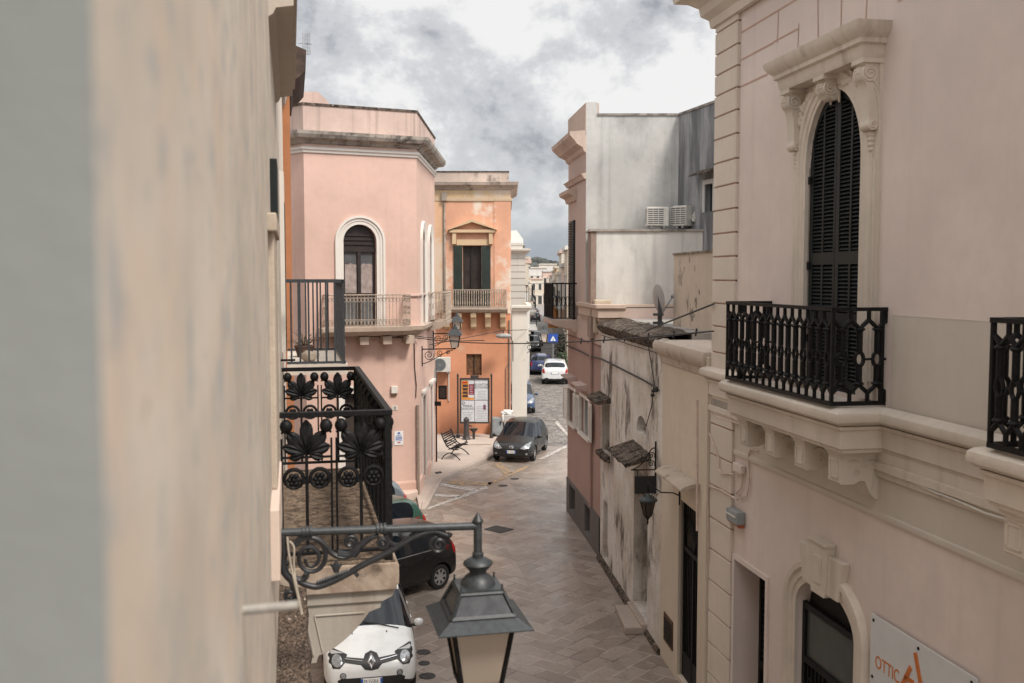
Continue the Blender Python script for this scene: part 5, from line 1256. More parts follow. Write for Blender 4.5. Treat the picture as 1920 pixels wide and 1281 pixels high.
def car(name, label, L_, Wd, H_, body, front=True, rear=True, prof=HATCH, plate=None, group=None, wheel_r=.29, wb=.655, lamp=None, style=None, roofrail=False, rimstyle=7):
    t = thing(name, label, 'car', (0, 0, 0), group)
    k = H_/1.535; st = [(x*L_, w_*Wd/2, zb, zm*k, bl*k, zr*k, zt*k, rr) for x, w_, zb, zm, bl, zr, zt, rr in prof]
    vs = []; n = len(st)
    for x, w_, zb, zm, bl, zr, zt, rr in st:
        half = [(0, zb), (w_*.86, zb), (w_*.99, zb+.10), (w_, zm), (w_*.965, bl), (w_*rr, zr), (w_*rr*.55, zt-.004), (0, zt)]
        ring = half+[(-y, z) for y, z in half[-2:0:-1]]
        for y, z in ring: vs.append((x, y, z))
    m = 14; fs = []; mi = []
    for i in range(n-1):
        for q in range(m):
            fs.append((i*m+q, i*m+(q+1) % m, (i+1)*m+(q+1) % m, (i+1)*m+q))
            side = 1 if q < 7 else -1; qq = q if q < 7 else 13-q
            g = 0
            if qq == 4 and i in (4, 5, 7, 8, 9): g = 3 if side > 0 else 4
            if qq == 4 and i == 6: g = 5
            if qq in (5, 6) and i == 9: g = 1
            if qq in (5, 6) and i == 2: g = 2
            if qq == 0 or qq == 1: g = 5
            mi.append(g)
    fs += [tuple(range(m)), tuple((n-1)*m+q for q in range(m))]; mi += [0, 0]
    me = bpy.data.meshes.new('tmp'); me.from_pydata(vs, [], fs); me.polygons.foreach_set('material_index', mi)
    for mm in (body, CARGLASS, CARGLASS, CARGLASS, CARGLASS, TRIMB): me.materials.append(mm)
    bm = bmesh.new(); bm.from_mesh(me); bmesh.ops.recalc_face_normals(bm, faces=bm.faces)
    cl = bm.edges.layers.float.new('crease_edge')
    for e in bm.edges:
        mt_ = {f.material_index for f in e.link_faces}
        if len(mt_) > 1 and mt_ != {0, 5}: e[cl] = .55
    bm.to_mesh(me); bm.free()
    o = bpy.data.objects.new('tmp', me); COL.objects.link(o)
    s = o.modifiers.new('s', 'SUBSURF'); s.levels = 2; s.render_levels = 2
    xw = (-L_*.5+L_*(.5-wb/2)-.02, L_*.5-L_*(.5-wb/2)+.02); xw = (-L_*wb/2-.02*L_, L_*wb/2-.02*L_)
    cb = MB(); F_y = lambda x: None
    for x in xw:
        for sg in (-1, 1):
            pts = [(x+(wheel_r+.055)*cos(2*pi*i/24), wheel_r+(wheel_r+.055)*sin(2*pi*i/24)) for i in range(24)]
            y0, y1 = sg*(Wd/2-.26), sg*(Wd/2+.3)
            cb.add([(a, y, b) for y in (y0, y1) for a, b in pts], [tuple(range(24)), tuple(range(24, 48))]+[(i, (i+1) % 24, 24+(i+1) % 24, 24+i) for i in range(24)])
    co = cb.build('tmpcut', [body, CARGLASS, CARGLASS, CARGLASS, CARGLASS, TRIMB])
    co.data.polygons.foreach_set('material_index', [5]*len(co.data.polygons))
    b = o.modifiers.new('b', 'BOOLEAN'); b.operation = 'DIFFERENCE'; b.object = co; b.solver = 'EXACT'
    dg = bpy.context.evaluated_depsgraph_get(); dg.update()
    ev = bpy.data.meshes.new_from_object(o.evaluated_get(dg))
    V = [v.co.copy() for v in ev.vertices]; PL_ = [(tuple(p.vertices), p.material_index) for p in ev.polygons]
    bpy.data.objects.remove(o); bpy.data.objects.remove(co)
    bvh = BVHTree.FromPolygons(V, [p for p, _ in PL_])
    for gi, nm, mt_ in ((0, 'body', body), (1, 'windscreen', CARGLASS), (2, 'rear_window', CARGLASS), (3, 'side_window', CARGLASS), (4, 'side_window', CARGLASS), (5, 'underbody', TRIMB)):
        used = {}; mb = MB()
        for p, g in PL_:
            if g != gi: continue
            f = []
            for v in p:
                if v not in used: used[v] = len(mb.v); mb.v.append(V[v])
                f.append(used[v])
            mb.f.append(tuple(f)); mb.mi.append(0)
        if mb.f: mb.build(nm, mt_, t, smooth=50)
    def proj(kind, a, b_, off):
        if kind == 'front': o_, d_ = Vector((9, a, b_)), Vector((-1, 0, 0))
        elif kind == 'rear': o_, d_ = Vector((-9, a, b_)), Vector((1, 0, 0))
        elif kind == 'left': o_, d_ = Vector((a, 9, b_)), Vector((0, -1, 0))
        elif kind == 'top': o_, d_ = Vector((a, b_, 9)), Vector((0, 0, -1))
        else: o_, d_ = Vector((a, -9, b_)), Vector((0, 1, 0))
        h, nrm, _, _ = bvh.ray_cast(o_, d_)
        if h is None: h, nrm, _, _ = bvh.find_nearest(Vector((st[-1][0] if kind == 'front' else st[0][0] if kind == 'rear' else a, a if kind in ('front', 'rear') else 0, b_)))
        return h-d_*off
    def decal(kind, outline, off, nm, mat, parent=t, rings=6):
        c = (sum(p[0] for p in outline)/len(outline), sum(p[1] for p in outline)/len(outline)); mb = MB()
        out = []
        for i in range(len(outline)):
            p, q = outline[i], outline[(i+1) % len(outline)]; sg = max(1, int(hypot(q[0]-p[0], q[1]-p[1])/.06))
            out += [(p[0]+(q[0]-p[0])*j/sg, p[1]+(q[1]-p[1])*j/sg) for j in range(sg)]
        N2 = len(out)
        for r in range(rings+1):
            f_ = r/rings if r else .0
            for p in out: mb.v.append(proj(kind, c[0]+(p[0]-c[0])*f_, c[1]+(p[1]-c[1])*f_, off if r < rings else off*.75))
        for r in range(rings):
            for i in range(N2): mb.f.append((r*N2+i, r*N2+(i+1) % N2, (r+1)*N2+(i+1) % N2, (r+1)*N2+i)); mb.mi.append(0)
        return mb.build(nm, mat, parent, smooth=50)
    def circ(cx_, cz_, rx, rz_=None, n=14): return [(cx_+rx*cos(2*pi*i/n), cz_+(rz_ or rx)*sin(2*pi*i/n)) for i in range(n)]
    hw = Wd/2
    # wheels
    for x in xw:
        for sg in (-1, 1):
            mb = MB(); y1 = sg*(hw-.035); y0 = sg*(hw-.22); prof_ = [(wheel_r*.62, y0), (wheel_r*.95, y0), (wheel_r, y0+sg*.03), (wheel_r, y1-sg*.03), (wheel_r*.95, y1), (wheel_r*.66, y1)]
            N2 = 24
            for i in range(N2):
                for r, y in prof_: mb.v.append(Vector((x+r*cos(2*pi*i/N2), y, wheel_r+r*sin(2*pi*i/N2))))
            for i in range(N2):
                for q in range(5): mb.f.append((i*6+q, ((i+1) % N2)*6+q, ((i+1) % N2)*6+q+1, i*6+q+1)); mb.mi.append(0)
            w_ = mb.build('wheel', RUBBER, t, smooth=40)
            mb = MB(); rr_ = wheel_r*.67; ya = y1-sg*.012
            loop = [(x+rr_*cos(2*pi*i/28), wheel_r+rr_*sin(2*pi*i/28)) for i in range(28)]
            holes = []
            for h in range(rimstyle):
                a0_ = 2*pi*h/rimstyle; da = pi/rimstyle*.55
                holes.append([(x+r*cos(a), wheel_r+r*sin(a)) for r, a in ((rr_*.45, a0_-da*.6), (rr_*.84, a0_-da), (rr_*.88, a0_), (rr_*.84, a0_+da), (rr_*.45, a0_+da*.6))])
            tri = tessellate_polygon([[Vector((a, b_, 0)) for a, b_ in lp] for lp in (loop, *holes)])
            mb.add([(a, ya, b_) for lp in (loop, *holes) for a, b_ in lp], tri); mb.build('rim', RIMM, w_)
            mb = MB(); mb.add([(x+rr_*cos(2*pi*i/20), ya-sg*.04, wheel_r+rr_*sin(2*pi*i/20)) for i in range(20)], [tuple(range(20))]); mb.build('brake_disc', TRIMB, w_)
    # mirrors
    for sg in (-1, 1):
        mb = MB(); mx = L_*.215; mb.ball((mx, sg*(hw+.07), .98*k), .10, 12, (.62, .95, .75)); mr = mb.build('mirror', body, t, smooth=60)
        mb = MB(); mb.box(W, mx-.02, mx+.03, sg*(hw-.08), sg*(hw+.03), .92*k, .96*k); mb.build('mirror_arm', TRIMB, mr)
    # door seams and handles
    for kind, sg in (('left', 1), ('right', -1)):
        for xs_ in (-.085*L_, .2*L_, -.30*L_):
            mb = MB(); mb.tube([proj(kind, xs_+.02*(z > .8), z, .001) for z in (.36, .5, .65, .8, .9)], .006, 4); mb.build('door_seam', TRIMB, t)
        for xs_ in (-.22*L_, .0*L_):
            mb = MB(); mb.tube([proj(kind, xs_, .80*k, .02), proj(kind, xs_-.14, .81*k, .02)], .014, 5); mb.build('door_handle', TRIMB if style in ('black', 'hatch') else body, t)
    if front:
        if style == 'city':
            for sg in (-1, 1):
                c = sg*.60
                hl = decal('front', [(sg*y, z) for y, z in ((.40, .80), (.44, .70), (.53, .62), (.64, .62), (.71, .70), (.722, .78), (.705, .85), (.67, .86), (.58, .845), (.48, .825))], .012, 'headlight', TRIMB)
                decal('front', circ(sg*.575, .725, .088, .082), .018, 'lamp_lens', LAMPG, hl)
                decal('front', [(sg*y, z) for y, z in ((.45, .815), (.56, .83), (.68, .845), (.69, .82), (.66, .80), (.56, .812))], .017, 'indicator', plain('pale lens', (.45, .45, .44), .15, .2), hl)
                fg = decal('front', circ(sg*.475, .50, .055), .010, 'fog_lamp', TRIMB); decal('front', circ(sg*.475, .50, .043), .016, 'fog_lens', LAMPG, fg)
            gr = decal('front', [(-.46, .775), (-.46, .705), (-.18, .66), (-.11, .585), (0, .565), (.11, .585), (.18, .66), (.46, .705), (.46, .775), (.13, .745), (.10, .80), (0, .83), (-.10, .80), (-.13, .745)], .010, 'grille', TRIMB)
            for sg in (-1, 1):
                mb = MB(); mb.tube([proj('front', sg*.15, .715, .018), proj('front', sg*.30, .735, .018), proj('front', sg*.44, .755, .018)], .010, 5); mb.build('chrome_strip', CHROME, gr)
            # lozenge emblem: an outlined diamond
            dm = lambda s_: [(0, .70+.112*s_), (.068*s_, .70), (0, .70-.112*s_), (-.068*s_, .70)]
            P_ = [proj('front', a, b_, .024) for a, b_ in dm(1)]+[proj('front', a, b_, .034) for a, b_ in dm(.78)]+[proj('front', a, b_, .024) for a, b_ in dm(.42)]
            mb = MB(); mb.add(P_, [(i, (i+1) % 4, 4+(i+1) % 4, 4+i) for i in range(4)]+[(4+i, 4+(i+1) % 4, 8+(i+1) % 4, 8+i) for i in range(4)]); mb.build('emblem', CHROME, gr)
            decal('front', [(-.57, .42), (-.52, .28), (.52, .28), (.57, .42), (.50, .455), (-.50, .455)], .008, 'intake', TRIMB)
            for sg in (-1, 1):
                mb = MB(); mb.tube([proj('top', .285*L_, sg*.52, .02), proj('top', .262*L_, sg*.25-.1, .022), proj('top', .245*L_, sg*.1-.2, .024)], .010, 5); mb.build('wiper', TRIMB, t)
                a, b_ = .31*L_, sg*.3; p = proj('top', a, b_, .012); mb = MB(); mb.ball(p, .014, 6); mb.build('washer_jet', TRIMB, t)
        else:
            for sg in (-1, 1):
                hl = decal('front', [(sg*y*hw/.85, z*k) for y, z in ((.36, .62), (.52, .58), (.70, .64), (.76, .82), (.70, .86), (.52, .77))], .010, 'headlight', LAMPG)
                decal('front', circ(sg*.56*hw/.85, .68*k, .055), .015, 'lamp_lens', CHROME, hl)
                decal('front', circ(sg*.60*hw/.85, .37, .045), .010, 'fog_lamp', LAMPG)
            gr = decal('front', [(-.34, .62*k), (-.26, .53*k), (.26, .53*k), (.34, .62*k), (.22, .645*k), (-.22, .645*k)], .010, 'grille', TRIMB)
            P_ = [proj('front', .075*cos(2*pi*i/14), .665*k+.05*sin(2*pi*i/14), .016) for i in range(14)]; mb = MB(); mb.tube(P_, .010, 5, True)
            mb.tube([proj('front', .035*cos(2*pi*i/10), .675*k+.034*sin(2*pi*i/10), .016) for i in range(10)], .007, 5, True); mb.build('emblem', CHROME, gr)
            decal('front', [(-.48, .40), (-.42, .27), (.42, .27), (.48, .40), (.38, .42), (-.38, .42)], .008, 'intake', TRIMB)
    pz = .385 if style == 'city' else .44
    def plate_at(kind, pz, sx=.18):
        sg = 1 if kind == 'front' else -1
        px_ = max(proj(kind, y, pz, 0).x*sg for y in (-sx, 0, sx))*sg+sg*.025
        fr = Frame((px_, 0), (0, sg))
        mb = MB(); mb.box(fr, -sx, sx, -.012, 0, pz-.055, pz+.055); pl_ = mb.build('number_plate', PLATEW, t)
        mb = MB()
        for a, b_ in ((-sx, -sx+.036), (sx-.036, sx)): mb.box(fr, a, b_, 0, .001, pz-.055, pz+.055)
        mb.build('plate_band', PLATEB, pl_)
        if plate: text(plate, .098, fr, -sx+.045, pz-.035, .001, TRIMB, 'plate_lettering', pl_, stretch=.62 if sx < .2 else .9, ext=.0005)
    if front: plate_at('front', pz)
    if rear:
        for sg in (-1, 1):
            decal('rear', [(sg*y*hw/.85, z*k) for y, z in ((.62, .72), (.80, .74), (.80, 1.0), (.74, 1.08), (.66, 1.0))], .008, 'tail_light', REDG)
            decal('left' if sg > 0 else 'right', [(-.497*L_+.02, .76*k), (-.455*L_, .80*k), (-.45*L_, .95*k), (-.47*L_, 1.06*k), (-.487*L_, .98*k)], .006, 'tail_light', REDG)
        plate_at('rear', .74*k, .26)
        decal('rear', [(-.45, .40), (-.42, .28), (.42, .28), (.45, .40)], .006, 'rear_diffuser', TRIMB)
    if roofrail:
        for sg in (-1, 1):
            mb = MB(); mb.tube([proj('top', x*L_, sg*hw*.66, .03) for x in (-.36, -.2, -.05, .05)], .015, 5); mb.build('roof_rail', CHROME, t)
    if style in ('black',):
        for kind in ('left', 'right'):
            mb = MB(); mb.tube([proj(kind, x*L_, z*k, .006) for x, z in ((-.40, .99), (-.3, .975), (-.1, .96), (.1, .945), (.24, .935))], .012, 5); mb.build('chrome_strip', CHROME, t)
        mb = MB(); p = proj('top', -.36*L_, .0, 0); mb.tube([p, p+Vector((-.12, 0, .42))], .005, 4); mb.build('aerial', TRIMB, t)
    return t
def place(t, c, fwd):
    t.location = (c[0], c[1], .006); t.rotation_euler = (0, 0, atan2(fwd[1], fwd[0])); return t
def vec(*a): return Vector(a)
# white city car, front to us
fw_ = Vector((.19, -.98)).normalized(); p = ground(697, 1276, .40)
tw = car('parked_car', 'small white city car facing the camera under the black iron balcony', 3.6, 1.65, 1.55, paint('white car paint', (.66, .67, .67)), style='city', rear=True, plate='FB 555RA')
place(tw, Vector((p.x, p.y))-fw_*1.80, fw_)
# black hatchback parked diagonally
fb = Vector((-.70, -.72)).normalized(); lb = Vector((-fb.y, fb.x)); p = ground(822, 1104)
cb_ = Vector((p.x, p.y))-lb*.74+fb*(3.85*(.655/2+.02)+.0)
bl = car('parked_car', 'black hatchback parked diagonally with its rear wheel and tail light towards the road', 3.85, 1.70, 1.53, paint('black car paint', (.007, .007, .008), .25, 0, .4), style='black')
place(bl, cb_, fb)
gn = car('parked_car', 'dark green car parked beside the black hatchback, mostly hidden by the iron railing', 3.9, 1.68, 1.46, paint('green car paint', (.03, .075, .057), .25, 0, .4), style='hatch')
place(gn, cb_+Vector((-.95, 2.9)), fb)
gc = car('parked_car', 'grey car with red tail light parked beyond the dark green car', 4.0, 1.70, 1.46, paint('grey car paint', (.12, .14, .155)), style='hatch')
place(gc, cb_+Vector((-1.75, 5.35)), fb)
# charcoal hatchback facing us
pf, pr2 = ground(1000, 864), ground(1032, 849); fy = Vector((pf.x-pr2.x, pf.y-pr2.y)).normalized(); fy = Vector((-.21, -.98)).normalized(); ly = Vector((-fy.y, fy.x))
ya = car('parked_car', 'charcoal hatchback with its front to the camera at the kerb by the notice board', 3.78, 1.70, 1.42, paint('charcoal car paint', (.008, .008, .008), .35, 0, .2), style='hatch', plate='DV 418LK')
place(ya, Vector((pf.x, pf.y))-ly*.74-fy*(3.78*(.655/2-.02)), fy)
sv = car('parked_car', 'white crossover seen from behind at the mouth of the far street', 4.4, 1.84, 1.62, paint('white crossover paint', (.62, .63, .64)), style='hatch', wheel_r=.33, roofrail=True)
place(sv, (2.95, 68.6), (.03, 1))
bu = car('parked_car', 'dark blue hatchback seen from behind, left of the white crossover', 4.0, 1.74, 1.5, paint('blue car paint', (.02, .035, .12)), style='hatch')
place(bu, (2.2, 74.9), (.03, 1))
b2 = car('parked_car', 'blue car with its front half hidden behind the white pillar', 3.9, 1.68, 1.5, paint('mid blue car paint', (.03, .06, .13)), style='hatch')
place(b2, (.42, 53.9), (0, -1))
f1_ = car('parked_car', 'dark grey car on the left of the far street, nearest of the distant ones', 4.1, 1.72, 1.48, paint('dark far paint', (.035, .037, .04)), style='hatch', group='distant cars in the far street')
place(f1_, (2.0, 98), (.0, -1))
for (x, y), lb_ in zip(((2.45, 106), (3.85, 164), (4.2, 186)), ('second dark car behind the nearest of the distant ones', 'dark car far up the street with a pale windscreen', 'farthest tiny dark car up the street')):
    c_ = copy_tree(f1_); c_['label'] = lb_; place(c_, (x, y), (.02, 1) if y > 150 else (0, -1))
# ================================================================== near street lantern
lam = thing('street_lantern', 'big grey square street lantern on a scrolled iron wall bracket in the foreground', 'street lamp', LW(5.85, 0, 5.3))
SF_ = Frame((LW(5.85, 0, 0).x, LW(5.85, 0, 0).y), (LW.n.x, LW.n.y))     # plane of the bracket
def bp(x, y): return SF_.px(500+x/4.8, 950+y/4.8)
def b3(x, y, o=0.): a = bp(x, y); return SF_(a[0], o, a[1])
PAINT = plain('grey green lantern paint', (.030, .035, .038), .45, 0, .3, 30, bump=.1)
LC = bp(1900, 175); LD = LC[0]
mb = MB(); mb.tube([SF_(.0, 0, bp(115, 235)[1]), b3(1895, 175)], .024, 12)
for x in (365, 1030):
    a = bp(x, 225 if x < 500 else 200)
    for k_ in (-.022, 0, .022): mb.tube([SF_(a[0]+k_-.007, 0, a[1]), SF_(a[0]+k_+.007, 0, a[1])], .034, 12)
arm = mb.build('arm', PAINT, lam, smooth=40)
mb = MB()
def curve(pts, r, n=6):
    P_ = [b3(*p) for p in pts]; mb.tube(P_, r, n)
def smoothp(pts, k_=6):
    out = []
    for i in range(len(pts)-1):
        p0, p1, p2, p3 = pts[max(i-1, 0)], pts[i], pts[i+1], pts[min(i+2, len(pts)-1)]
        for j in range(k_):
            t_ = j/k_; out.append(tuple(.5*((2*p1[c])+(-p0[c]+p2[c])*t_+(2*p0[c]-5*p1[c]+4*p2[c]-p3[c])*t_*t_+(-p0[c]+3*p1[c]-3*p2[c]+p3[c])*t_**3) for c in (0, 1)))
    return out+[pts[-1]]
curve(smoothp([(290, 672), (360, 705), (450, 722), (560, 690), (700, 622), (860, 530), (1100, 410), (1300, 290), (1420, 240), (1520, 225), (1590, 250), (1635, 262), (1650, 235)]), .018, 8)
curve(smoothp([(330, 690), (450, 705), (560, 672), (700, 606), (860, 512), (1100, 392), (1300, 272)]), .010, 6)
sp1 = [(395+(175-128*i/56)*cos(R(-150)+2*pi*1.95*i/56)*.92, 440+40*i/56+(175-128*i/56)*sin(R(-150)+2*pi*1.95*i/56)) for i in range(57)]
curve(sp1, [.016-.006*i/56 for i in range(57)], 7)
curve(smoothp([(250, 330), (330, 268), (430, 280), (520, 345), (590, 425), (680, 458), (760, 440), (840, 365), (930, 290), (1000, 262)]), .016, 7)
curve(smoothp([(640, 420), (740, 430), (830, 360), (930, 280)]), .020, 6)
for c, r_, a0_, tr in (((752, 318), 66, R(60), -1.7), ((1045, 322), 56, R(-60), 1.7), ((1548, 345), 78, R(-100), -1.9)):
    curve([(c[0]+(r_-(r_-12)*i/32)*cos(a0_+2*pi*tr*i/32), c[1]+(r_-(r_-12)*i/32)*sin(a0_+2*pi*tr*i/32)) for i in range(33)], .013, 6)
curve(smoothp([(1075, 265), (1110, 320), (1180, 345), (1260, 300)]), .012); curve(smoothp([(760, 400), (790, 430), (850, 340)]), .02)
for i in range(12):   # acanthus leaf along the brace
    x = 460+i*24; y = 690-i*9.2; curve([(x, y), (x+8, y-16), (x+20, y-20)], [.014, .011, .004], 5)
curve(smoothp([(760, 585), (800, 600), (820, 628)]), .012)
for dx in (-35, 0, 35): curve([(625, 590), (625+dx*.5, 530), (625+dx*1.6, 480+abs(dx)*1.2)], [.014, .018, .005], 6)
# wall plate and lower curl
curve(smoothp([(135, 262), (150, 300), (150, 540), (175, 610), (225, 665), (245, 720), (262, 760)]), [.020]*37, 7) if False else curve(smoothp([(135, 262), (150, 300), (150, 540), (175, 610), (225, 665), (245, 720), (262, 760)]), .022, 8)
curve(smoothp([(240, 640), (300, 660), (345, 640), (355, 605), (335, 600)]), .02, 7)
curve([(215+(68-54*i/28)*cos(R(-40)+2*pi*1.5*i/28), 800+(68-54*i/28)*sin(R(-40)+2*pi*1.5*i/28)) for i in range(29)], .014, 6)
for y in (510, 545, 570): curve([(100, y), (200, y-4)], .012, 6)
curve([(108, 285), (150, 290)], .016, 7)
mb.build('scrollwork', plain('black scroll iron', (.016, .017, .019), .42, 0, .3, 30), lam, smooth=50)
LF = Frame((SF_(LD, 0, 0).x, SF_(LD, 0, 0).y), (LW.n.x, LW.n.y)); c0 = LF.o
mb = MB(); zp = LC[1]
mb.lathe((c0.x, c0.y, 0), [(.001, zp+.085), (.012, zp+.07), (.026, zp+.045), (.034, zp+.035), (.034, zp+.025), (.026, zp+.02), (.026, zp-.16), (.034, zp-.165), (.034, zp-.19)], 16); mb.build('stem', PAINT, lam, smooth=35)
mb = MB(); q = zp-.19
mb.lathe((c0.x, c0.y, 0), [(.02, q), (.05, q-.005), (.088, q-.03), (.092, q-.042), (.08, q-.055), (.052, q-.085), (.052, q-.10), (.075, q-.115), (.10, q-.145), (.108, q-.17), (.001, q-.172)], 24); mb.build('cap', PAINT, lam, smooth=45)
zt_ = q-.168
def frust(mb, h0, z0, h1, z1, sides=(0, 1, 2, 3)):
    c = [(-1, 1), (1, 1), (1, -1), (-1, -1)]
    for k_ in sides:
        a, b_ = c[k_], c[(k_+1) % 4]
        mb.add([LF(a[0]*h0, a[1]*h0, z0), LF(b_[0]*h0, b_[1]*h0, z0), LF(b_[0]*h1, b_[1]*h1, z1), LF(a[0]*h1, a[1]*h1, z1)], [(0, 1, 2, 3)])
mb = MB(); mb.box(LF, -.135, .135, -.135, .135, zt_-.016, zt_)
zb_ = zt_-.155
for a, b_ in ((-1, -1), (1, -1), (1, 1), (-1, 1)):
    mb.tube([LF(a*.13, b_*.13, zt_-.016), LF(a*.192, b_*.192, zb_)], .013, 4); mb.tube([LF(a*.125, b_*.125, zt_), LF(a*.125, b_*.125, zt_+.03)], .006, 6)
for a in (-1, 1):
    mb.tube([LF(-.19, a*.19, zb_+.006), LF(.19, a*.19, zb_+.006)], .016, 4); mb.tube([LF(a*.19, -.19, zb_+.006), LF(a*.19, .19, zb_+.006)], .016, 4)
    mb.tube([LF(-.133, a*.133, zt_-.022), LF(.133, a*.133, zt_-.022)], .012, 4); mb.tube([LF(a*.133, -.133, zt_-.022), LF(a*.133, .133, zt_-.022)], .012, 4)
frust(mb, .192, zb_+.004, .285, zb_-.055); frust(mb, .285, zb_-.055, .283, zb_-.062); frust(mb, .283, zb_-.062, .19, zb_-.02)
mb.build('lantern_roof', PAINT, lam)
mb = MB(); frust(mb, .128, zt_-.02, .188, zb_+.006); mb.build('roof_pane', plain('smoky roof pane', (.05, .05, .052), .18, 0, .4, 9), lam)
zt2, zb2 = zb_-.03, zb_-.44
mb = MB()
for a, b_ in ((-1, -1), (1, -1), (1, 1), (-1, 1)): mb.tube([LF(a*.185, b_*.185, zt2), LF(a*.12, b_*.12, zb2)], .015, 4)
for h_, z_ in ((.186, zt2), (.122, zb2)):
    for a in (-1, 1): mb.tube([LF(-h_, a*h_, z_), LF(h_, a*h_, z_)], .014, 4); mb.tube([LF(a*h_, -h_, z_), LF(a*h_, h_, z_)], .014, 4)
mb.box(LF, -.12, .12, -.12, .12, zb2-.02, zb2-.008); mb.build('lantern_frame', IRON, lam)
mg = Mt('milky lantern glass', .35); mg.color((.50, .41, .32)); mg.b.inputs['Transmission Weight'].default_value = .5; mg.b.inputs['Subsurface Weight'].default_value = 0
for k_ in range(4):
    mb = MB(); frust(mb, .180, zt2, .116, zb2, (k_,)); mb.build('pane', mg.m, lam)
mb = MB(); mb.tube([LF(0, 0, zt2+.02), LF(0, 0, zt2-.1)], .03, 8); mb.ball(LF(0, 0, zt2-.17), .06, 10, (1, 1, 1.3)); mb.build('bulb', WHITEP, lam, smooth=60)
mb = MB(); P_ = [b3(x, y, .02) for x, y in smoothp([(185, 265), (200, 420), (235, 600), (280, 800), (315, 960)])]; mb.tube(P_, .007, 6); P_ = [b3(x, y, .015) for x, y in smoothp([(205, 305), (245, 360), (245, 520), (265, 680), (300, 860), (320, 960)])]; mb.tube(P_, .006, 6)
tag(mb.build('lamp_cable', plain('pale cable', (.42, .37, .30), .6), smooth=60), 'pale beige cables hanging down beside the scrolled lantern bracket', 'cable')
# ================================================================== smaller street lanterns on scroll brackets
def wall_lantern(name, label, base, fr, arm_l, sc=1., up=True, mat=PAINT):
    """fr.u = direction of the arm; base z at the arm"""
    t = thing(name, label, 'street lamp', fr(0, 0, base))
    mb = MB(); mb.tube([fr(0, 0, base), fr(arm_l, 0, base+.02)], .02*sc, 6)
    for c, r_, tr in ((.22, .17, 1.8), (.55, .11, 1.6), (.8, .07, 1.5)):
        mb.tube([fr(arm_l*c+sc*p_[0], 0, base-.02-r_*sc+sc*p_[1]) for p_ in spiral((0, 0), .02, r_, R(90), tr, 30)], .012*sc, 5)
    mb.tube([fr(a, 0, z) for a, z in bez((0, base-.48*sc), (arm_l*.3, base-.42*sc), (arm_l*.6, base-.12*sc), (arm_l*.95, base-.02), 10)], .014*sc, 5); mb.tube([fr(0.02, 0, base+.1*sc), fr(.02, 0, base-.55*sc)], .02*sc, 5)
    mb.build('bracket', IRON, t, smooth=50)
    c = fr(arm_l, 0, 0); z0 = base+.06
    LG = Frame((c.x, c.y), (fr.u.x, fr.u.y))
    mb = MB(); mb.lathe((c.x, c.y, 0), [(.02*sc, base), (.05*sc, base+.05*sc), (.11*sc, z0+.02*sc)], 8)
    for a, b_ in ((-1, -1), (1, -1), (1, 1), (-1, 1)): mb.tube([LG(a*.10*sc, b_*.10*sc, z0), LG(a*.17*sc, b_*.17*sc, z0+.42*sc)], .012*sc, 4)
    mb.build('lantern_frame', IRON, t)
    mb = MB(); cc = [(-1, 1), (1, 1), (1, -1), (-1, -1)]
    for k_ in range(4):
        a, b_ = cc[k_], cc[(k_+1) % 4]; mb.add([LG(a[0]*.1*sc, a[1]*.1*sc, z0), LG(b_[0]*.1*sc, b_[1]*.1*sc, z0), LG(b_[0]*.165*sc, b_[1]*.165*sc, z0+.42*sc), LG(a[0]*.165*sc, a[1]*.165*sc, z0+.42*sc)], [(0, 1, 2, 3)])
    mb.build('pane', plain('frosted lamp pane', (.55, .48, .42), .25, 0, .1, 5), t)
    mb = MB()
    for h0, zA, h1, zB in ((.24, z0+.40*sc, .13, z0+.58*sc), (.13, z0+.58*sc, .10, z0+.60*sc), (.24, z0+.40*sc, .16, z0+.43*sc)):
        for k_ in range(4):
            a, b_ = cc[k_], cc[(k_+1) % 4]; mb.add([LG(a[0]*h0*sc, a[1]*h0*sc, zA), LG(b_[0]*h0*sc, b_[1]*h0*sc, zA), LG(b_[0]*h1*sc, b_[1]*h1*sc, zB), LG(a[0]*h1*sc, a[1]*h1*sc, zB)], [(0, 1, 2, 3)])
    mb.lathe((c.x, c.y, 0), [(.10*sc, z0+.59*sc), (.08*sc, z0+.66*sc), (.03*sc, z0+.69*sc), (.03*sc, z0+.73*sc), (.001, z0+.78*sc)], 10); mb.build('lantern_roof', PAINT, t)
    return t
pb = PR.px(799, 650); PLF = Frame((PR(1.2, 0, 0).x, PR(1.2, 0, 0).y), (1, -.02))
zA = at_y(853, 655, PR(1.2, 0, 0).y).z
wall_lantern('wall_lantern', 'iron street lantern on a scroll bracket at the corner of the pink house', zA, PLF, at_y(853, 640, PR(1.2, 0, 0).y).x-PR(1.2, 0, 0).x, 1.05)
P2F = Frame((PR(5.2, 0, 0).x, PR(5.2, 0, 0).y), (1, 0)); yy = PR(5.2, 0, 0).y
wall_lantern('wall_lantern', 'second iron lantern farther along the pink house, partly hidden behind the corner one', at_y(848, 626, yy).z, P2F, max(.9, at_y(848, 620, yy).x-PR(5.2, 0, 0).x), 1.0)
P3F = Frame((wx1, 47.2), (1, 0)); wall_lantern('wall_lantern', 'iron lantern hanging out over the far street from the white pillar', at_y(1018, 643, 47.2).z, P3F, at_y(1020, 630, 47.2).x-wx1, 1.0)
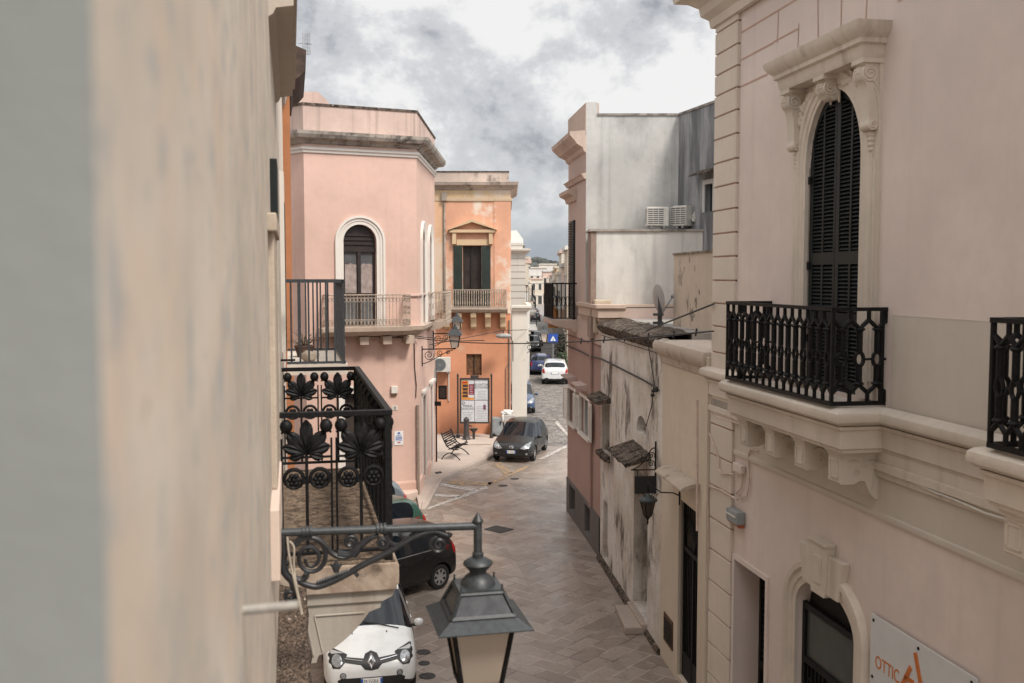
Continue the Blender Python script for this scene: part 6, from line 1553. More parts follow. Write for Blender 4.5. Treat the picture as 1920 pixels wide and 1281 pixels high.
# hanging lantern by the canopy
hl_ = thing('hanging_lantern', 'black conical lantern hanging from a scrolled hook below the lichened canopy', 'lantern', CW(.9, .3, 3.4))
HL = at_y(1254, 950, CW(.75, .45, 0).y)
hs, hd = .75, .45
hp_ = CW(hs, hd, 0); zz_ = lambda y: at_y(1254, y, hp_.y).z
mb = MB(); mb.lathe((hp_.x, hp_.y, 0), [(.001, zz_(926)), (.05, zz_(928)), (.17, zz_(936)), (.175, zz_(939)), (.13, zz_(940))], 14); mb.build('lantern_roof', plain('green black tin', (.03, .04, .037), .5), hl_, smooth=40)
mb = MB()
for k_ in range(6):
    a = 2*pi*k_/6; mb.tube([hp_+Vector((.135*cos(a), .135*sin(a), zz_(940))), hp_+Vector((.065*cos(a), .065*sin(a), zz_(968)))], .009, 4)
    mb.tube([hp_+Vector((p_[0]*cos(a), p_[0]*sin(a), zz_(934)+p_[1])) for p_ in ((.06, .04), (.12, .09), (.17, .05), (.19, .09), (.17, .11))], .007, 4)
mb.lathe((hp_.x, hp_.y, 0), [(.068, zz_(968)), (.03, zz_(972)), (.012, zz_(976)), (.02, zz_(980)), (.001, zz_(985))], 8)
hook = [CW(hs+.55, .02, zz_(918)), CW(hs+.5, .12, zz_(914)), CW(hs+.35, .3, zz_(916)), CW(hs+.15, .42, zz_(908)), CW(hs+.05, .45, zz_(905)), CW(hs, .45, zz_(912)), CW(hs, .45, zz_(926))]
mb.tube(hook, .012, 6); mb.tube([CW(hs+.55, .02, zz_(900)), CW(hs+.55, .02, zz_(935))], .014, 5)
mb.tube([CW(hs+.08*cos(t), .45, zz_(914)+.08*sin(t)) for t in [2*pi*i/14 for i in range(14)]], .009, 5, True); mb.build('ironwork', IRON, hl_, smooth=50)
mb = MB(); mb.lathe((hp_.x, hp_.y, 0), [(.13, zz_(940)), (.062, zz_(968))], 6); mb.build('pane', plain('amber smoked glass', (.05, .035, .022), .2), hl_)
# hanging shop board
bs_ = TW.px(1236, 905)
sg_ = thing('hanging_sign', 'blank black rectangular board hanging from a scrolled iron bracket beside the canopy', 'sign', TW(TL-.3, 0, 4))
SY = TW(TL-.45, 0, 0); SB = Frame((SY.x, SY.y), (TW.n.x, TW.n.y))
a_, b_ = SB.px(1190, 893), SB.px(1236, 925)
mb = MB(); mb.box(SB, max(.06, min(a_[0], b_[0])) if False else a_[0]*-1 if False else min(a_[0], b_[0]), max(a_[0], b_[0]), -.02, .02, b_[1], a_[1]); mb.build('board', plain('black board', (.012, .013, .014), .55), sg_, bevel=.006)
mb = MB(); s0_, s1_ = min(a_[0], b_[0]), max(a_[0], b_[0]); zt0_ = a_[1]+.12
mb.tube([SB(-.02, 0, zt0_), SB(s1_+.05, 0, zt0_)], .012, 6)
for s_ in (s0_+.06, s1_-.06): mb.tube([SB(s_, 0, zt0_), SB(s_, 0, a_[1])], .007, 4)
mb.tube([SB(.02, 0, zt0_-.4), SB(.02, 0, zt0_+.55)], .016, 5); mb.tube([SB(a, 0, z) for a, z in bez((.03, zt0_+.42), (.15, zt0_+.48), (.2, zt0_+.05), (.5, zt0_), 10)], .012, 5)
for z in (.12, .28): mb.tube([SB(p_[0], 0, p_[1]) for p_ in spiral((.10, zt0_+z), .01, .07, 0, 1.6, 20)], .009, 5)
mb.build('bracket', IRON, sg_, smooth=50)
# ================================================================== air conditioners, dish, boxes
def ac_unit(label, fr, s0, s1, d0, d1, z0, z1, fan=.32, name='air_conditioner', square=False):
    t = thing(name, label, 'air conditioner', fr((s0+s1)/2, (d0+d1)/2, z0))
    mb = MB(); mb.box(fr, s0, s1, d0, d1, z0, z1); mb.build('casing', WHITEP, t, bevel=.012)
    c = s0+(s1-s0)*.40; zc_ = (z0+z1)/2; r_ = (z1-z0)*.42
    mb = MB()
    if square: mb.box(fr, c-r_, c+r_, d1, d1+.008, zc_-r_, zc_+r_)
    else: mb.add([fr(c+r_*cos(2*pi*i/24), d1+.006, zc_+r_*sin(2*pi*i/24)) for i in range(24)], [tuple(range(24))])
    g = mb.build('fan_grille', plain('grey fan grille', (.12, .12, .12), .6), t)
    mb = MB()
    if square:
        for i in range(9): z = zc_-r_+2*r_*i/8; mb.box(fr, c-r_, c+r_, d1+.008, d1+.02, z-.01, z+.012)
        for i in range(4): s = c-r_+2*r_*i/3; mb.box(fr, s-.006, s+.006, d1+.02, d1+.025, zc_-r_, zc_+r_)
    else:
        for q in (.25, .45, .65, .85, 1.0): mb.tube([fr(c+q*r_*cos(2*pi*i/20), d1+.014, zc_+q*r_*sin(2*pi*i/20)) for i in range(20)], .006, 4, True)
        for i in range(8): a = pi*i/8; mb.tube([fr(c+r_*cos(a), d1+.016, zc_+r_*sin(a)), fr(c-r_*cos(a), d1+.016, zc_-r_*sin(a))], .005, 4)
    mb.build('grille_wire', WHITEP if square else GREYP, g)
    mb = MB(); mb.box(fr, s0+.1, s0+.15, d0, d1, z0-.06, z0); mb.box(fr, s1-.15, s1-.1, d0, d1, z0-.06, z0); mb.build('foot', GREYP, t)
    mb = MB()
    for i in range(10): z = z0+.08+(z1-z0-.16)*i/9; mb.box(fr, s0-.006, s0, d0+.03, d1-.03, z, z+.02)
    mb.build('side_louvre', GREYP, t)
    return t
a0_, a1_ = GE.px(1212, 400)[0], GE.px(1253, 400)[0]
zA_, zB_ = at_y(1230, 424, GY-.9).z, at_y(1230, 388, GY-.9).z
q0, q1 = at_y(1213, 400, GY-.9).x-GX, at_y(1254, 400, GY-.9).x-GX
zfl = axt+.06
ac_unit('white air conditioner with a square fan grille on the rooftop annex, left of the pair', GE, q0, q1, .55, .9, max(zfl+.06, zA_), zB_, square=True)
q0, q1 = at_y(1264, 400, GY-.9).x-GX, at_y(1296, 400, GY-.9).x-GX
AC2 = Frame((GX+q0+.02, GY-.85), (.72, -.62)); zz2 = at_y(1280, 386, GY-.9).z
t2 = ac_unit('white air conditioner turned sideways with looping pipes on the rooftop annex, right of the pair', AC2, -.05, .36, -.42, .0, max(zfl+.06, zA_), zz2, square=True)
mb = MB(); zc_ = (zA_+zz2)/2
for k_ in range(3):
    mb.tube([AC2(.365, -.2-.06*k_, zc_-.05+.05*k_), AC2(.42+.03*k_, -.2, zc_-.15), AC2(.46+.05*k_, -.25, zc_+.10), AC2(.56, -.38, zc_+.14-.04*k_), AC2(.58, -.42, zfl)], .022, 6)
mb.build('pipe', WHITEP, t2, smooth=60)
q0, q1 = ox(812), ox(845)
ac_unit('white air conditioner with a round fan mounted on the orange wall of the peach house', OF, q0, q1, .05, .42, oz(696), oz(669), .3)
# satellite dish on a pole
dp = at_y(1237, 615, 21.6); dz_ = at_y(1236, 560, 21.6).z
ds_ = thing('satellite_dish', 'grey satellite dish seen edge-on on a short pole before the whitewashed block', 'satellite dish', (dp.x, 21.6, 6.0))
mb = MB(); mb.tube([(dp.x, 21.6, 6.0), (dp.x, 21.6, dz_+.05)], .05, 8)
for z in (.0, .18): mb.box(W, dp.x-.14, dp.x+.07, 21.52, 21.68, dz_-.55+z, dz_-.50+z)
mb.build('pole', plain('dark pole', (.06, .062, .065), .6), ds_, smooth=40)
mb = MB(); ax_ = Vector((.955, .27, .12)).normalized(); e1 = Vector((-.27, .955, 0)).normalized(); e2 = ax_.cross(e1); cD = Vector((dp.x-.06, 21.65, dz_+.0)); N2 = 20
for j in range(5):
    r_ = .31*j/4
    for i in range(N2): mb.v.append(cD+(e1*cos(2*pi*i/N2)+e2*sin(2*pi*i/N2))*max(r_, .001)*1.0+ax_*(r_*r_*.45))
for j in range(4):
    for i in range(N2): mb.f.append((j*N2+i, j*N2+(i+1) % N2, (j+1)*N2+(i+1) % N2, (j+1)*N2+i)); mb.mi.append(0)
mb.build('reflector', plain('grey dish', (.33, .32, .31), .5, 0, .1, 5), ds_, smooth=60)
mb = MB(); f_ = cD+ax_*.38; mb.tube([cD-e2*.37+ax_*.06, f_], .015, 5); mb.ball(f_, .05, 8); mb.build('feed_arm', GREYP, ds_)
def wall_box(name, label, cat, fr, x0, y0, x1, y1, dpt, mat, extra=None):
    a, b_ = fr.px(x0, y0), fr.px(x1, y1)
    s0, s1 = sorted((a[0], b_[0])); z0, z1 = sorted((a[1], b_[1]))
    t = thing(name, label, cat, fr(s0, 0, z0)); mb = MB(); mb.box(fr, s0, s1, .008, dpt, z0, z1); mb.build('case', mat, t, bevel=min(.012, (s1-s0)*.15))
    return t, s0, s1, z0, z1
t, s0, s1, z0, z1 = wall_box('alarm_box', 'grey alarm box with an orange lens at the edge of the palazzo quoins', 'alarm', RW, 1378, 950, 1398, 985, .14, GREYP)
mb = MB(); mb.extr(RW, [(.01, z0-.05), (.09, z0-.05), (.13, z0), (.01, z0)], s0+.02, s1-.02); mb.build('lens', plain('orange lens', (.35, .10, .03), .3), t)
mb = MB(); mb.box(RW, s0+.04, s1-.04, .14, .155, z0+.12, z1-.08); mb.build('cover', WHITEP, t)
t, s0, s1, z0, z1 = wall_box('alarm_box', 'small cream alarm box on the lower pink wall above the house number', 'alarm', PF, 732, 724, 744, 737, .12, WHITEP)
mb = MB(); mb.extr(PF, [(.01, z0-.08), (.06, z0-.08), (.11, z0), (.01, z0)], s0+.02, s1-.02); mb.build('lens', plain('amber lens', (.25, .16, .08), .3), t)
t, s0, s1, z0, z1 = wall_box('house_number', 'small white house number tile on the pink wall', 'number plate', PF, 735, 761, 745, 769, .02, WHITEP)
text('8', (z1-z0)*1.0, PF, (s0+s1)/2, z0+(z1-z0)*.15, .022, TRIMB, 'numeral', t, 'CENTER')
t, s0, s1, z0, z1 = wall_box('wall_notice', 'white enamel notice with blue and red lines on the pink wall', 'sign', PF, 739, 809, 756, 834, .02, PLATEW)
mb = MB()
hh = (z1-z0)
for a, b_ in ((.50, .56), (.40, .46), (.62, .65), (.30, .33)): mb.box(PF, s0+.04, s1-.04, .02, .023, z0+hh*a, z0+hh*b_)
mb.box(PF, (s0+s1)/2-.04, (s0+s1)/2+.04, .02, .023, z0+hh*.8, z0+hh*.92); mb.box(PF, s0+.08, s1-.08, .02, .023, z0+hh*.70, z0+hh*.74)
mb.build('blue_line', PLATEB, t)
mb = MB(); mb.box(PF, s0+.1, s1-.1, .02, .023, z0+hh*.14, z0+hh*.22); mb.build('red_line', plain('red print', (.4, .05, .05), .5), t)
t, *_ = wall_box('door_intercom', 'small grey intercom panel low on the pink wall', 'intercom', PF, 729, 827, 736, 838, .05, GREYP)
t, *_ = wall_box('wall_hook', 'thin dark iron hook on the pink wall above the notice', 'hook', PF, 732, 790, 735, 805, .07, IRON)
t, s0, s1, z0, z1 = wall_box('junction_box', 'pink painted junction box beside the quoins under the balcony', 'junction box', RW, 1383, 866, 1399, 890, .08, PINKP)
def wire(name, label, pts, r=.012, mat=CABLE, cat='cable'):
    mb = MB(); mb.tube(pts, r, 5); return tag(mb.build(name, mat, smooth=60), label, cat)
def on(fr, pts, d=.03):
    out = []
    for x, y in pts: a = fr.px(x, y); out.append(fr(a[0], d, a[1]))
    return out
PPAINT = plain('painted conduit', (.56, .44, .37), .6)
wire('wall_conduit', 'cream painted conduit bending from the quoins to the pink junction box', on(RW, [(1338, 812), (1345, 830), (1357, 860), (1357, 880), (1363, 888), (1385, 889)], .075), .012, PPAINT, 'conduit')
wire('wall_conduit', 'looping painted conduit under the pink junction box', on(RW, [(1397, 890), (1394, 915), (1384, 925), (1394, 934), (1404, 930), (1409, 905), (1407, 850), (1412, 842), (1425, 846)], .03), .012, PPAINT, 'conduit')
wire('wall_conduit', 'long cream conduit running over the quoins below the junction box', on(RW, [(1337, 1050), (1336, 920), (1340, 912), (1360, 918), (1392, 937)], .075), .013, PPAINT, 'conduit')
wire('wall_cable', 'tangled white cable along the palazzo band under the balcony brackets', on(RW, [(1337, 715), (1343, 760), (1342, 775), (1350, 782), (1370, 788), (1400, 797), (1440, 806)], .05), .012, PPAINT)
wire('wall_cable', 'loose white cable running along the mouldings under the second balcony', on(RW, [(1660, 880), (1690, 893), (1720, 903), (1760, 921), (1800, 936), (1860, 962), (1905, 975)], .06), .014, WHITEP)
wire('downpipe', 'thin cream downpipe on the pilaster between the cream house and the palazzo', on(CW, [(1322, 750), (1322, 995)], .13), .022, PPAINT, 'pipe')
wire('wall_cable', 'black cable slung along the rose and stained house fronts', on(KW, [(1066, 648), (1088, 657), (1110, 668)], .06)+on(TW, [(1132, 673), (1170, 692), (1210, 712), (1238, 728)], .06), .022)
wire('wall_cable', 'thin black cable dropping from a knot on the stained wall to the niche', on(TW, [(1218, 640), (1226, 690), (1232, 728), (1228, 740), (1226, 760), (1215, 800)], .04), .010)
wire('wall_cable', 'thin wire along the eave of the stained and cream houses', on(TW, [(1130, 628), (1180, 645), (1236, 662)], .04)+on(CW, [(1250, 664), (1290, 678), (1318, 688)], .05), .010)
mb = MB(); rs = random.Random(4)
for p in on(TW, [(1233, 728), (1230, 733), (1236, 732), (1228, 741)], .05): mb.ball(p, .045, 7, (1, 1, .8))
tag(mb.build('cable_knot', CABLE), 'black taped cable joint on the stained wall', 'cable joint')
wire('wall_cable', 'dark cable dropping down the pink wall beside the corner below the balcony', on(PF, [(776, 636), (777, 690), (780, 722), (779, 745)], .04), .016)
wire('wall_cable', 'looped thin cable hanging along the pink corner under the balcony slab', on(PF, [(700, 628), (728, 634), (752, 630), (776, 637)], .09), .012)
wire('iron_bar', 'short dark iron bar sticking out of the cream wall below the grey barred balcony', [LW(11.4, 0, 6.27), LW(11.4, .16, 6.27)], .014, IRON, 'bar')
# cables across the street
a = PF.px(652, 629); A1 = [PF(PF.px(x, y)[0], .12, PF.px(x, y)[1]) for x, y in ((640, 628), (700, 631), (784, 634))]
B1_ = RW.px(1352, 621); E1 = RW(B1_[0], .12, B1_[1]); S_ = A1[-1]
span = [S_.lerp(E1, t)+Vector((0, 0, -.30*4*t*(1-t)*.6)) for t in [i/24 for i in range(1, 25)]]
wire('street_cable', 'thick black cable slung across the street from the pink house to the palazzo', A1+span, .014)
wire('street_cable', 'thinner cable running just above the thick one under the pink balcony', [p+Vector((0, -.02, .06)) for p in A1]+[p+Vector((0, 0, .05+.02*sin(i))) for i, p in enumerate(span[:9])], .012)
for t in (.60, .66, .72, .78, .83, .88, .93, .97): p = S_.lerp(E1, t)+Vector((0, 0, -.30*4*t*(1-t)*.6)); mb = MB(); mb.tube([p+Vector((0, 0, -.05)), p+Vector((.02, 0, .07))], .016, 5); tag(mb.build('cable_clip', CABLE), 'one of the small black clips on the thick cable near its palazzo end', 'cable clip', 'clips on the thick street cable')
for t in (.15, .4, .63): pass
E2 = RW.px(1350, 570); E2 = RW(E2[0], .1, E2[1]); S2 = TW(TL-1.0, .1, 6.15)
wire('street_cable', 'oblique black cable with clips rising from the stained roof to the palazzo quoins', [S2.lerp(E2, i/8) for i in range(9)], .016)
oh = at_y(944, 630, 44.0)
ovl = thing('overhead_lamp', 'flat grey oval lamp hung on the cable before the peach house corner', 'street lamp', oh)
mb = MB(); mb.ball(oh, .36, 14, (1, .6, .34)); mb.build('housing', plain('weathered grey lamp', (.30, .29, .27), .6, 0, .2, 8), ovl, smooth=60)
mb = MB(); mb.tube([oh+Vector((0, 0, .1)), oh+Vector((0, 0, .26))], .02, 6); mb.tube([oh+Vector((.3, 0, -.02)), oh+Vector((.42, .5, -.35)), oh+Vector((.42, .8, -1.2))], .02, 5); mb.build('hanger', CABLE, ovl)
P0 = PR(3, .1, oh.z+.2); wire('street_cable', 'cable carrying the oval lamp from the pink house to the white pillar', [P0, oh+Vector((0, 0, .24)), Vector((wx1, 44.95, oh.z+.22))], .015)
w3 = Vector((wx1, 45, at_y(988, 640, 45).z)); wire('street_cable', 'thin slack wire crossing the far street mouth to the rose house', [w3.lerp(KW(.1, .05, 5.2), i/8)+Vector((0, 0, -.25*(i/8)*(1-i/8)*4)) for i in range(9)], .012)
# ================================================================== pavement furniture
def at_pav(x, y): return ground(x, y, .1)
# notice board
n0_, n1_ = OF.px(860, 760, 1.2), OF.px(916, 760, 1.2)
nb = thing('notice_board', 'iron framed notice board with four paper posters standing before the peach house', 'notice board', OF((n0_[0]+n1_[0])/2, 1.2, .1))
NB = Frame((OF(0, 1.2, 0).x, OF(0, 1.2, 0).y), (1, .004)); nx_ = lambda x: NB.px(x, 760)[0]; nz_ = lambda y: NB.px(888, y)[1]
mb = MB()
for x in (858.5, 921.5):
    s = nx_(x); mb.tube([NB(s, 0, .1), NB(s, 0, nz_(706))], .04, 8); mb.lathe(NB(s, 0, 0), [(.05, nz_(706)), (.045, nz_(703)), (.001, nz_(699))], 8); mb.lathe(NB(s, 0, 0), [(.09, .1), (.08, .22), (.04, .3)], 8)
mb.build('post', plain('rusty dark post', (.035, .028, .025), .6, 0, .4, 12), nb)
s0, s1, z0, z1 = nx_(862), nx_(918), nz_(794), nz_(709)
mb = MB(); mb.box(NB, s0, s1, -.05, .0, z0, z1)
for a, b_, c, e in ((s0, s1, z1-.05, z1+.0), (s0, s1, z0, z0+.05), (s0, s0+.05, z0+.05, z1-.05), (s1-.05, s1, z0+.05, z1-.05)): mb.box(NB, a, b_, 0, .05, c, e)
mb.box(NB, (s0+s1)/2-.18, (s0+s1)/2+.18, -.03, .03, z1+.001, z1+.12); mb.build('board_frame', plain('dark frame paint', (.05, .04, .036), .6, 0, .4, 10), nb, bevel=.006)
PAP = plain('poster paper', (.60, .60, .62), .85, 0, .06, 9); sm_ = (s0+s1)/2; zm_ = z0+(z1-z0)*.51
def poster(a, b_, c, e): mb = MB(); mb.box(NB, a, b_, .001, .008, c, e); return mb.build('poster', PAP, nb)
def lines(par, a, b_, zt, n, mat=GREYP, st=.075):
    mb = MB(); rs = random.Random(int(a*100))
    for i in range(n): k_ = rs.uniform(.0, .22)*(b_-a); mb.box(NB, a+k_*.5, b_-k_, .008, .0095, zt-i*st-.018, zt-i*st)
    mb.build('print_lines', mat, par)
pA = poster(s0+.07, sm_-.012, zm_+.012, z1-.07); pB = poster(sm_+.012, s1-.07, zm_+.012, z1-.07); pC = poster(s0+.07, sm_-.012, z0+.08, zm_-.012); pD = poster(sm_+.012, s1-.07, z0+.07, zm_-.012)
wA_ = sm_-s0-.08; hA_ = z1-.07-zm_
for nm, col, a, b_, c, e in (('orange_field', (.62, .25, .05), .0, .98, .0, .12), ('orange_field', (.60, .24, .05), .0, .55, .12, .98), ('maroon_field', (.22, .02, .04), .56, .98, .25, .80), ('red_mark', (.45, .02, .01), .05, .45, .84, .92)):
    mb = MB(); o_ = .0085 if nm != 'red_mark' else .010; mb.box(NB, s0+.075+a*wA_, s0+.07+b_*wA_, .008, o_, zm_+.02+c*hA_*.95, zm_+.02+e*hA_*.95); mb.build(nm, plain(nm, col, .8, 0, .25, 9), pA)
for i in range(4):
    mb = MB(); z = zm_+.08+i*hA_*.165; mb.box(NB, s0+.075+.1*wA_, s0+.07+.5*wA_, .0086, .0102, z+hA_*.06, z+hA_*.18); mb.build('photo', plain('dark photo', (.05, .03, .025), .6, 0, .6, 20), pA)
lines(pA, s0+.1+.58*wA_, s0+.05+.95*wA_, zm_+hA_*.70, 6, PAP, .08)
cB = (sm_+s1-.06)/2
text('SALVATORE', .15, NB, cB, z1-.07-hA_*.30, .009, TRIMB, 'lettering', pB, 'CENTER', .001, .92); text('CROSSGIANNI', .14, NB, cB, z1-.07-hA_*.43, .009, TRIMB, 'lettering', pB, 'CENTER', .001, .82)
lines(pB, sm_+.08, s1-.12, z1-.07-hA_*.55, 6)
cC = (s0+.06+sm_)/2
text('MARIA', .15, NB, cC, zm_-hA_*.33, .009, TRIMB, 'lettering', pC, 'CENTER', .001, .9); text('SARACINO', .14, NB, cC, zm_-hA_*.46, .009, TRIMB, 'lettering', pC, 'CENTER', .001, .86); lines(pC, s0+.12, sm_-.08, zm_-hA_*.58, 5)
lines(pD, sm_+.06, s1-.1, zm_-hA_*.3, 9)
mb = MB(); mb.box(NB, s1-.28, s1-.17, .008, .010, zm_-.42, zm_-.2); mb.build('portrait', plain('violet photo', (.16, .05, .10), .7, 0, .5, 20), pD)
mb = MB(); mb.tube([NB(s0+.16+.06*cos(t), .009, zm_-.12+.06*sin(t)) for t in [2*pi*i/10 for i in range(10)]], .012, 4, True); mb.build('cross_mark', TRIMB, pC)
# cast iron fountain post
fp = at_pav(874.5, 826); fo = thing('street_fountain', 'slim cast iron drinking fountain post with a small basin on a stone base', 'fountain', fp)
zt_ = at_y(874, 781, fp.y).z
mb = MB(); mb.lathe((fp.x, fp.y, 0), [(.20, .1), (.20, .17), (.15, .22), (.13, .3), (.12, .5), (.105, zt_-.22), (.13, zt_-.2), (.13, zt_-.12), (.06, zt_-.05), (.001, zt_)], 14); mb.build('column', plain('grey brown cast iron', (.05, .042, .04), .55, 0, .3, 10), fo, smooth=40)
mb = MB(); mb.lathe((fp.x+.32, fp.y+.05, 0), [(.05, .12), (.06, .45), (.16, .56), (.19, .62), (.15, .60), (.001, .54)], 14, 1, .8); mb.build('basin', plain('iron basin', (.05, .043, .04), .55), fo, smooth=40)
mb = MB(); mb.tube([(fp.x+.08, fp.y-.02, zt_-.4), (fp.x+.2, fp.y-.02, zt_-.4), (fp.x+.22, fp.y-.02, zt_-.46)], .018, 6); mb.build('spout', IRON, fo)
mb = MB(); q = [at_pav(*p_) for p_ in ((838, 824), (911, 823), (921, 834), (836, 836))]; mb.add([(p_.x, p_.y, z) for z in (.1, .15) for p_ in q], [(0, 1, 2, 3), (4, 5, 6, 7), (0, 1, 5, 4), (1, 2, 6, 5), (2, 3, 7, 6), (3, 0, 4, 7)]); mb.build('stone_base', FLAG, fo, bevel=.02)
# bench
bq = at_pav(838, 857); be = thing('park_bench', 'dark slatted iron bench with curled armrests beside the pink house', 'bench', bq)
BN = Frame((at_pav(826, 862).x, at_pav(826, 862).y), (.25, 1)); BNL = 1.35
BN.n = Vector((BN.u.y, -BN.u.x, 0))
mb = MB()
for i in range(8): d = .30+i*.055; z = .50+.012*i; mb.box(BN, 0, BNL, d, d+.035, z, z+.018)
mb.build('seat', IRON, be)
mb = MB()
for i in range(7): z = .60+i*.075; d = .24-.035*i; mb.box(BN, 0, BNL, d, d+.02, z, z+.045)
mb.build('backrest', IRON, be)
for s in (.06, BNL-.06):
    mb = MB(); mb.tube([BN(s, d, z) for d, z in bez((.02, .10), (.25, .45), (.45, .45), (.78, .10), 12)], .022, 6); mb.tube([BN(s, d, z) for d, z in bez((.72, .52), (.3, .46), (.2, .6), (.0, 1.15), 10)], .020, 6)
    mb.tube([BN(s, d, z) for d, z in bez((.12, .80), (.4, .92), (.6, .85), (.70, .62), 10)], .016, 6); mb.tube([BN(s, .66+p_[0], .60+p_[1]) for p_ in spiral((0, 0), .01, .06, 0, 1.5, 16)], .012, 5); mb.build('leg', IRON, be, smooth=50)
# signpost with dark display board
sp_ = at_pav(818.5, 866); so_ = thing('sign_post', 'thin dark post with a black framed display board beside the pink house', 'sign', sp_)
yy = sp_.y; ztp_ = at_y(818, 690, yy).z
mb = MB(); mb.tube([(sp_.x, yy, .1), (sp_.x, yy, ztp_)], .03, 8); mb.build('post', IRON, so_)
a_, b_ = at_y(822, 723, yy), at_y(838, 749, yy); mb = MB(); mb.box(W, a_.x, b_.x, yy-.05, yy+.05, b_.z, a_.z); pn = mb.build('panel', IRON, so_, bevel=.01)
mb = MB(); mb.box(W, a_.x+.05, b_.x-.05, yy-.056, yy-.05, b_.z+.07, a_.z-.07); mb.build('screen', plain('dark screen', (.03, .022, .02), .2), pn)
a_, b_ = at_y(814, 753, yy), at_y(827, 761, yy); mb = MB(); mb.box(W, a_.x, b_.x, yy-.04, yy+.04, b_.z, a_.z); mb.build('lower_box', IRON, so_)
a_, b_ = at_y(811, 690, yy+.2), at_y(819, 716, yy+.2); mb = MB(); mb.box(W, a_.x, b_.x, yy-.03, yy+.03, b_.z, a_.z); mb.build('side_panel', GREYP, so_)
# utility cabinets
def cabinet(label, x0, x1, ytop, ybot, dep, mat, nm='utility_cabinet'):
    p0, p1 = OF.px(x0, ybot, .6), OF.px(x1, ybot, .6); z1 = OF.px(x0, ytop, .6)[1]
    t = thing(nm, label, 'cabinet', OF(p0[0], .6, .1)); mb = MB(); mb.box(OF, p0[0], p1[0], .6-dep, .6, .1, z1); mb.build('case', mat, t, bevel=.02)
    mb = MB(); mb.box(OF, p0[0]+.05, p1[0]-.05, .6, .61, .25, z1-.08); mb.build('door', mat, t)
    mb = MB(); mb.box(OF, p1[0]-.14, p1[0]-.09, .61, .635, .6, .75); mb.build('handle', IRON, t)
    return t
cabinet('grey blue metal cabinet against the peach wall right of the notice board', 923, 943, 784, 818, .45, plain('blue grey cabinet', (.26, .28, .29), .55, 0, .12, 5))
cabinet('pale grey cabinet by the white pillar behind the charcoal hatchback', 945, 966, 779, 812, .5, plain('pale cabinet', (.42, .40, .37), .6, 0, .1, 5))
bp_ = OF(OF.px(952, 777, .4)[0], .35, OF.px(952, 779, .6)[1])
mb = MB(); rs = random.Random(5)
for i in range(9): mb.ball(bp_+Vector((rs.uniform(-.2, .2), rs.uniform(-.1, .1), .07+rs.uniform(-.02, .08))), rs.uniform(.08, .15), 8, (1, .8, .7))
mb.ball(bp_+Vector((-.22, -.28, -.12)), .09, 8, (.7, .5, 2.2)); tag(mb.build('white_bag', plain('crumpled white bag', (.62, .60, .56), .6, 0, .1, 9), smooth=60), 'crumpled white bag lying on top of the pale cabinet', 'bag')
# pedestrian crossing sign
cr = ground(1037, 703); CY_ = 71.6; cxp = at_y(1037, 635, CY_); h_ = .35
cs = thing('crossing_sign', 'square blue pedestrian crossing sign on a pole in the far street', 'sign', (cxp.x, CY_, 0))
mb = MB(); mb.tube([(cxp.x, CY_+.05, 0), (cxp.x, CY_+.05, cxp.z+h_)], .03, 8); mb.build('pole', GREYP, cs)
CF = Frame((cxp.x, CY_), (1, 0)); mb = MB(); mb.box(CF, -h_, h_, -.02, 0, cxp.z-h_, cxp.z+h_); pl_ = mb.build('plate', plain('sign blue', (.02, .07, .33), .4, 0, .05, 4), cs)
mb = MB(); mb.add([CF(a, .003, cxp.z+b_) for a, b_ in ((-.2, -.17), (.2, -.17), (0, .2))], [(0, 1, 2)]); tr = mb.build('triangle', PLATEW, pl_)
mb = MB(); c = cxp.z-.04; mb.tube([CF(.0, .006, c+.02), CF(.0, .006, c-.04)], .02, 5); mb.ball(CF(.0, .006, c+.055), .018, 6); mb.tube([CF(0, .006, c-.04), CF(.045, .006, c-.11)], .012, 4); mb.tube([CF(0, .006, c-.04), CF(-.045, .006, c-.11)], .012, 4); mb.tube([CF(0, .006, c+.01), CF(.05, .006, c-.02)], .01, 4); mb.build('figure', TRIMB, tr)
# shrubs in the far street by the sign
FOL = Mt('dark shrub leaf', .6); FOL.color(FOL.mix(FOL.ramp(FOL.noise(5, 4), .3, .7), (.018, .03, .014), (.05, .075, .03)))
def shrub(label, p, h, r, seed, n=420, g=None):
    rs = random.Random(seed); t = thing('shrub', label, 'shrub', p, g); mb = MB()
    for i in range(5): a = rs.uniform(0, 2*pi); mb.tube([p, p+Vector((cos(a)*r*.4, sin(a)*r*.4, h*.7))], [.03, .01], 5)
    mb.build('stem', WOOD, t); mb = MB()
    for i in range(n):
        a = rs.uniform(0, 2*pi); z = rs.random(); rr = r*sqrt(rs.random())*(1.0-.55*abs(z-.5)*1.3)*rs.uniform(.75, 1.15); c = p+Vector((cos(a)*rr, sin(a)*rr, .15+z*h))
        d1 = Vector((rs.gauss(0, 1), rs.gauss(0, 1), rs.gauss(0, .6))).normalized()*.13; d2 = d1.orthogonal().normalized()*.05
        mb.add([c-d1, c+d2, c+d1, c-d2], [(0, 1, 2, 3)])
    mb.build('foliage', FOL.m, t, weld=False); return t
shrub('taller dark potted shrub beyond the crossing sign on the right of the far street', Vector((3.95, 77.6, 0)), 2.6, .75, 1)
shrub('low dark shrub beside the wall in front of the taller one', Vector((3.75, 73.4, 0)), 1.5, .5, 2)
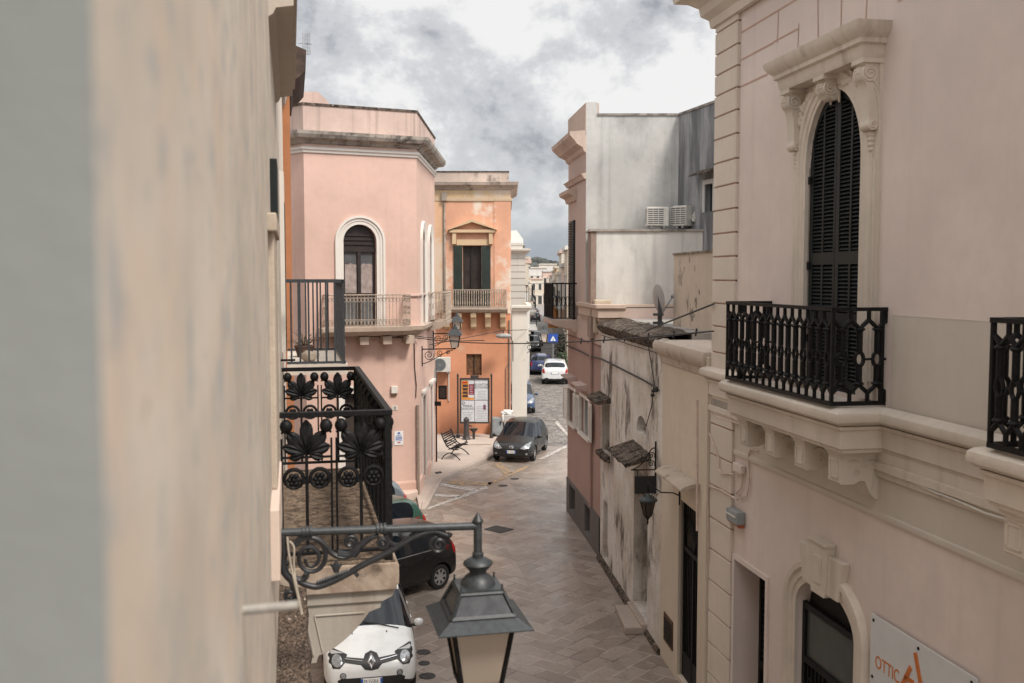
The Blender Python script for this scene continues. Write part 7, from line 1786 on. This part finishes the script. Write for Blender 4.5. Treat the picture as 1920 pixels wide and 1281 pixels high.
# orange banner hanging over the far street
fy_ = 92; fpx = at_y(1027, 600, fy_); bz1 = at_y(0, 578, fy_).z; bz0 = at_y(0, 618, fy_).z
fl = thing('hanging_banner', 'orange banner hanging from a pole on the right of the far street', 'banner', (Rx(fy_)-.05, fy_, bz1))
mb = MB(); mb.tube([(Rx(fy_)-.03, fy_, bz1+.1), (Rx(fy_)-1.4, fy_, bz1+.25)], .03, 6); mb.build('pole', IRON, fl)
mb = MB()
for j in range(9):
    for i in range(6): mb.v.append(Vector((Rx(fy_)-.3-.95*i/5, fy_+.12*sin(i*1.6+j*.5), bz1+.15-(bz1-bz0)*j/8)))
for j in range(8):
    for i in range(5): mb.f.append((j*6+i, j*6+i+1, j*6+7+i, j*6+6+i)); mb.mi.append(0)
mb.build('cloth', plain('faded orange cloth', (.50, .22, .07), .9, 0, .3, 3), fl, smooth=60)
# ================================================================== optician's sign on the palazzo
osn = thing('shop_sign', 'white rectangular wall sign with orange lettering OTTICA beside the arched doorway', 'sign', RW(4.8, .05, 2.75))
mb = MB(); mb.box(RW, 4.79, 6.62, .035, .05, 2.74, 3.52); pn = mb.build('panel', plain('white sign panel', (.62, .63, .63), .45, 0, .03, 5), osn, bevel=.003)
ORN = plain('orange sign paint', (.55, .15, .02), .45, 0, .05, 5)
for s, z in ((4.85, 3.46), (5.7, 3.46), (6.56, 3.46), (4.85, 2.83), (6.56, 2.80)):
    mb = MB(); mb.tube([RW(s, .05, z), RW(s, .058, z)], .018, 10); mb.build('screw', IRON, pn)
text('OTTIC', .20, RW, 4.90, 2.96, .052, ORN, 'lettering', pn, 'LEFT', .002, .80)
mb = MB()
def stroke(a, b_, wd): 
    d = (Vector(b_)-Vector(a)).normalized(); p_ = Vector((-d.y, d.x))*wd/2
    lp = [(a[0]+p_.x, a[1]+p_.y), (b_[0]+p_.x, b_[1]+p_.y), (b_[0]-p_.x, b_[1]-p_.y), (a[0]-p_.x, a[1]-p_.y)]; mb.prism(RW, lp, .05, .06)
stroke((5.65, 3.40), (5.86, 2.86), .055); stroke((5.58, 3.22), (5.38, 2.88), .05); stroke((5.47, 3.075), (5.64, 3.08), .045)
mb.build('letter_stroke', ORN, pn)
# barred entrance signs, door number on palazzo
